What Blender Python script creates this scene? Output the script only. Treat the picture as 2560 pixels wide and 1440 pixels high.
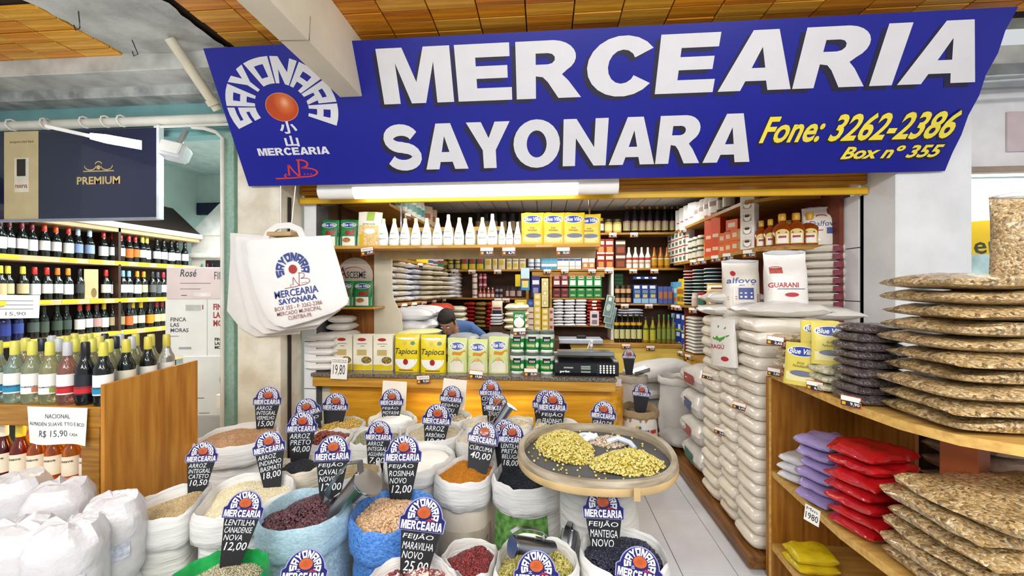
import bpy, math, random
import numpy as np
from mathutils import Vector, Matrix, noise
from mathutils.geometry import tessellate_polygon
for o in list(bpy.data.objects): bpy.data.objects.remove(o)
SC = bpy.context.scene; COL = SC.collection
rnd = random.Random(11)
R = math.radians; PI = math.pi
# ---------------------------------------------------------------- camera, world, lights, exposure
TH = R(4.6); FOC = 1000.0; EYE = 1.6
cam = bpy.data.objects.new('camera', bpy.data.cameras.new('camera')); COL.objects.link(cam)
cam.data.sensor_width = 36; cam.data.lens = 36 * FOC / 2560; cam.data.clip_start = .05
cam.location = (0, 0, EYE); cam.rotation_euler = (R(90), 0, TH); SC.camera = cam
W = bpy.data.worlds.new('hall_daylight'); SC.world = W; W.use_nodes = True
W.node_tree.nodes['Background'].inputs[0].default_value = (.94, .97, 1, 1)
W.node_tree.nodes['Background'].inputs[1].default_value = .66
SC.view_settings.view_transform = 'Standard'; SC.view_settings.look = 'None'
SC.view_settings.gamma = 1; SC.view_settings.exposure = 0.1; SC.view_settings.use_curve_mapping = False
def area(name, loc, sx, sy, power, col=(1, 1, 1), rot=(0, 0, 0)):
    l = bpy.data.lights.new(name, 'AREA'); l.shape = 'RECTANGLE'; l.size = sx; l.size_y = sy; l.energy = power; l.color = col
    o = bpy.data.objects.new(name, l); COL.objects.link(o); o.location = loc; o.rotation_euler = rot; return o
area('hall_lamp', (-1.6, -.6, 3.1), 2.4, .3, 55, (1, .98, .95), (R(28), 0, 0))
area('hall_lamp', (1.6, -.6, 3.1), 2.4, .3, 55, (1, .98, .95), (R(28), 0, 0))
area('hall_lamp', (0, -2.2, 3.1), 4, .3, 70, (1, .98, .95), (R(40), 0, 0))
def fill_point(loc, power, rad=.16):
    l = bpy.data.lights.new('fill_point', 'POINT'); l.energy = power; l.shadow_soft_size = rad; l.color = (1, .98, .95)
    o = bpy.data.objects.new('hall_fill_point', l); COL.objects.link(o); o.location = loc
for _x in (-2.2, 0, 2.2): fill_point((_x, -1.3, 2.4), 24)  # added fill points, no known fittings, to brighten the ceiling and beam
area('ceiling_fill', (0, .1, 2.55), 5, .25, 30, (1, .97, .92), (R(180), 0, 0))  # added upward fill that lights only the ceiling and beam
area('counter_strip', (-.55, 3.1, .80), 1.0, .03, 3.5, (1, .9, .6), (R(-35), 0, 0))
area('shop_lamp', (-.2, 4.3, 2.66), 1.3, .2, 28, (1, .96, .88))
area('shop_lamp', (.9, 5.0, 2.66), 1.3, .2, 22, (1, .96, .88))
area('wine_shop_lamp', (-3.4, 4.6, 2.6), .3, 1.6, 100, (.93, .98, 1))
area('wine_shop_lamp', (-3.2, 3.1, 2.72), 1.2, .2, 30, (.95, .98, 1))
area('next_shop_lamp', (3.7, 3.6, 2.6), .6, .6, 14, (.95, .99, 1))
# ---------------------------------------------------------------- pixel rays (photograph 2560 x 1440) used to read places off known planes
COS_T, SIN_T = math.cos(TH), math.sin(TH)
def ray(px, py):
    x = (px - 1280) / FOC; u = (720 - py) / FOC
    return Vector((x * COS_T - SIN_T, x * SIN_T + COS_T, u))
def onY(px, py, Y):
    r = ray(px, py); return r * (Y / r.y) + Vector((0, 0, EYE))
def onZ(px, py, z):
    r = ray(px, py); return r * ((z - EYE) / r.z) + Vector((0, 0, EYE))
def onX(px, py, X):
    r = ray(px, py); return r * (X / r.x) + Vector((0, 0, EYE))
def depth(p): return -p.x * SIN_T + p.y * COS_T
# ---------------------------------------------------------------- materials
def lin(c): return c / 12.92 if c <= .04045 else ((c + .055) / 1.055) ** 2.4
def rgb(h): return tuple(lin(int(h[i:i + 2], 16) / 255) for i in (0, 2, 4))
_mc = {}
def M(h, rough=.5, var=.1, scale=9, bump=0, metal=0, trans=0, spec=.5, emit=0, bscale=None, stretch=(1, 1, 1), dark=None, ior=1.45, sss=0, coat=0):
    """procedural material: noise-varied base colour, optional second colour and noise relief"""
    k = (h, rough, var, scale, bump, metal, trans, spec, emit, bscale, stretch, dark, sss, coat)
    if k in _mc: return _mc[k]
    m = bpy.data.materials.new('mat_' + h); m.use_nodes = True; nt = m.node_tree; N = nt.nodes; L = nt.links
    b = N['Principled BSDF']; c = rgb(h)
    b.inputs['Roughness'].default_value = rough; b.inputs['Metallic'].default_value = metal
    b.inputs['Transmission Weight'].default_value = trans; b.inputs['Specular IOR Level'].default_value = spec; b.inputs['IOR'].default_value = ior
    b.inputs['Coat Weight'].default_value = coat
    if sss: b.inputs['Subsurface Weight'].default_value = sss; b.inputs['Subsurface Radius'].default_value = (.02, .02, .02)
    tc = N.new('ShaderNodeTexCoord'); mp = N.new('ShaderNodeMapping'); mp.inputs['Scale'].default_value = stretch
    L.new(tc.outputs['Object'], mp.inputs['Vector'])
    nz = N.new('ShaderNodeTexNoise'); nz.inputs['Scale'].default_value = scale; nz.inputs['Detail'].default_value = 4
    L.new(mp.outputs['Vector'], nz.inputs['Vector'])
    rp = N.new('ShaderNodeValToRGB'); e = rp.color_ramp.elements
    d = rgb(dark) if dark else tuple(max(0, x * (1 - var)) for x in c)
    l2 = c if dark else tuple(min(1, x * (1 + var)) for x in c)
    e[0].position = .35; e[1].position = .65
    e[0].color = (*d, 1); e[1].color = (*l2, 1)
    L.new(nz.outputs['Fac'], rp.inputs['Fac']); L.new(rp.outputs['Color'], b.inputs['Base Color'])
    if bump:
        n2 = N.new('ShaderNodeTexNoise'); n2.inputs['Scale'].default_value = bscale or scale * 3; n2.inputs['Detail'].default_value = 3
        L.new(mp.outputs['Vector'], n2.inputs['Vector'])
        bp = N.new('ShaderNodeBump'); bp.inputs['Strength'].default_value = min(1, bump); bp.inputs['Distance'].default_value = .01
        L.new(n2.outputs['Fac'], bp.inputs['Height']); L.new(bp.outputs['Normal'], b.inputs['Normal'])
    if emit:
        L.new(rp.outputs['Color'], b.inputs['Emission Color']); b.inputs['Emission Strength'].default_value = emit
    _mc[k] = m; return m
def wood(h, dark, axis=0, rough=.42, scale=3.0, coat=.15):
    s = [14, 14, 14]; s[axis] = 1.1
    return M(h, rough, 0, scale, .06, dark=dark, stretch=tuple(s), bscale=6, coat=coat)
def seeds(cols, rough=.45, coat=0, spec=.5):
    """grain colour picked at random per seed from a stored attribute"""
    k = ('seed',) + tuple(cols) + (rough, coat)
    if k in _mc: return _mc[k]
    m = bpy.data.materials.new('mat_seed'); m.use_nodes = True; N = m.node_tree.nodes; L = m.node_tree.links; b = N['Principled BSDF']
    at = N.new('ShaderNodeAttribute'); at.attribute_name = 'tone'
    rp = N.new('ShaderNodeValToRGB'); rp.color_ramp.interpolation = 'LINEAR' if len(cols) < 5 else 'CONSTANT'; el = rp.color_ramp.elements
    while len(el) < len(cols): el.new(.5)
    for i, c in enumerate(cols):
        el[i].position = i / max(1, len(cols) - 1); el[i].color = (*rgb(c), 1)
    nz = N.new('ShaderNodeTexNoise'); nz.inputs['Scale'].default_value = 160
    mx = N.new('ShaderNodeMath'); mx.operation = 'MULTIPLY_ADD'; mx.inputs[1].default_value = .35; 
    L.new(nz.outputs['Fac'], mx.inputs[0]); 
    ad = N.new('ShaderNodeMath'); ad.operation = 'SUBTRACT'; ad.inputs[1].default_value = .175
    L.new(at.outputs['Fac'], ad.inputs[0]); L.new(ad.outputs[0], mx.inputs[2])
    L.new(mx.outputs[0], rp.inputs['Fac']); L.new(rp.outputs['Color'], b.inputs['Base Color'])
    b.inputs['Roughness'].default_value = rough; b.inputs['Coat Weight'].default_value = coat; b.inputs['Specular IOR Level'].default_value = spec
    _mc[k] = m; return m
WHITE = M('efedea', .45, .03); BLACK = M('15151a', .5, .1); NAVY = M('1b1f80', .35, .08)
# ---------------------------------------------------------------- mesh builder
class G:
    def __init__(s): s.v = []; s.f = []; s.m = []; s.mats = []
    def mi(s, mat):
        if mat not in s.mats: s.mats.append(mat)
        return s.mats.index(mat)
    def add(s, vs, fs, mat):
        o = len(s.v); s.v.extend(tuple(v) for v in vs); s.f.extend(tuple(i + o for i in f) for f in fs)
        s.m.extend([s.mi(mat)] * len(fs)); return s
    def box(s, c, d, mat, bev=0, mtx=None):
        x, y, z = d[0] / 2, d[1] / 2, d[2] / 2; vs = []; fs = []
        if not bev:
            vs = [(a * x, b * y, e * z) for a in (-1, 1) for b in (-1, 1) for e in (-1, 1)]
            fs = [(0, 1, 3, 2), (4, 6, 7, 5), (0, 4, 5, 1), (2, 3, 7, 6), (0, 2, 6, 4), (1, 5, 7, 3)]
        else:
            bev = min(bev, x * .9, y * .9, z * .9); idx = {}
            for a in (-1, 1):
                for b in (-1, 1):
                    for e in (-1, 1):
                        for ax in range(3):
                            p = [a * x, b * y, e * z]
                            for k in range(3):
                                if k != ax: p[k] -= (a, b, e)[k] * bev
                            idx[a, b, e, ax] = len(vs); vs.append(tuple(p))
            S = (-1, 1)
            def q(l):
                n = (Vector(vs[l[1]]) - Vector(vs[l[0]])).cross(Vector(vs[l[2]]) - Vector(vs[l[0]]))
                cc = sum((Vector(vs[i]) for i in l), Vector()) / len(l)
                fs.append(tuple(l) if n.dot(cc) > 0 else tuple(reversed(l)))
            for e in S:
                q([idx[e, -1, -1, 0], idx[e, 1, -1, 0], idx[e, 1, 1, 0], idx[e, -1, 1, 0]])
                q([idx[-1, e, -1, 1], idx[1, e, -1, 1], idx[1, e, 1, 1], idx[-1, e, 1, 1]])
                q([idx[-1, -1, e, 2], idx[1, -1, e, 2], idx[1, 1, e, 2], idx[-1, 1, e, 2]])
            for a in S:
                for b in S:
                    q([idx[a, b, -1, 0], idx[a, b, 1, 0], idx[a, b, 1, 1], idx[a, b, -1, 1]])
                    q([idx[a, -1, b, 0], idx[a, 1, b, 0], idx[a, 1, b, 2], idx[a, -1, b, 2]])
                    q([idx[-1, a, b, 1], idx[1, a, b, 1], idx[1, a, b, 2], idx[-1, a, b, 2]])
                    for e in S: q([idx[a, b, e, 0], idx[a, b, e, 1], idx[a, b, e, 2]])
        if mtx: vs = [mtx @ Vector(v) for v in vs]
        return s.add([(v[0] + c[0], v[1] + c[1], v[2] + c[2]) for v in vs], fs, mat)
    def lathe(s, prof, n, mat, c=(0, 0, 0), mats=None, fn=None, cap=True):
        vs = []; fs = []; o = len(s.v)
        for r, z in prof:
            for i in range(n):
                a = 2 * PI * i / n; p = (r * math.cos(a), r * math.sin(a), z)
                if fn: p = fn(p, a)
                vs.append((p[0] + c[0], p[1] + c[1], p[2] + c[2]))
        s.v.extend(vs)
        for j in range(len(prof) - 1):
            mm = s.mi(mats[j] if mats else mat)
            for i in range(n):
                k = (i + 1) % n
                s.f.append((o + j * n + i, o + j * n + k, o + (j + 1) * n + k, o + (j + 1) * n + i)); s.m.append(mm)
        for j, rev in ((0, True), (len(prof) - 1, False)):
            if cap and prof[j][0] > 1e-6:
                l = [o + j * n + i for i in range(n)]; s.f.append(tuple(reversed(l)) if rev else tuple(l)); s.m.append(s.mi(mats[min(j, len(prof) - 2)] if mats else mat))
        return s
    def loft(s, rings, mat, cap=True):
        n = len(rings[0]); o = len(s.v); k = s.mi(mat)
        for r in rings: s.v.extend(tuple(p) for p in r)
        for j in range(len(rings) - 1):
            for i in range(n):
                q = (i + 1) % n; s.f.append((o + j * n + i, o + j * n + q, o + (j + 1) * n + q, o + (j + 1) * n + i)); s.m.append(k)
        if cap:
            s.f.append(tuple(o + i for i in reversed(range(n)))); s.f.append(tuple(o + (len(rings) - 1) * n + i for i in range(n))); s.m += [k, k]
        return s
    def tube(s, pts, r, n, mat):
        pts = [Vector(p) for p in pts]; rings = []
        for i, p in enumerate(pts):
            t = (pts[min(i + 1, len(pts) - 1)] - pts[max(i - 1, 0)]).normalized()
            u = t.cross(Vector((0, 0, 1)) if abs(t.z) < .9 else Vector((1, 0, 0))).normalized(); w = t.cross(u)
            rr = r[i] if isinstance(r, (list, tuple)) else r
            rings.append([p + (u * math.cos(2 * PI * k / n) + w * math.sin(2 * PI * k / n)) * rr for k in range(n)])
        return s.loft(rings, mat)
    def flat(s, tri, fn, mat):
        """2-D triangles laid on a surface: fn(x, y) -> 3-D"""
        return s.add([fn(*p) for p in tri[0]], tri[1], mat)
    def prism(s, outer, z0, z1, fn, mat, holes=(), side=None):
        """extruded outline; fn(x, y, d) -> 3-D"""
        loops = [list(outer)] + [list(h) for h in holes]
        tri = poly(*loops); n = len(tri[0])
        s.add([fn(x, y, z1) for x, y in tri[0]], tri[1], mat); s.add([fn(x, y, z0) for x, y in tri[0]], [tuple(reversed(t)) for t in tri[1]], mat)
        for lp in loops:
            k = len(lp); s.add([fn(x, y, z) for z in (z0, z1) for x, y in lp], [(i, (i + 1) % k, k + (i + 1) % k, k + i) for i in range(k)], side or mat)
        return s
    def mesh(s, name='mesh', smooth=35):
        me = bpy.data.meshes.new(name); me.from_pydata(s.v, [], s.f)
        for m in s.mats: me.materials.append(m)
        me.polygons.foreach_set('material_index', s.m)
        if smooth:
            me.polygons.foreach_set('use_smooth', [True] * len(s.f)); me.set_sharp_from_angle(angle=R(smooth))
        me.update(); return me
def poly(outer, *holes):
    loops = [[Vector((p[0], p[1], 0)) for p in l] for l in (outer,) + holes]
    tri = tessellate_polygon(loops); pts = [(p.x, p.y) for l in loops for p in l]; fs = []
    for t in tri:
        a, b, c = (pts[i] for i in t)
        ar = (b[0] - a[0]) * (c[1] - a[1]) - (b[1] - a[1]) * (c[0] - a[0])
        if abs(ar) > 1e-14: fs.append(tuple(t) if ar > 0 else tuple(reversed(t)))
    return pts, fs
def rect(x0, y0, x1, y1, nx=1, ny=1):
    pts = [(x0 + (x1 - x0) * i / nx, y0 + (y1 - y0) * j / ny) for j in range(ny + 1) for i in range(nx + 1)]
    return pts, [(j * (nx + 1) + i, j * (nx + 1) + i + 1, (j + 1) * (nx + 1) + i + 1, (j + 1) * (nx + 1) + i) for j in range(ny) for i in range(nx)]
def disc(cx, cy, rx, ry, n=20, rings=2, a0=0, a1=2 * PI):
    pts = [(cx, cy)]; fs = []; full = abs(a1 - a0 - 2 * PI) < 1e-6
    m = n if full else n + 1
    for k in range(1, rings + 1):
        for i in range(m):
            a = a0 + (a1 - a0) * i / n; pts.append((cx + rx * k / rings * math.cos(a), cy + ry * k / rings * math.sin(a)))
    for i in range(n):
        j = (i + 1) % m; fs.append((0, 1 + i, 1 + j))
        for k in range(1, rings): fs.append((1 + (k - 1) * m + i, 1 + k * m + i, 1 + k * m + j, 1 + (k - 1) * m + j))
    return pts, fs
def stroke(pts, w, w1=None):
    """thick polyline as quads"""
    P = [Vector((p[0], p[1])) for p in pts]; out = []; n = len(P)
    for i, p in enumerate(P):
        t = (P[min(i + 1, n - 1)] - P[max(i - 1, 0)]).normalized(); q = Vector((-t.y, t.x))
        ww = (w + ((w1 or w) - w) * i / max(1, n - 1)) / 2
        out += [tuple(p - q * ww), tuple(p + q * ww)]
    return out, [(2 * i, 2 * i + 2, 2 * i + 3, 2 * i + 1) for i in range(n - 1)]
def join(*tris):
    v = []; f = []
    for p, q in tris:
        o = len(v); v += list(p); f += [tuple(i + o for i in t) for t in q]
    return v, f
def move(tri, dx=0, dy=0, sx=1, sy=None): return [(p[0] * sx + dx, p[1] * (sx if sy is None else sy) + dy) for p in tri[0]], tri[1]
def arc(cx, cy, rx, ry, a0, a1, n): return [(cx + rx * math.cos(R(a0 + (a1 - a0) * i / n)), cy + ry * math.sin(R(a0 + (a1 - a0) * i / n))) for i in range(n + 1)]
_tc = {}
def text(s, bold=0.0, shear=0, align='CENTER', spacing=1.0, res=2, line=.85):
    """typeface outlines as 2-D triangles, capital height about 1"""
    k = (s, bold, shear, align, spacing, res, line)
    if k in _tc: return _tc[k]
    c = bpy.data.curves.new('t', 'FONT'); c.body = s; c.offset = bold; c.shear = shear; c.align_x = align; c.resolution_u = res; c.space_character = spacing; c.space_line = line
    c.size = 1.42
    o = bpy.data.objects.new('t', c); COL.objects.link(o)
    me = bpy.data.meshes.new_from_object(o.evaluated_get(bpy.context.evaluated_depsgraph_get()))
    pts = [(v.co.x, v.co.y) for v in me.vertices]; fs = [tuple(p.vertices) for p in me.polygons]
    bpy.data.objects.remove(o); bpy.data.curves.remove(c); bpy.data.meshes.remove(me)
    _tc[k] = (pts, fs); return _tc[k]
def fit(tri, x0, y0, x1, y1, keep=False):
    """scale 2-D triangles into a box"""
    xs = [p[0] for p in tri[0]]; ys = [p[1] for p in tri[0]]; a, b, c, d = min(xs), max(xs), min(ys), max(ys)
    sx = (x1 - x0) / (b - a); sy = (y1 - y0) / (d - c)
    if keep:
        k = min(sx, sy); return [((p[0] - (a + b) / 2) * k + (x0 + x1) / 2, (p[1] - (c + d) / 2) * k + (y0 + y1) / 2) for p in tri[0]], tri[1]
    return [((p[0] - a) * sx + x0, (p[1] - c) * sy + y0) for p in tri[0]], tri[1]
# ---------------------------------------------------------------- objects
def obj(name, me, parent=None, loc=(0, 0, 0), rot=(0, 0, 0), scale=(1, 1, 1), label=None, cat=None, group=None, kind=None):
    if isinstance(me, G): me = me.mesh(name)
    o = bpy.data.objects.new(name, me); COL.objects.link(o)
    o.location = loc; o.rotation_euler = rot; o.scale = scale if isinstance(scale, (tuple, list)) else (scale,) * 3
    if parent: o.parent = parent
    if label: o['label'] = label
    if cat: o['category'] = cat
    if group: o['group'] = group
    if kind: o['kind'] = kind
    return o
def struct(name, me, **k): return obj(name, me, kind='structure', **k)
class Kit:
    """a thing with parts, placed any number of times with shared mesh data"""
    def __init__(s, name, cat, root, parts=()):
        mk = lambda n, g: g.mesh(n) if isinstance(g, G) else g
        s.name, s.cat, s.root = name, cat, mk(name, root)
        s.parts = [(t[0], mk(t[0], t[1]), [(a, mk(a, b)) for a, b in (t[2] if len(t) > 2 else [])]) for t in parts]
    def put(s, loc, label, group=None, rot=(0, 0, 0), scale=1, extra=()):
        r = obj(s.name, s.root, loc=loc, rot=rot, scale=scale, label=label, cat=s.cat, group=group)
        for n, m, sb in s.parts:
            p = obj(n, m, r)
            for a, b in sb: obj(a, b, p)
        for n, m in extra: obj(n, m, r)
        return r
ORD = 'first second third fourth fifth sixth seventh eighth ninth tenth eleventh twelfth thirteenth fourteenth fifteenth sixteenth seventeenth eighteenth nineteenth twentieth'.split()
def nth(i, n, a='left', z='right'):
    if n == 1: return ''
    if i == 0: return f'{a}most' if a in ('left', 'right', 'top', 'bottom') else f'{a}'
    if i == n - 1: return f'{z}most' if z in ('left', 'right', 'top', 'bottom') else f'{z}'
    return f'{ORD[i]} from {a}'
def lab(d, i, n, a='left', z='right'):
    t = nth(i, n, a, z); return d if not t else f'{d}, {t}'
# ---------------------------------------------------------------- soft packages
def sp(v, p): return math.copysign(abs(v) ** p, v)
def pillow(g, L, Wd, T, mat, nx=10, ny=7, amp=.004, seed=0, p=.5, z0=None, mtx=None, pw=2.6, cr=.03):
    """lying filled bag: L along x, Wd along y, thickness T, seams at the rim; rests on z=0"""
    top = []; bot = []
    for j in range(ny + 1):
        v = math.sin(PI / 2 * (-1 + 2 * j / ny))
        for i in range(nx + 1):
            u = math.sin(PI / 2 * (-1 + 2 * i / nx))
            h = max(0, (1 - abs(u) ** pw) * (1 - abs(v) ** pw)) ** p
            n3 = noise.noise_vector(Vector((u * 2.2 + seed * 7.3, v * 2.2, seed * 3.1)))
            x = u * L / 2 * (1 - .05 * (1 - abs(u)) * abs(v)) * (1 - cr * abs(u * v) ** 4); y = v * Wd / 2 * (1 - .04 * abs(u)) * (1 - cr * abs(u * v) ** 4)
            dz = n3.z * amp * 1.5
            top.append(Vector((x + n3.x * amp, y + n3.y * amp, T / 2 + h * T / 2 + dz))); bot.append(Vector((x + n3.x * amp, y + n3.y * amp, T / 2 - h * T / 2 * .96 + (dz if h < .01 else 0))))
    k = nx + 1; fs = []
    N = len(top)
    for j in range(ny):
        for i in range(nx):
            a = j * k + i; fs.append((a, a + 1, a + k + 1, a + k)); fs.append((N + a, N + a + k, N + a + k + 1, N + a + 1))
    rim = [i for i in range(k)] + [j * k + nx for j in range(1, ny + 1)] + [ny * k + i for i in range(nx - 1, -1, -1)] + [j * k for j in range(ny - 1, 0, -1)]
    for a, b in zip(rim, rim[1:] + rim[:1]): fs.append((a, N + a, N + b, b))
    vs = top + bot
    if mtx: vs = [mtx @ v for v in vs]
    return g.add(vs, fs, mat)
class Pouch:
    """upright filled bag or gusseted packet: width w, height h, thickness t, base on z=0, front towards -y"""
    def __init__(s, w, h, t, seed=0, taper=.5, square=4, topflat=.1, lean=0, amp=.003):
        s.w, s.h, s.t, s.seed, s.taper, s.sq, s.tf, s.lean, s.amp = w, h, t, seed, taper, square, topflat, lean, amp
    def hw(s, z):
        u = z / s.h; return s.w / 2 * (1 - .03 * math.sin(PI * min(1, u)) + .02 * max(0, u - .85))
    def hd(s, z):
        u = min(1, max(0, z / s.h)); top = max(0, 1 - ((u - s.taper) / (1 - s.tf - s.taper)) ** 2) if u > s.taper else 1
        return max(.0022, s.t / 2 * (top ** .6) * (.92 + .08 * min(1, u / .12)))
    def yf(s, x, z):
        a = min(.999, abs(x) / s.hw(z)); return -s.hd(z) * (1 - a ** s.sq) ** (1 / s.sq) + s.lean * z
    def at(s, x, z, e=.0012):
        n = noise.noise(Vector((x * 22 + s.seed, z * 22, s.seed * 1.7))) * s.amp
        return (x, s.yf(x, z) - e - abs(n) * 0, z)
    def body(s, g, mat, n=20, lv=9):
        rings = []
        for k in range(lv + 1):
            z = s.h * k / lv; hw, hd = s.hw(z), s.hd(z); ring = []
            for i in range(n):
                a = 2 * PI * i / n; c, q = math.cos(a), math.sin(a)
                x = hw * sp(c, 2 / s.sq); y = hd * sp(q, 2 / s.sq)
                ring.append((x, y + s.lean * z, z + (noise.noise(Vector((x * 15, s.seed, 2))) * .006 if k == lv else 0)))
            rings.append(ring)
        return g.loft(rings, mat)
    def dec(s, g, tri, mat, e=.0014): return g.flat(tri, lambda x, z: s.at(x, z, e), mat)
def packbox(w, d, h, mat, prints=(), bev=.002, side=None):
    """carton standing on z=0 with flat print on its front (-y): prints = (tri in x,z; material)"""
    g = G(); g.box((0, 0, h / 2), (w, d, h), mat, bev)
    for i, (tri, m) in enumerate(prints): g.flat(tri, lambda x, z, e=.0005 + .0003 * i: (x, -d / 2 - e, z), m)
    return g
def bottle(g, r, h, mat, neck=.32, n=14, sh=.55, base=.04, cap=None, caph=.14):
    """wine-bottle-like lathe; returns shoulder heights"""
    rn = r * neck; zs = h * sh
    prof = [(r * .9, 0), (r, h * base), (r, zs), (r * .93, zs + (h - zs) * .12), (r * .62, zs + (h - zs) * .3), (rn * 1.15, zs + (h - zs) * .46), (rn, zs + (h - zs) * .6), (rn, h * .985), (rn * .8, h)]
    g.lathe(prof, n, mat); return zs
def wraplabel(r, z0, z1, mat, a=70, n=8, e=.0008, g=None):
    g = g or G(); vs = []
    for z in (z0, z1):
        for i in range(n + 1):
            t = R(-90 - a + 2 * a * i / n); vs.append(((r + e) * math.cos(t), (r + e) * math.sin(t), z))
    return g.add(vs, [(i, i + 1, n + 2 + i, n + 1 + i) for i in range(n)], mat)
def wrapat(r, e=.0014): return lambda x, z: ((r + e) * math.sin(x / r), -(r + e) * math.cos(x / r), z)
# ================================================================ SETTING
TILE = M('d8d9de', .28, .04, 6); GROUT = M('57565c', .8, .1)
g = G(); g.box((0, 3.2, -.06), (13, 9.6, .1), GROUT); fl = struct('floor', g)
g = G(); g.box((0, 0, .001), (.303, .303, .018), TILE, .002); tm = g.mesh('tile')
for i in range(-6, 5):
    for j in range(-5, 9): obj('tile', tm, fl, (1.076 + .307 * (i - .5), 2.63 + .307 * (j + .5), -.008))
g = G(); g.box((-3.9, 3.4, -.004), (4.0, 7, .012), TILE); g.box((3.2, 3.4, -.004), (2.6, 7, .012), TILE); g.box((0, .1, -.004), (4, 1.8, .012), TILE); obj('plain_paving', g, fl)
# ceiling of the hall: hung timber tiles below a concrete slab
CONC = M('c9c9c4', .9, .25, 5, .5, dark='a3a49e', bscale=30); DCONC = M('b0b3b0', .9, .3, 7, .5, dark='7c807e', bscale=25)
g = G(); g.box((0, .7, 3.36), (11, 4.4, .1), CONC); ce = struct('ceiling', g)
WT = [wood('ee9a1c', 'c87c14', 0, .45), wood('f0b03c', 'd09024', 0, .45), wood('e08818', 'b0660c', 0, .45)]
tms = []
for w in WT:
    g = G(); g.box((0, 0, 0), (.2775, .0935, .03), w, .003); tms.append(g.mesh('timber_tile'))
k = 0
for j in range(7):
    for i in range(-17, 12):
        x = -.11 + .285 * (i + .5); y = 1.96 + .1 * j
        if -3.0 < x < -2.16 or -1.4 < x < -1.16 or (x < -2.2 and y < 2.1): continue
        o = obj('timber_tile', tms[rnd.choice((0, 0, 1, 1, 2))] if x > -1.2 else tms[rnd.choice((0, 1, 1))], ce, (x, y, 3.255 + rnd.uniform(-.004, .004))); k += 1
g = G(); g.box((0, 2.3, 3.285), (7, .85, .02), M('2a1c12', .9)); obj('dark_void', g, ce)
# bare concrete strip with rough edges and wire hooks
g = G(); pts = []
edge = lambda s, y: s + noise.noise(Vector((y * 9, s, 0))) * .05
ys = [1.7 + .05 * i for i in range(20)]
vs = [(edge(-2.96, y), y, 3.252 + noise.noise(Vector((y * 5, 1, 2))) * .01) for y in ys] + [(-2.58, y, 3.243 + noise.noise(Vector((y * 9, 5, 2))) * .012) for y in ys] + [(edge(-2.19, y), y, 3.25) for y in ys]
n = len(ys); fs = [(a * n + i, a * n + i + 1, (a + 1) * n + i + 1, (a + 1) * n + i) for a in (0, 1) for i in range(n - 1)]
g.add(vs, fs, CONC); obj('bare_concrete_strip', g, ce)
for (a, b) in (((330, 100), (345, 135)), ((196, 28), (200, 70))):
    p = onZ(*a, 3.24); q = onY(*b, p.y)
    g = G(); g.tube([p, p + (q - p) * .6, q, q + Vector((-.03, 0, -.012)), q + Vector((-.04, 0, .02))], .003, 5, M('2b2a28', .7)); obj('wire_hook', g, ce)
# painted beam running out over the banner, with a wire round it
CREAM = M('e6dcc4', .6, .05, 4); 
g = G(); g.box((-1.28, 1.6, 3.055), (.155, 1.94, .37), CREAM, .004); bm = struct('trim_1', g)
g = G(); y = onZ(760, 98, 2.87).y; g.tube([(-1.36, y, 2.868), (-1.2, y + .01, 2.868), (-1.2, y + .02, 3.0)], .0022, 5, M('8d8672')); obj('wire', g, bm)
# left: concrete edge beam, teal header
g = G(); g.box((-4.4, 2.74, 3.2), (4.44, .3, .14), CONC, .006); g.box((-4.4, 2.87, 3.1), (4.44, .16, .09), DCONC, .01); struct('trim_2', g)
TEAL = M('6d9a9b', .6, .12, 3); MINT = M('c3d3cb', .55, .05, 3)
g = G(); g.box((-4.4, 2.99, 2.97), (4.44, .1, .34), TEAL); struct('wall_left_header', g)
g = G(); g.box((0.1, 3.0, 2.86), (4.54, .28, .86), M('d8d2c2', .7, .06)); struct('wall_front', g)
PAINT = M('e2e4e8', .62, .06, 4, .15, bscale=60); DIRTY = M('e3ded0', .65, 0, 5, .15, dark='c8bda8', bscale=50)
g = G(); g.box((-2.145, 2.99, 1.62), (.342, .28, 3.24), DIRTY, .006); struct('pillar', g)
g = G(); g.box((-1.966, 2.95, 1.15), (.012, .03, 2.3), M('29221c', .8)); struct('trim_3', g)
WTILE = M('e4e6ea', .2, .03)
g = G(); g.box((-1.905, 3.22, 1.14), (.1, .18, 2.28), GROUT); wl = struct('wall_left_jamb', g)
for k in range(6):
    g = G(); g.box((-1.905, 3.125, .2 + .385 * k), (.1, .012, .378), WTILE, .002); obj('tile', g, wl)
g = G(); g.box((2.56, 3.0, 1.62), (.466, .3, 3.24), PAINT, .006); struct('pillar', g)
g = G(); g.box((2.34, 3.25, 1.14), (.012, .26, 2.28), GROUT); wr = struct('wall_right_jamb', g)
for k in range(6):
    g = G(); g.box((2.33, 3.26, .1 + .4 * k), (.012, .2, .393), WTILE, .002); obj('tile', g, wr)
g = G(); g.box((2.332, 3.135, 1.14), (.01, .03, 2.28), M('17161b', .8)); struct('trim_4', g)
# shop interior shell
DWALL = M('3b2a1c', .7, .15); 
g = G(); g.box((-1.9, 4.6, 1.5), (.08, 2.8, 3), M('54402c', .7, .1)); struct('wall_left', g)
g = G(); g.box((2.36, 4.7, 1.5), (.08, 2.7, 3), M('5a2c16', .6, .12)); struct('wall_right', g)
g = G(); g.box((.2, 6.06, 1.5), (4.4, .1, 3), DWALL); struct('wall_back', g)
g = G(); g.box((.2, 4.6, 2.78), (4.5, 3, .04), M('8f9399', .5)); ci = struct('ceiling_shop', g)
g = G(); g.box((0, 0, 0), (.19, 2.9, .012), M('e4e8ee', .35, .05), .004); sm = g.mesh('slat')
for k in range(23): obj('slat', sm, ci, (-2.0 + .2 * k, 4.55, 2.75))
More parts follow.
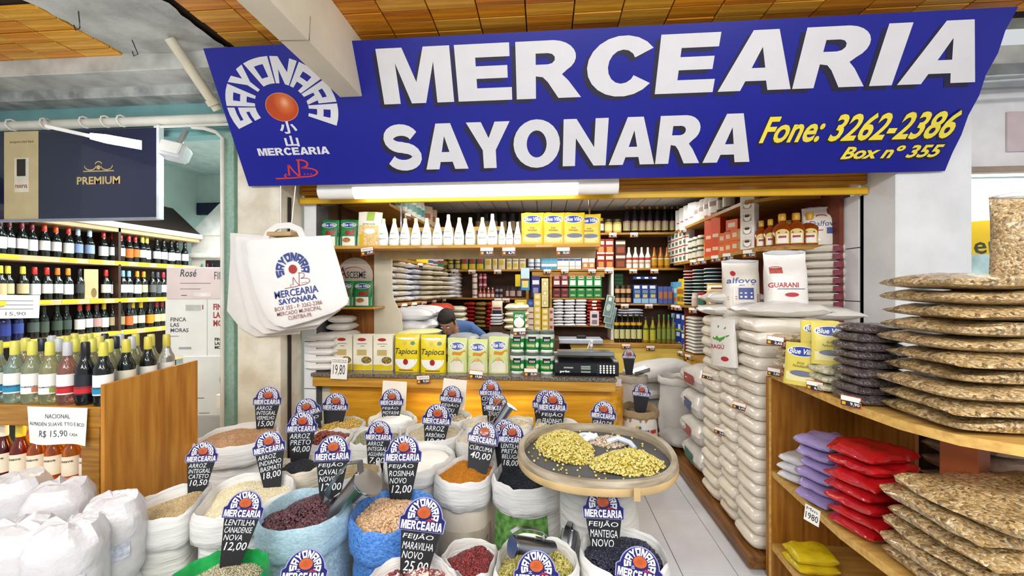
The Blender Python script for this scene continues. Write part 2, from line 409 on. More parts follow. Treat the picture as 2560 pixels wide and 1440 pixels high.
# rolled shutter box over the opening
OR = wood('c98a1a', 'a86a10', 0, .4)
g = G(); g.box((.18, 3.16, 2.40), (4.28, .14, .1), OR, .004); t = struct('shutter_box', g)
t['label'] = 'orange-brown rolled shutter box across the top of the shop opening'; t['category'] = 'shutter'; del t['kind']
for k in range(3):
    g = G(); g.box((.18, 3.085, 2.365 + .032 * k), (4.28, .012, .027), OR, .004); obj('slat', g, t)
g = G(); g.box((.18, 3.08, 2.30), (4.28, .03, .05), M('d7a716', .4, .05), .004); obj('bottom_bar', g, t)
# ================================================================ BANNER
BW, BH = (-2.2, 2.605), .886
def fb(s, t, e=0):
    e = e + .035 * max(0, s - 2.38) * (math.sin(t * 26 + s * 6) - 1) * (e < .001)
    return (s, 2.82 - .4517 * t - .892 * e, 2.36 + .892 * t - .4517 * e)
def bp(px, py):
    r = ray(px, py); n = Vector((0, -.892, -.4517)); p0 = Vector((0, 2.82, 2.36)); o = Vector((0, 0, EYE))
    p = o + r * ((p0 - o).dot(n) / r.dot(n)); return p.x, (p.z - 2.36) / .892
BLUE = M('10168a', .32, .05, 2, spec=.5)
HV = {}
HV['M'] = (1.18, [[(0, 0), (0, 1), (.42, 1), (.59, .39), (.76, 1), (1.18, 1), (1.18, 0), (.9, 0), (.9, .74), (.71, 0), (.47, 0), (.28, .74), (.28, 0)]])
HV['E'] = (.88, [[(0, 0), (0, 1), (.86, 1), (.86, .77), (.32, .77), (.32, .62), (.82, .62), (.82, .4), (.32, .4), (.32, .23), (.88, .23), (.88, 0)]])
HV['R'] = (1.03, [[(0, 0), (0, 1), (.54, 1)] + arc(.56, .715, .37, .285, 85, -50, 9) + [(.72, .42), (.82, .31), (1.03, 0), (.67, 0), (.5, .29), (.42, .38), (.31, .4), (.31, 0)], [(.31, .79), (.31, .6)] + arc(.5, .695, .11, .095, -90, 90, 5)])
HV['C'] = (1.0, [arc(.54, .5, .54, .52, 35, 325, 18) + [(.72, .35)] + arc(.54, .5, .22, .29, 312, 48, 12) + [(.72, .65)]])
HV['A'] = (1.08, [[(0, 0), (.36, 1), (.72, 1), (1.08, 0), (.74, 0), (.69, .165), (.385, .165), (.335, 0)], [(.538, .73), (.44, .385), (.636, .385)]])
HV['I'] = (.32, [[(0, 0), (0, 1), (.32, 1), (.32, 0)]])
HV['Y'] = (1.05, [[(.365, 0), (.365, .4), (0, 1), (.36, 1), (.525, .66), (.69, 1), (1.05, 1), (.685, .4), (.685, 0)]])
HV['O'] = (1.12, [arc(.56, .5, .56, .52, 0, 345, 23), arc(.56, .5, .24, .29, 0, 345, 23)])
HV['N'] = (1.04, [[(0, 0), (0, 1), (.3, 1), (.74, .4), (.74, 1), (1.04, 1), (1.04, 0), (.75, 0), (.3, .6), (.3, 0)]])
def heavy(ch):
    if ch == 'S': return .92, stroke(arc(.46, .70, .325, .19, 18, 270, 14) + arc(.46, .305, .34, .195, 84, -160, 13), .245)
    w, loops = HV[ch]; return w, poly(*loops)
def heavyword(s, gap=.075):
    x = 0; out = []
    for ch in s:
        w, t = heavy(ch); out.append(move(t, x)); x += w + (gap if ch not in 'A' else gap * .3)
    return join(*out)
# logo: letters of the name bent round an orange sun
SL = {'S': [rect(0, .74, 1, 1, 3), rect(0, .62, .3, .74), rect(0, .38, 1, .62, 3), rect(.7, .26, 1, .38), rect(0, 0, 1, .26, 3)],
      'A': [rect(0, 0, .29, 1), rect(.71, 0, 1, 1), rect(.29, .74, .71, 1, 2), rect(.29, .28, .71, .5, 2)],
      'Y': [poly([(.36, 0), (.36, .4), (0, 1), (.32, 1), (.5, .66), (.68, 1), (1, 1), (.64, .4), (.64, 0)])],
      'O': [rect(0, 0, .29, 1), rect(.71, 0, 1, 1), rect(.29, .74, .71, 1, 2), rect(.29, 0, .71, .26, 2)],
      'N': [poly([(0, 0), (0, 1), (.3, 1), (.72, .47), (.72, 1), (1, 1), (1, 0), (.7, 0), (.28, .53), (.28, 0)])],
      'R': [rect(0, 0, .29, 1), rect(.29, .74, 1, 1, 3), rect(.71, .58, 1, .74), rect(.29, .38, 1, .58, 3), poly([(.45, .38), (.8, .38), (1.02, 0), (.68, 0)])]}
def archword(r0=.48, r1=1.0, a0=206, a1=-26, s='SAYONARA', gap=.07, sq=1.0):
    out = []; n = len(s); da = (a0 - a1) / n
    for i, ch in enumerate(s):
        p, f = join(*SL[ch]); q = []
        for x, y in p:
            a = R(a0 - da * (i + gap / 2 + x * (1 - gap))); r = r0 + (r1 - r0) * y
            q.append((r * math.cos(a), r * math.sin(a) * sq))
        f = [tuple(t) for t in f]
        # keep every face turned to the viewer
        ff = []
        for t in f:
            ar = sum(q[t[k]][0] * q[t[(k + 1) % len(t)]][1] - q[t[(k + 1) % len(t)]][0] * q[t[k]][1] for k in range(len(t)))
            ff.append(t if ar > 0 else tuple(reversed(t)))
        out.append((q, ff))
    return join(*out)
def squiggle(w=.05):
    """the two-letter monogram with its long underline, about 2 wide"""
    return join(stroke([(-.55, .02), (-.62, .1), (-.55, .2), (-.42, .12), (-.38, .5), (-.34, .72)], w), stroke([(-.34, .72), (-.2, .35), (-.02, .02)], w), stroke([(-.02, .02), (.02, .4), (.1, .98)], w),
                stroke(arc(.12, .76, .3, .22, 110, -80, 10), w), stroke([(.14, .54)] + arc(.22, .28, .5, .25, 80, -100, 12) + [(-.3, -.02), (-1.0, -.04)], w),
                disc(.2, .18, .035, .035, 8, 1), disc(.33, .18, .035, .035, 8, 1), disc(.46, .18, .035, .035, 8, 1))
LOGO_W = M('d6d5da', .4, .02); ORANGE = M('b4501c', .3, .2, 5, coat=.5); RED = M('c9332f', .45, .05); YEL = M('ecd94a', .45, .05); SHADOWINK = M('191634', .5, .05)
g = G(); tri = rect(BW[0], 0, BW[1], BH, 60, 8); g.flat(tri, fb, BLUE); g.flat((tri[0], [tuple(reversed(f)) for f in tri[1]]), lambda s, t: fb(s, t, -.004), M('c9c9cf', .6))
ban = obj('shop_banner', g, label='large slanted blue vinyl banner with white shop lettering over the opening', cat='banner')
def onban(name, tri, mat, e=.0015):
    g = G(); g.flat(tri, lambda s, t: fb(s, t, e), mat); return obj(name, g, ban)
x0 = bp(962, 265)[0]; x1 = bp(2433, 214)[0]; t0 = bp(1500, 243)[1]; t1 = bp(1500, 92)[1]
def slant(tri, x0, x1, t0, t1): return fit(tri, x0, t0, x1, t1)
wd = slant(heavyword('MERCEARIA'), x0, x1, t0, t1); onban('lettering_shadow', move(wd, -.026, -.022), SHADOWINK, .0012); onban('lettering', wd, LOGO_W, .0025)
x0 = bp(972, 425)[0]; x1 = bp(1873, 405)[0]; t0 = bp(1400, 418)[1]; t1 = bp(1400, 296)[1]
wd = slant(heavyword('SAYONARA'), x0, x1, t0, t1); onban('lettering_shadow', move(wd, -.026, -.022), SHADOWINK, .0012); onban('lettering', wd, LOGO_W, .0025)
a = bp(1898, 350); b = bp(2398, 288); c = bp(2100, 345)[1]; d = bp(2300, 278)[1]
ph = fit(text('Fone: 3262-2386', .035, .28, res=3), a[0], c - .02, b[0] + .01, d); onban('phone_outline', fit(text('Fone: 3262-2386', .075, .28, res=3), a[0] - .012, c - .036, b[0] + .014, d + .008), SHADOWINK, .0012); onban('phone_lettering', ph, YEL, .0025)
a = bp(2100, 395); b = bp(2362, 362); c = bp(2200, 396)[1]; d = bp(2300, 362)[1]
onban('box_outline', fit(text('Box nº 355', .085, .3, res=3), a[0] - .01, c - .014, b[0] + .01, d + .01), SHADOWINK, .0012); onban('box_lettering', fit(text('Box nº 355', .045, .3, res=3), a[0], c, b[0], d), YEL, .0025)
lc = bp(705, 268); rr = (bp(845, 270)[0] - bp(568, 270)[0]) / 2
def sunprint(c, r):
    m = bpy.data.materials.new('mat_sun_print'); m.use_nodes = True; N = m.node_tree.nodes; L = m.node_tree.links; tc = N.new('ShaderNodeTexCoord'); d = N.new('ShaderNodeVectorMath'); d.operation = 'DISTANCE'; d.inputs[1].default_value = c
    rp = N.new('ShaderNodeValToRGB'); mu = N.new('ShaderNodeMath'); mu.operation = 'DIVIDE'; mu.inputs[1].default_value = r; L.new(tc.outputs['Object'], d.inputs[0]); L.new(d.outputs['Value'], mu.inputs[0]); L.new(mu.outputs[0], rp.inputs[0])
    e = rp.color_ramp.elements; e[0].color = (*rgb('f0b08c'), 1); e[1].color = (*rgb('b84208'), 1); e[1].position = .8; x = e.new(.35); x.color = (*rgb('d26a2c'), 1)
    b = N['Principled BSDF']; L.new(rp.outputs[0], b.inputs['Base Color']); b.inputs['Roughness'].default_value = .3; return m
onban('arched_lettering', move(archword(), lc[0], lc[1], rr, rr * .77), LOGO_W)
od = disc(lc[0], lc[1], rr * .285, rr * .22, 36, 4); onban('sun_outline', disc(lc[0], lc[1], rr * .295, rr * .228, 36, 1), M('e79a76', .4), .0012); onban('orange_sun', od, sunprint(fb(lc[0] + rr * .07, lc[1] + rr * .07), rr * .26), .0025)
k = bp(725, 336); s = .085
onban('character_lettering', join(fit(text('小', .045), k[0] - s * .75, k[1] + .005, k[0] + s * .75, k[1] + s), fit(text('山', .045), k[0] - s * .6, k[1] - s * .95, k[0] + s * .6, k[1] - .008)), LOGO_W)
a = bp(648, 390); b = bp(826, 388); onban('small_lettering', fit(heavyword('MERCEARIA'), a[0], a[1], b[0], bp(740, 368)[1]), LOGO_W)
a = bp(745, 440); sq = squiggle(.075); onban('red_monogram', [fit(sq, bp(688, 440)[0], bp(745, 447)[1], bp(798, 440)[0], bp(745, 398)[1])][0], RED)
# ================================================================ FLUORESCENT FITTING UNDER THE BANNER
xa, xb = onY(797, 500, 2.93).x, onY(1546, 480, 2.93).x; xl0, xl1 = onY(885, 495, 2.93).x, onY(1445, 478, 2.93).x
LZ = 2.315
g = G(); g.box(((xa + xb) / 2, 2.95, LZ + .052), (xb - xa, .1, .03), WHITE, .004); ft = obj('fluorescent_fitting', g, label='long white fluorescent strip light fixed under the bottom of the blue banner', cat='lamp')
for a, b, nm, mt in ((xa, xl0, 'end_cap', WHITE), (xl1, xb, 'end_cap', WHITE), (xl0, xl1, 'diffuser', M('fffdf6', .4, 0, emit=5.5))):
    prof = [(2.95 + .052 * math.cos(t), LZ + .04 + .075 * math.sin(t)) for t in [PI * (1 + k / 8) for k in range(9)]]
    g = G(); g.loft([[(x, p[0], p[1]) for p in prof] for x in (a, b)], mt); obj(nm, g, ft)
g = G(); g.tube([(-1.955, 2.83, 2.4), (-1.955, 2.83, 2.02)], .004, 6, WHITE); struct('trim_cable', g)
# ================================================================ SACKS OF BEANS AND GRAIN
def sack_mesh(r, h, mat, cuff, seed, sx=1.0, sy=1.0, roll=.1, bulge=1.02, grain_drop=.05, wr=.05):
    """open cloth sack: body, rolled-down rim"""
    nz = lambda a, z, k=1.6: noise.noise(Vector((math.cos(a) * k + seed * 3.7, math.sin(a) * k, z * 3 + seed)))
    def wob(p, a, amt=wr):
        rr = 1 + amt * nz(a, p[2] * 2) + .03 * nz(a * 1, p[2] * 9, 4.5) + .02 * math.sin(p[2] * 45 + 3 * nz(a, p[2]))
        return (p[0] * rr * sx, p[1] * rr * sy, p[2])
    def wob2(p, a):
        rr = 1 + wr * nz(a, h * 2) + .06 * nz(a, p[2] * 3, 5) + .03 * nz(a, p[2] * 12, 11); dz = .018 * nz(a, 3, 2.2) + .006 * nz(a, 5, 7)
        return (p[0] * rr * sx, p[1] * rr * sy, p[2] + dz)
    b = G(); n = 40
    prof = [(r * .02, .004), (r * .84, 0), (r * .95, .04)] + [(r * (.93 + (bulge - .93) * math.sin(PI * min(1, u * 1.05) * .95 + .1)), .04 + u * (h - .12)) for u in [k / 9 for k in range(1, 10)]] + [(r * .93, h - .05)]
    b.lathe(prof, n, mat, fn=wob)
    c = G(); ro = r
    cp = [(ro * .90, h - grain_drop - .06), (ro * .955, h - .03), (ro * .975, h - .006), (ro * 1.005, h + .004), (ro * 1.04, h - .004), (ro * 1.065, h - .03), (ro * 1.07, h - roll * .75), (ro * 1.05, h - roll), (ro * 1.0, h - roll - .006), (ro * .97, h - roll + .01)]
    c.lathe(cp, n, cuff, fn=wob2, cap=False)
    return b.mesh('sack', 60), c.mesh('rolled_rim', 70)
_ico = None
def unit_seed(q):
    global _ico
    if q == 0:
        v = np.array([(1, 0, 0), (-1, 0, 0), (0, 1, 0), (0, -1, 0), (0, 0, 1), (0, 0, -1)], float); f = [(0, 2, 4), (2, 1, 4), (1, 3, 4), (3, 0, 4), (2, 0, 5), (1, 2, 5), (3, 1, 5), (0, 3, 5)]
        return v, np.array(f)
    import bmesh
    bm = bmesh.new(); bmesh.ops.create_icosphere(bm, subdivisions=q, radius=1)
    v = np.array([x.co[:] for x in bm.verts]); bm.verts.index_update(); f = np.array([[x.index for x in fc.verts] for fc in bm.faces]); bm.free(); return v, f
_us = {}
def seeds_mesh(P, NRM, dims, q, mat, seed, basemesh=None, flat=.35):
    """one mesh of many separate seeds at points P"""
    rs = np.random.RandomState(seed)
    if q not in _us: _us[q] = unit_seed(q)
    uv, uf = _us[q]; n = len(P)
    yaw = rs.uniform(0, 2 * PI, n); pit = rs.normal(0, flat, n); rol = rs.normal(0, flat, n); sc = rs.uniform(.82, 1.15, (n, 1, 1))
    cy, sy, cp, sp_, cr, sr = np.cos(yaw), np.sin(yaw), np.cos(pit), np.sin(pit), np.cos(rol), np.sin(rol)
    Rm = np.empty((n, 3, 3))
    Rm[:, 0, 0] = cy * cp; Rm[:, 0, 1] = cy * sp_ * sr - sy * cr; Rm[:, 0, 2] = cy * sp_ * cr + sy * sr
    Rm[:, 1, 0] = sy * cp; Rm[:, 1, 1] = sy * sp_ * sr + cy * cr; Rm[:, 1, 2] = sy * sp_ * cr - cy * sr
    Rm[:, 2, 0] = -sp_; Rm[:, 2, 1] = cp * sr; Rm[:, 2, 2] = cp * cr
    local = uv * np.array(dims); local = local[None] * sc
    V = np.einsum('nij,nkj->nki', Rm, np.repeat(local, 1, 0) if local.shape[0] == n else np.repeat(local, n, 0)) + P[:, None, :]
    Fc = (uf[None] + (np.arange(n) * len(uv))[:, None, None]).reshape(-1, 3); V = V.reshape(-1, 3); tone = np.repeat(rs.uniform(0, 1, n), len(uv))
    if basemesh is not None:
        bv, bf = basemesh; o = len(V); V = np.vstack([V, bv]); Fc = np.vstack([Fc, bf + o]); tone = np.concatenate([tone, rs.uniform(0, .35, len(bv))])
    me = bpy.data.meshes.new('grain'); me.vertices.add(len(V)); me.vertices.foreach_set('co', V.astype(np.float32).ravel())
    nf = len(Fc); me.loops.add(nf * 3); me.loops.foreach_set('vertex_index', Fc.astype(np.int32).ravel())
    me.polygons.add(nf); me.polygons.foreach_set('loop_start', np.arange(0, nf * 3, 3, dtype=np.int32)); me.polygons.foreach_set('loop_total', np.full(nf, 3, np.int32))
    me.polygons.foreach_set('use_smooth', np.ones(nf, bool))
    at = me.attributes.new('tone', 'FLOAT', 'POINT'); at.data.foreach_set('value', tone.astype(np.float32))
    me.materials.append(mat); me.update(); me.validate(); return me
def mound(Rx, Ry, hgt, dims, n, q, mat, seed, tilt=(0, 0), lump=.012, edge=1.0, flat=.35):
    rs = np.random.RandomState(seed + 5); rr = np.sqrt(rs.uniform(0, 1, n)); a = rs.uniform(0, 2 * PI, n)
    x = rr * np.cos(a); y = rr * np.sin(a)
    ph = rs.uniform(0, 6, 4)
    zf = lambda x, y: hgt * (1 - np.clip(x * x + y * y, 0, 1)) ** 1.0 + tilt[0] * x + tilt[1] * y + lump * (np.sin(x * 3.1 + ph[0]) * np.cos(y * 2.7 + ph[1]) + .4 * np.sin(x * 7 + ph[2]) * np.sin(y * 6 + ph[3]))
    P = np.stack([x * Rx, y * Ry, zf(x, y) + rs.uniform(-.25, .6, n) * dims[2]], 1)
    m = 28; L = 6; bv = [(0, 0, float(zf(np.float64(0), np.float64(0))) - dims[2] * .6)]; bf = []
    for k in range(1, L + 1):
        for i in range(m):
            X, Y = k / L * math.cos(2 * PI * i / m), k / L * math.sin(2 * PI * i / m); bv.append((X * Rx * edge, Y * Ry * edge, float(zf(np.float64(X), np.float64(Y))) - dims[2] * .6))
    for i in range(m):
        j = (i + 1) % m; bf.append((0, 1 + i, 1 + j))
        for k in range(1, L):
            a0, a1 = 1 + (k - 1) * m, 1 + k * m; bf += [(a0 + i, a1 + i, a1 + j), (a0 + i, a1 + j, a0 + j)]
    return seeds_mesh(P, None, dims, q, mat, seed, (np.array(bv), np.array(bf)), flat)
CW = M('dcdad7', .7, .05, 7, 1, bscale=7, stretch=(.7, .7, 5)); CW2 = M('d4d2cc', .72, .06, 7, 1, bscale=8, stretch=(.7, .7, 6)); CWARM = M('ddd2bf', .72, .06, 7, .9, bscale=8, stretch=(.7, .7, 5))
LBLUE = M('b9cdd6', .65, .0, 110, 1, dark='86a6b6', bscale=9, stretch=(.8, .8, 1.6)); DBLUE = M('5a8ed0', .6, 0, 110, 1, dark='2556a4', bscale=9, stretch=(.8, .8, 1.6)); GREENP = M('1f9a4c', .3, .2, 9, 1, bscale=14)
# label, rim centre x, y and rim width in the photograph, rim height, body, rim, grain (half sizes, count, detail, colours), grain label, mound, drop
RICE = (.0042, .0014, .0013); BEAN = (.0078, .0048, .0044); BIG = (.0105, .0066, .0058); LEN = (.0036, .0036, .0017); PEA = (.0046, .0044, .0042)
SACKS = [
 ('green plastic sack at the front holding pale lentils', 530, 1452, 282, .67, GREENP, GREENP, (LEN, 3600, 0, ('8d8468', 'b9ae90', 'd0c7ab')), 'pale greenish lentils heaped in the green sack', .05, 1.2),
 ('light blue woven sack of dark purple beans', 768, 1268, 226, .69, LBLUE, M('b0c8d2', .6, 0, 110, 1, dark='8fb0c0', bscale=11, stretch=(.8, .8, 1.6)), (BEAN, 2600, 1, ('1e060e', '3a101a', '54242e', '7a4a4c')), 'dark purple beans filling the light blue sack', .035, 1.0),
 ('bright blue woven sack of speckled beige beans', 985, 1272, 214, .69, DBLUE, M('5f94d6', .6, 0, 110, 1, dark='2c60b2', bscale=11, stretch=(.8, .8, 1.6)), (BEAN, 2400, 1, ('a87c56', 'd2aa80', 'e4c9a4', 'c4946a')), 'pinkish beige beans heaped in the bright blue sack', .06, 1.0),
 ('white sack of red and cream mottled beans at the front edge', 1030, 1458, 250, .68, CW, CW, (BIG, 1200, 2, ('4c0c14', 'f0e2d4', '7a1a26', 'e9cfc0', '8e2a34', 'f4eadc')), 'large red and cream mottled beans in the front white sack', .045, 1.0),
 ('pale bluish sack of dark red kidney beans', 1180, 1394, 160, .655, M('c4d3d8', .6, .06), CW2, (BEAN, 1700, 1, ('3c080c', '5e1014', '7a1c1e', '921f22')), 'small dark red kidney beans between two white sacks', .03, 1.0),
 ('white sack of yellow-green beans with a scoop lying in it', 1335, 1400, 226, .68, CW, CW, (PEA, 2600, 1, ('7d7434', 'a89a48', 'c3b866', 'd8cf8a')), 'yellow-green round beans in the sack with a scoop', .02, 1.0),
 ('white printed sack of black beans nearest the tiled aisle', 1557, 1378, 222, .68, CW2, CW, (BEAN, 2600, 1, ('0c0b14', '17162a', '22233c', '34364e')), 'shiny black beans in the sack nearest the aisle', .05, 1.0),
 ('white sack of beige brown rice beside the plastic packs', 440, 1252, 214, .69, CW2, CW, (RICE, 5200, 0, ('b89c70', 'd2ba8c', 'e2d0a8')), 'beige short brown rice beside the plastic packs', .03, 1.0),
 ('wide white sack of long white basmati rice', 610, 1230, 248, .69, CW, CW, (RICE, 6000, 0, ('dccda4', 'eee2c2', 'f8f2de')), 'cream white basmati rice in the wide sack', .04, 1.0),
 ('white sack of orange turmeric powder with a folded-down top', 1166, 1172, 166, .68, M('dccfbe', .8, .08, 6, .3), CW, ((.0022, .0022, .002), 4200, 0, ('a86206', 'c98512', 'dc9c28')), 'orange turmeric powder in a white sack', .03, 1.1),
 ('white sack of tiny black lentils with a green printed field', 1318, 1182, 188, .69, CW, CW, (LEN, 3800, 0, ('0e1218', '1c2430', '2c3644')), 'tiny blue-black lentils beside the round sieve', .02, 1.0),
 ('white sack of reddish brown rice by the painted pillar', 597, 1086, 202, .69, CW, CW, (RICE, 5200, 0, ('9a7048', 'bd9468', 'd2b086')), 'reddish brown rice in the sack by the pillar', .05, 1.0),
 ('cream sack of black rice behind the light blue sack', 752, 1160, 124, .68, CWARM, CWARM, (RICE, 4200, 0, ('1e1e24', '34353c', '4a4c54')), 'black rice behind the light blue sack', .04, 1.0),
 ('white sack of glossy reddish brown beans in the back rows', 826, 1092, 132, .68, CW2, CW, (BIG, 900, 1, ('4a0e0a', '7c2414', '9c4c24', '5e1610')), 'glossy reddish brown beans in the back rows', .05, 1.0),
 ('white sack of grey-green lentils in the back rows', 938, 1088, 138, .68, CW, CW, (LEN, 3000, 0, ('7c7656', 'a09a76', 'b9b392')), 'grey-green lentils in the back rows', .04, 1.0),
 ('small white sack of long brown rice behind a chalkboard', 905, 1172, 118, .66, CWARM, CW, (RICE, 4000, 0, ('a68e66', 'c4ae84', 'd6c6a0')), 'long brown rice behind the purple beans', .04, 1.0),
 ('white sack of white flour behind the bright blue sack', 1048, 1142, 184, .68, CW, CW, None, 'smooth white flour filling a sack behind the bright blue one', .04, .6),
 ('white sack of plump pale rice with a chalkboard', 1086, 1076, 152, .68, CW, CW, (RICE, 4400, 0, ('b3a488', 'd0c4aa', 'e6dcc6')), 'plump pale rice in a back row sack', .05, 1.0),
 ('white sack of pearly barley left of the turmeric chalkboard', 1190, 1092, 104, .68, CW2, CW, (RICE, 3400, 0, ('c8b89c', 'e0d3ba', 'efe6d4')), 'pearly pale barley behind the turmeric', .05, 1.0),
 ('white sack of cream flakes in the rear row', 1212, 1056, 116, .68, CW, CW, (RICE, 3400, 0, ('cdbb94', 'e2d4b2', 'ece2c8')), 'cream flakes in the rear row below the counter', .04, 1.0),
 ('white sack with a bare white top under the counter', 982, 1044, 118, .68, CW, CW, None, 'fine white meal in a rear sack under the counter', .05, .6),
 ('white sack of small yellow beans in the rear row', 848, 1060, 130, .66, CWARM, CW2, (PEA, 1900, 1, ('a8842c', 'c8a64a', 'dcc27a')), 'small yellow beans in the rear row', .05, 1.0),
 ('white sack half hidden behind the metal scoop', 1296, 1058, 112, .68, CW2, CW, (PEA, 1600, 1, ('d2c6a6', 'e6dcc2', 'efe8d8')), 'whitish round beans behind the upright metal scoop', .03, 1.0),
 ('white sack of speckled beans at the rear below the counter', 1128, 1042, 104, .68, CW, CW, (BEAN, 1000, 1, ('8e7c5e', 'b8a684', 'd8ccb0')), 'speckled beans at the rear below the counter', .03, 1.0),
 ('white sack of black-eyed beans behind the sieve', 1388, 1064, 140, .68, CW, CW, (BEAN, 1200, 1, ('d6c8a8', 'e6dcc2', 'c9b892')), 'cream black-eyed beans behind the sieve', .03, 1.0),
 ('white sack of chickpeas behind the right end of the sieve', 1503, 1075, 110, .66, CW2, CW, (PEA, 1500, 1, ('c9a76e', 'dcc08c', 'e8d4aa')), 'chickpeas behind the right end of the sieve', .03, 1.0),
]
CIR = []
for i, (lb, px, py, wpx, zr, *_) in enumerate(SACKS):
    p = onZ(px, py, zr); zc = depth(p); CIR.append((p.x, p.y, wpx * zc / 2000 * .93 / math.hypot(1, (px - 1280) / 1000 * .6)))
_c = onZ(1488, 1122, .915); CIR.append((_c.x + .015, _c.y + .02, .165))
def squash(me, i, wall=3.13):
    """press a sack against its neighbours: pull every vertex in towards the axis where two sacks would meet"""
    n = len(me.vertices); co = np.empty(n * 3); me.vertices.foreach_get('co', co); co = co.reshape(-1, 3)
    x, y, r = CIR[i]; A = np.linspace(-PI, PI, 181); k = np.ones(181); ro = r * 1.1
    def lim(t, a):
        c = np.cos(A - a); m = c > .05; k[m] = np.minimum(k[m], np.maximum(.3, (t - .004) / np.maximum(c[m], .05) / ro))
    for j, (X, Y, r2) in enumerate(CIR):
        d = math.hypot(X - x, Y - y)
        if j != i and d < ro + r2 * 1.1: lim(min(max(.35 * d, (d * d + ro * ro - (r2 * 1.1) ** 2) / (2 * d)), .65 * d), math.atan2(Y - y, X - x))
    if wall - y < ro: lim(wall - y, PI / 2)
    k = np.minimum(k, np.convolve(np.concatenate([k[-5:-1], k, k[1:5]]), np.ones(9) / 9, 'valid'))
    f = np.interp(np.arctan2(co[:, 1], co[:, 0]), A, k); co[:, 0] *= f; co[:, 1] *= f
    me.vertices.foreach_set('co', co.ravel()); me.update()
SK = []
for i, (lb, px, py, wpx, zr, mb, mc, gs, gl, md, roll) in enumerate(SACKS):
    p = onZ(px, py, zr); zc = depth(p); r = wpx * zc / 2000 * .93 / math.hypot(1, (px - 1280) / 1000 * .6)
    drop = .03 if zc < 2 else .014; md = md * .62 + .004
    bme, cme = sack_mesh(r, zr, mb, mc, i + 1, roll=.10 * roll + .02, grain_drop=drop)
    squash(bme, i); squash(cme, i)
    s = obj('sack', bme, loc=(p.x, p.y, 0), label=lb, cat='sack'); obj('rolled_rim', cme, s)
    SK.append((s, p, zc, r))
    if gs:
        dims, n, q, cols = gs
        k = 1.0 if zc < 2 else .6
        me = mound(r * .955, r * .955, md, dims, int(n * k), q, seeds(cols, .38 if q else .6, .3 if q else 0), i * 13 + 1)
    else:
        g = G(); g.lathe([(r * .9, 0), (r * .6, md * .6), (r * .3, md * .9), (.001, md)], 28, M('f3f0e8', .85, .03, 12, .3), fn=lambda pp, a: (pp[0], pp[1], pp[2] + .006 * noise.noise(Vector((pp[0] * 20, pp[1] * 20, i))))); me = g.mesh('grain', 80)
    squash(me, i); obj('grain', me, loc=(p.x, p.y, zr - drop - .01), label=gl, cat='grain', kind='stuff')
# prints on three of the sacks
def onsack(si, name, tri, mat, a0, e=1.0):
    """flat print wrapped on a sack front; x in metres round the sack from the angle a0, z up"""
    s, p, zc, r = SK[si]; me = s.data; vs = np.array([v.co[:] for v in me.vertices])
    def f(x, z):
        a = a0 + x / r; d = np.abs(np.angle(np.exp(1j * (np.arctan2(vs[:, 1], vs[:, 0]) - a)))) * r + np.abs(vs[:, 2] - z) * 1.2
        k = np.argsort(d)[:4]; w = 1 / (d[k] + .004); rr = (np.hypot(vs[k, 0], vs[k, 1]) * w).sum() / w.sum() + .006
        return (rr * math.cos(a), rr * math.sin(a), z)
    g = G(); g.flat(tri, f, mat); return obj(name, g, s)
af = lambda si: math.atan2(-SK[si][1].y, -SK[si][1].x)
onsack(10, 'green_field_print', rect(-.19, .38, .10, .56, 10, 4), M('6fa352', .6, 0, 40, dark='3f6b2c'), af(10))
onsack(10, 'harvest_print', rect(-.02, .22, .10, .38, 5, 3), M('b5a04a', .6, 0, 60, dark='5c6a30'), af(10)); onsack(10, 'orange_print', rect(.035, .29, .098, .375, 3, 2), M('c98420', .6, .2, 40), af(10))
g = G(); 
def sheet(px, w, h, amp, n=8):
    return [(x, amp * math.sin(x * 14 + z * 5), z) for z in [h * j / n - h / 2 for j in range(n + 1)] for x in [w * i / n - w / 2 for i in range(n + 1)]], [(j * (n + 1) + i, j * (n + 1) + i + 1, (j + 1) * (n + 1) + i + 1, (j + 1) * (n + 1) + i) for j in range(n) for i in range(n)]
onsack(10, 'written_slip', rect(-.21, .2, -.03, .38, 6, 5), M('e8e6e0', .6, .04), af(10), 1)
onsack(10, 'slip_writing', fit(text('T 6 44', .02), -.2, .27, -.08, .36), M('3b418c', .6), af(10), 1)
onsack(9, 'paper_wrapper', rect(-.15, .12, .17, .45, 12, 5), M('cfc3b0', .8, 0, 9, .3, dark='a89a86', stretch=(1, 1, .4)), af(9))
onsack(9, 'handwritten_mark', fit(text('6', .03), .1, .36, .125, .41), M('2e3a86', .6), af(9))
onsack(6, 'plant_print', join(disc(-.12, .42, .05, .07, 14, 2), stroke([(-.12, .35), (-.1, .55), (-.05, .6)], .03)), M('7fae86', .6, .2), af(6) - .4); onsack(6, 'fruit_print', disc(-.03, .38, .03, .035, 12, 2), M('d8c24a', .5), af(6) - .5)
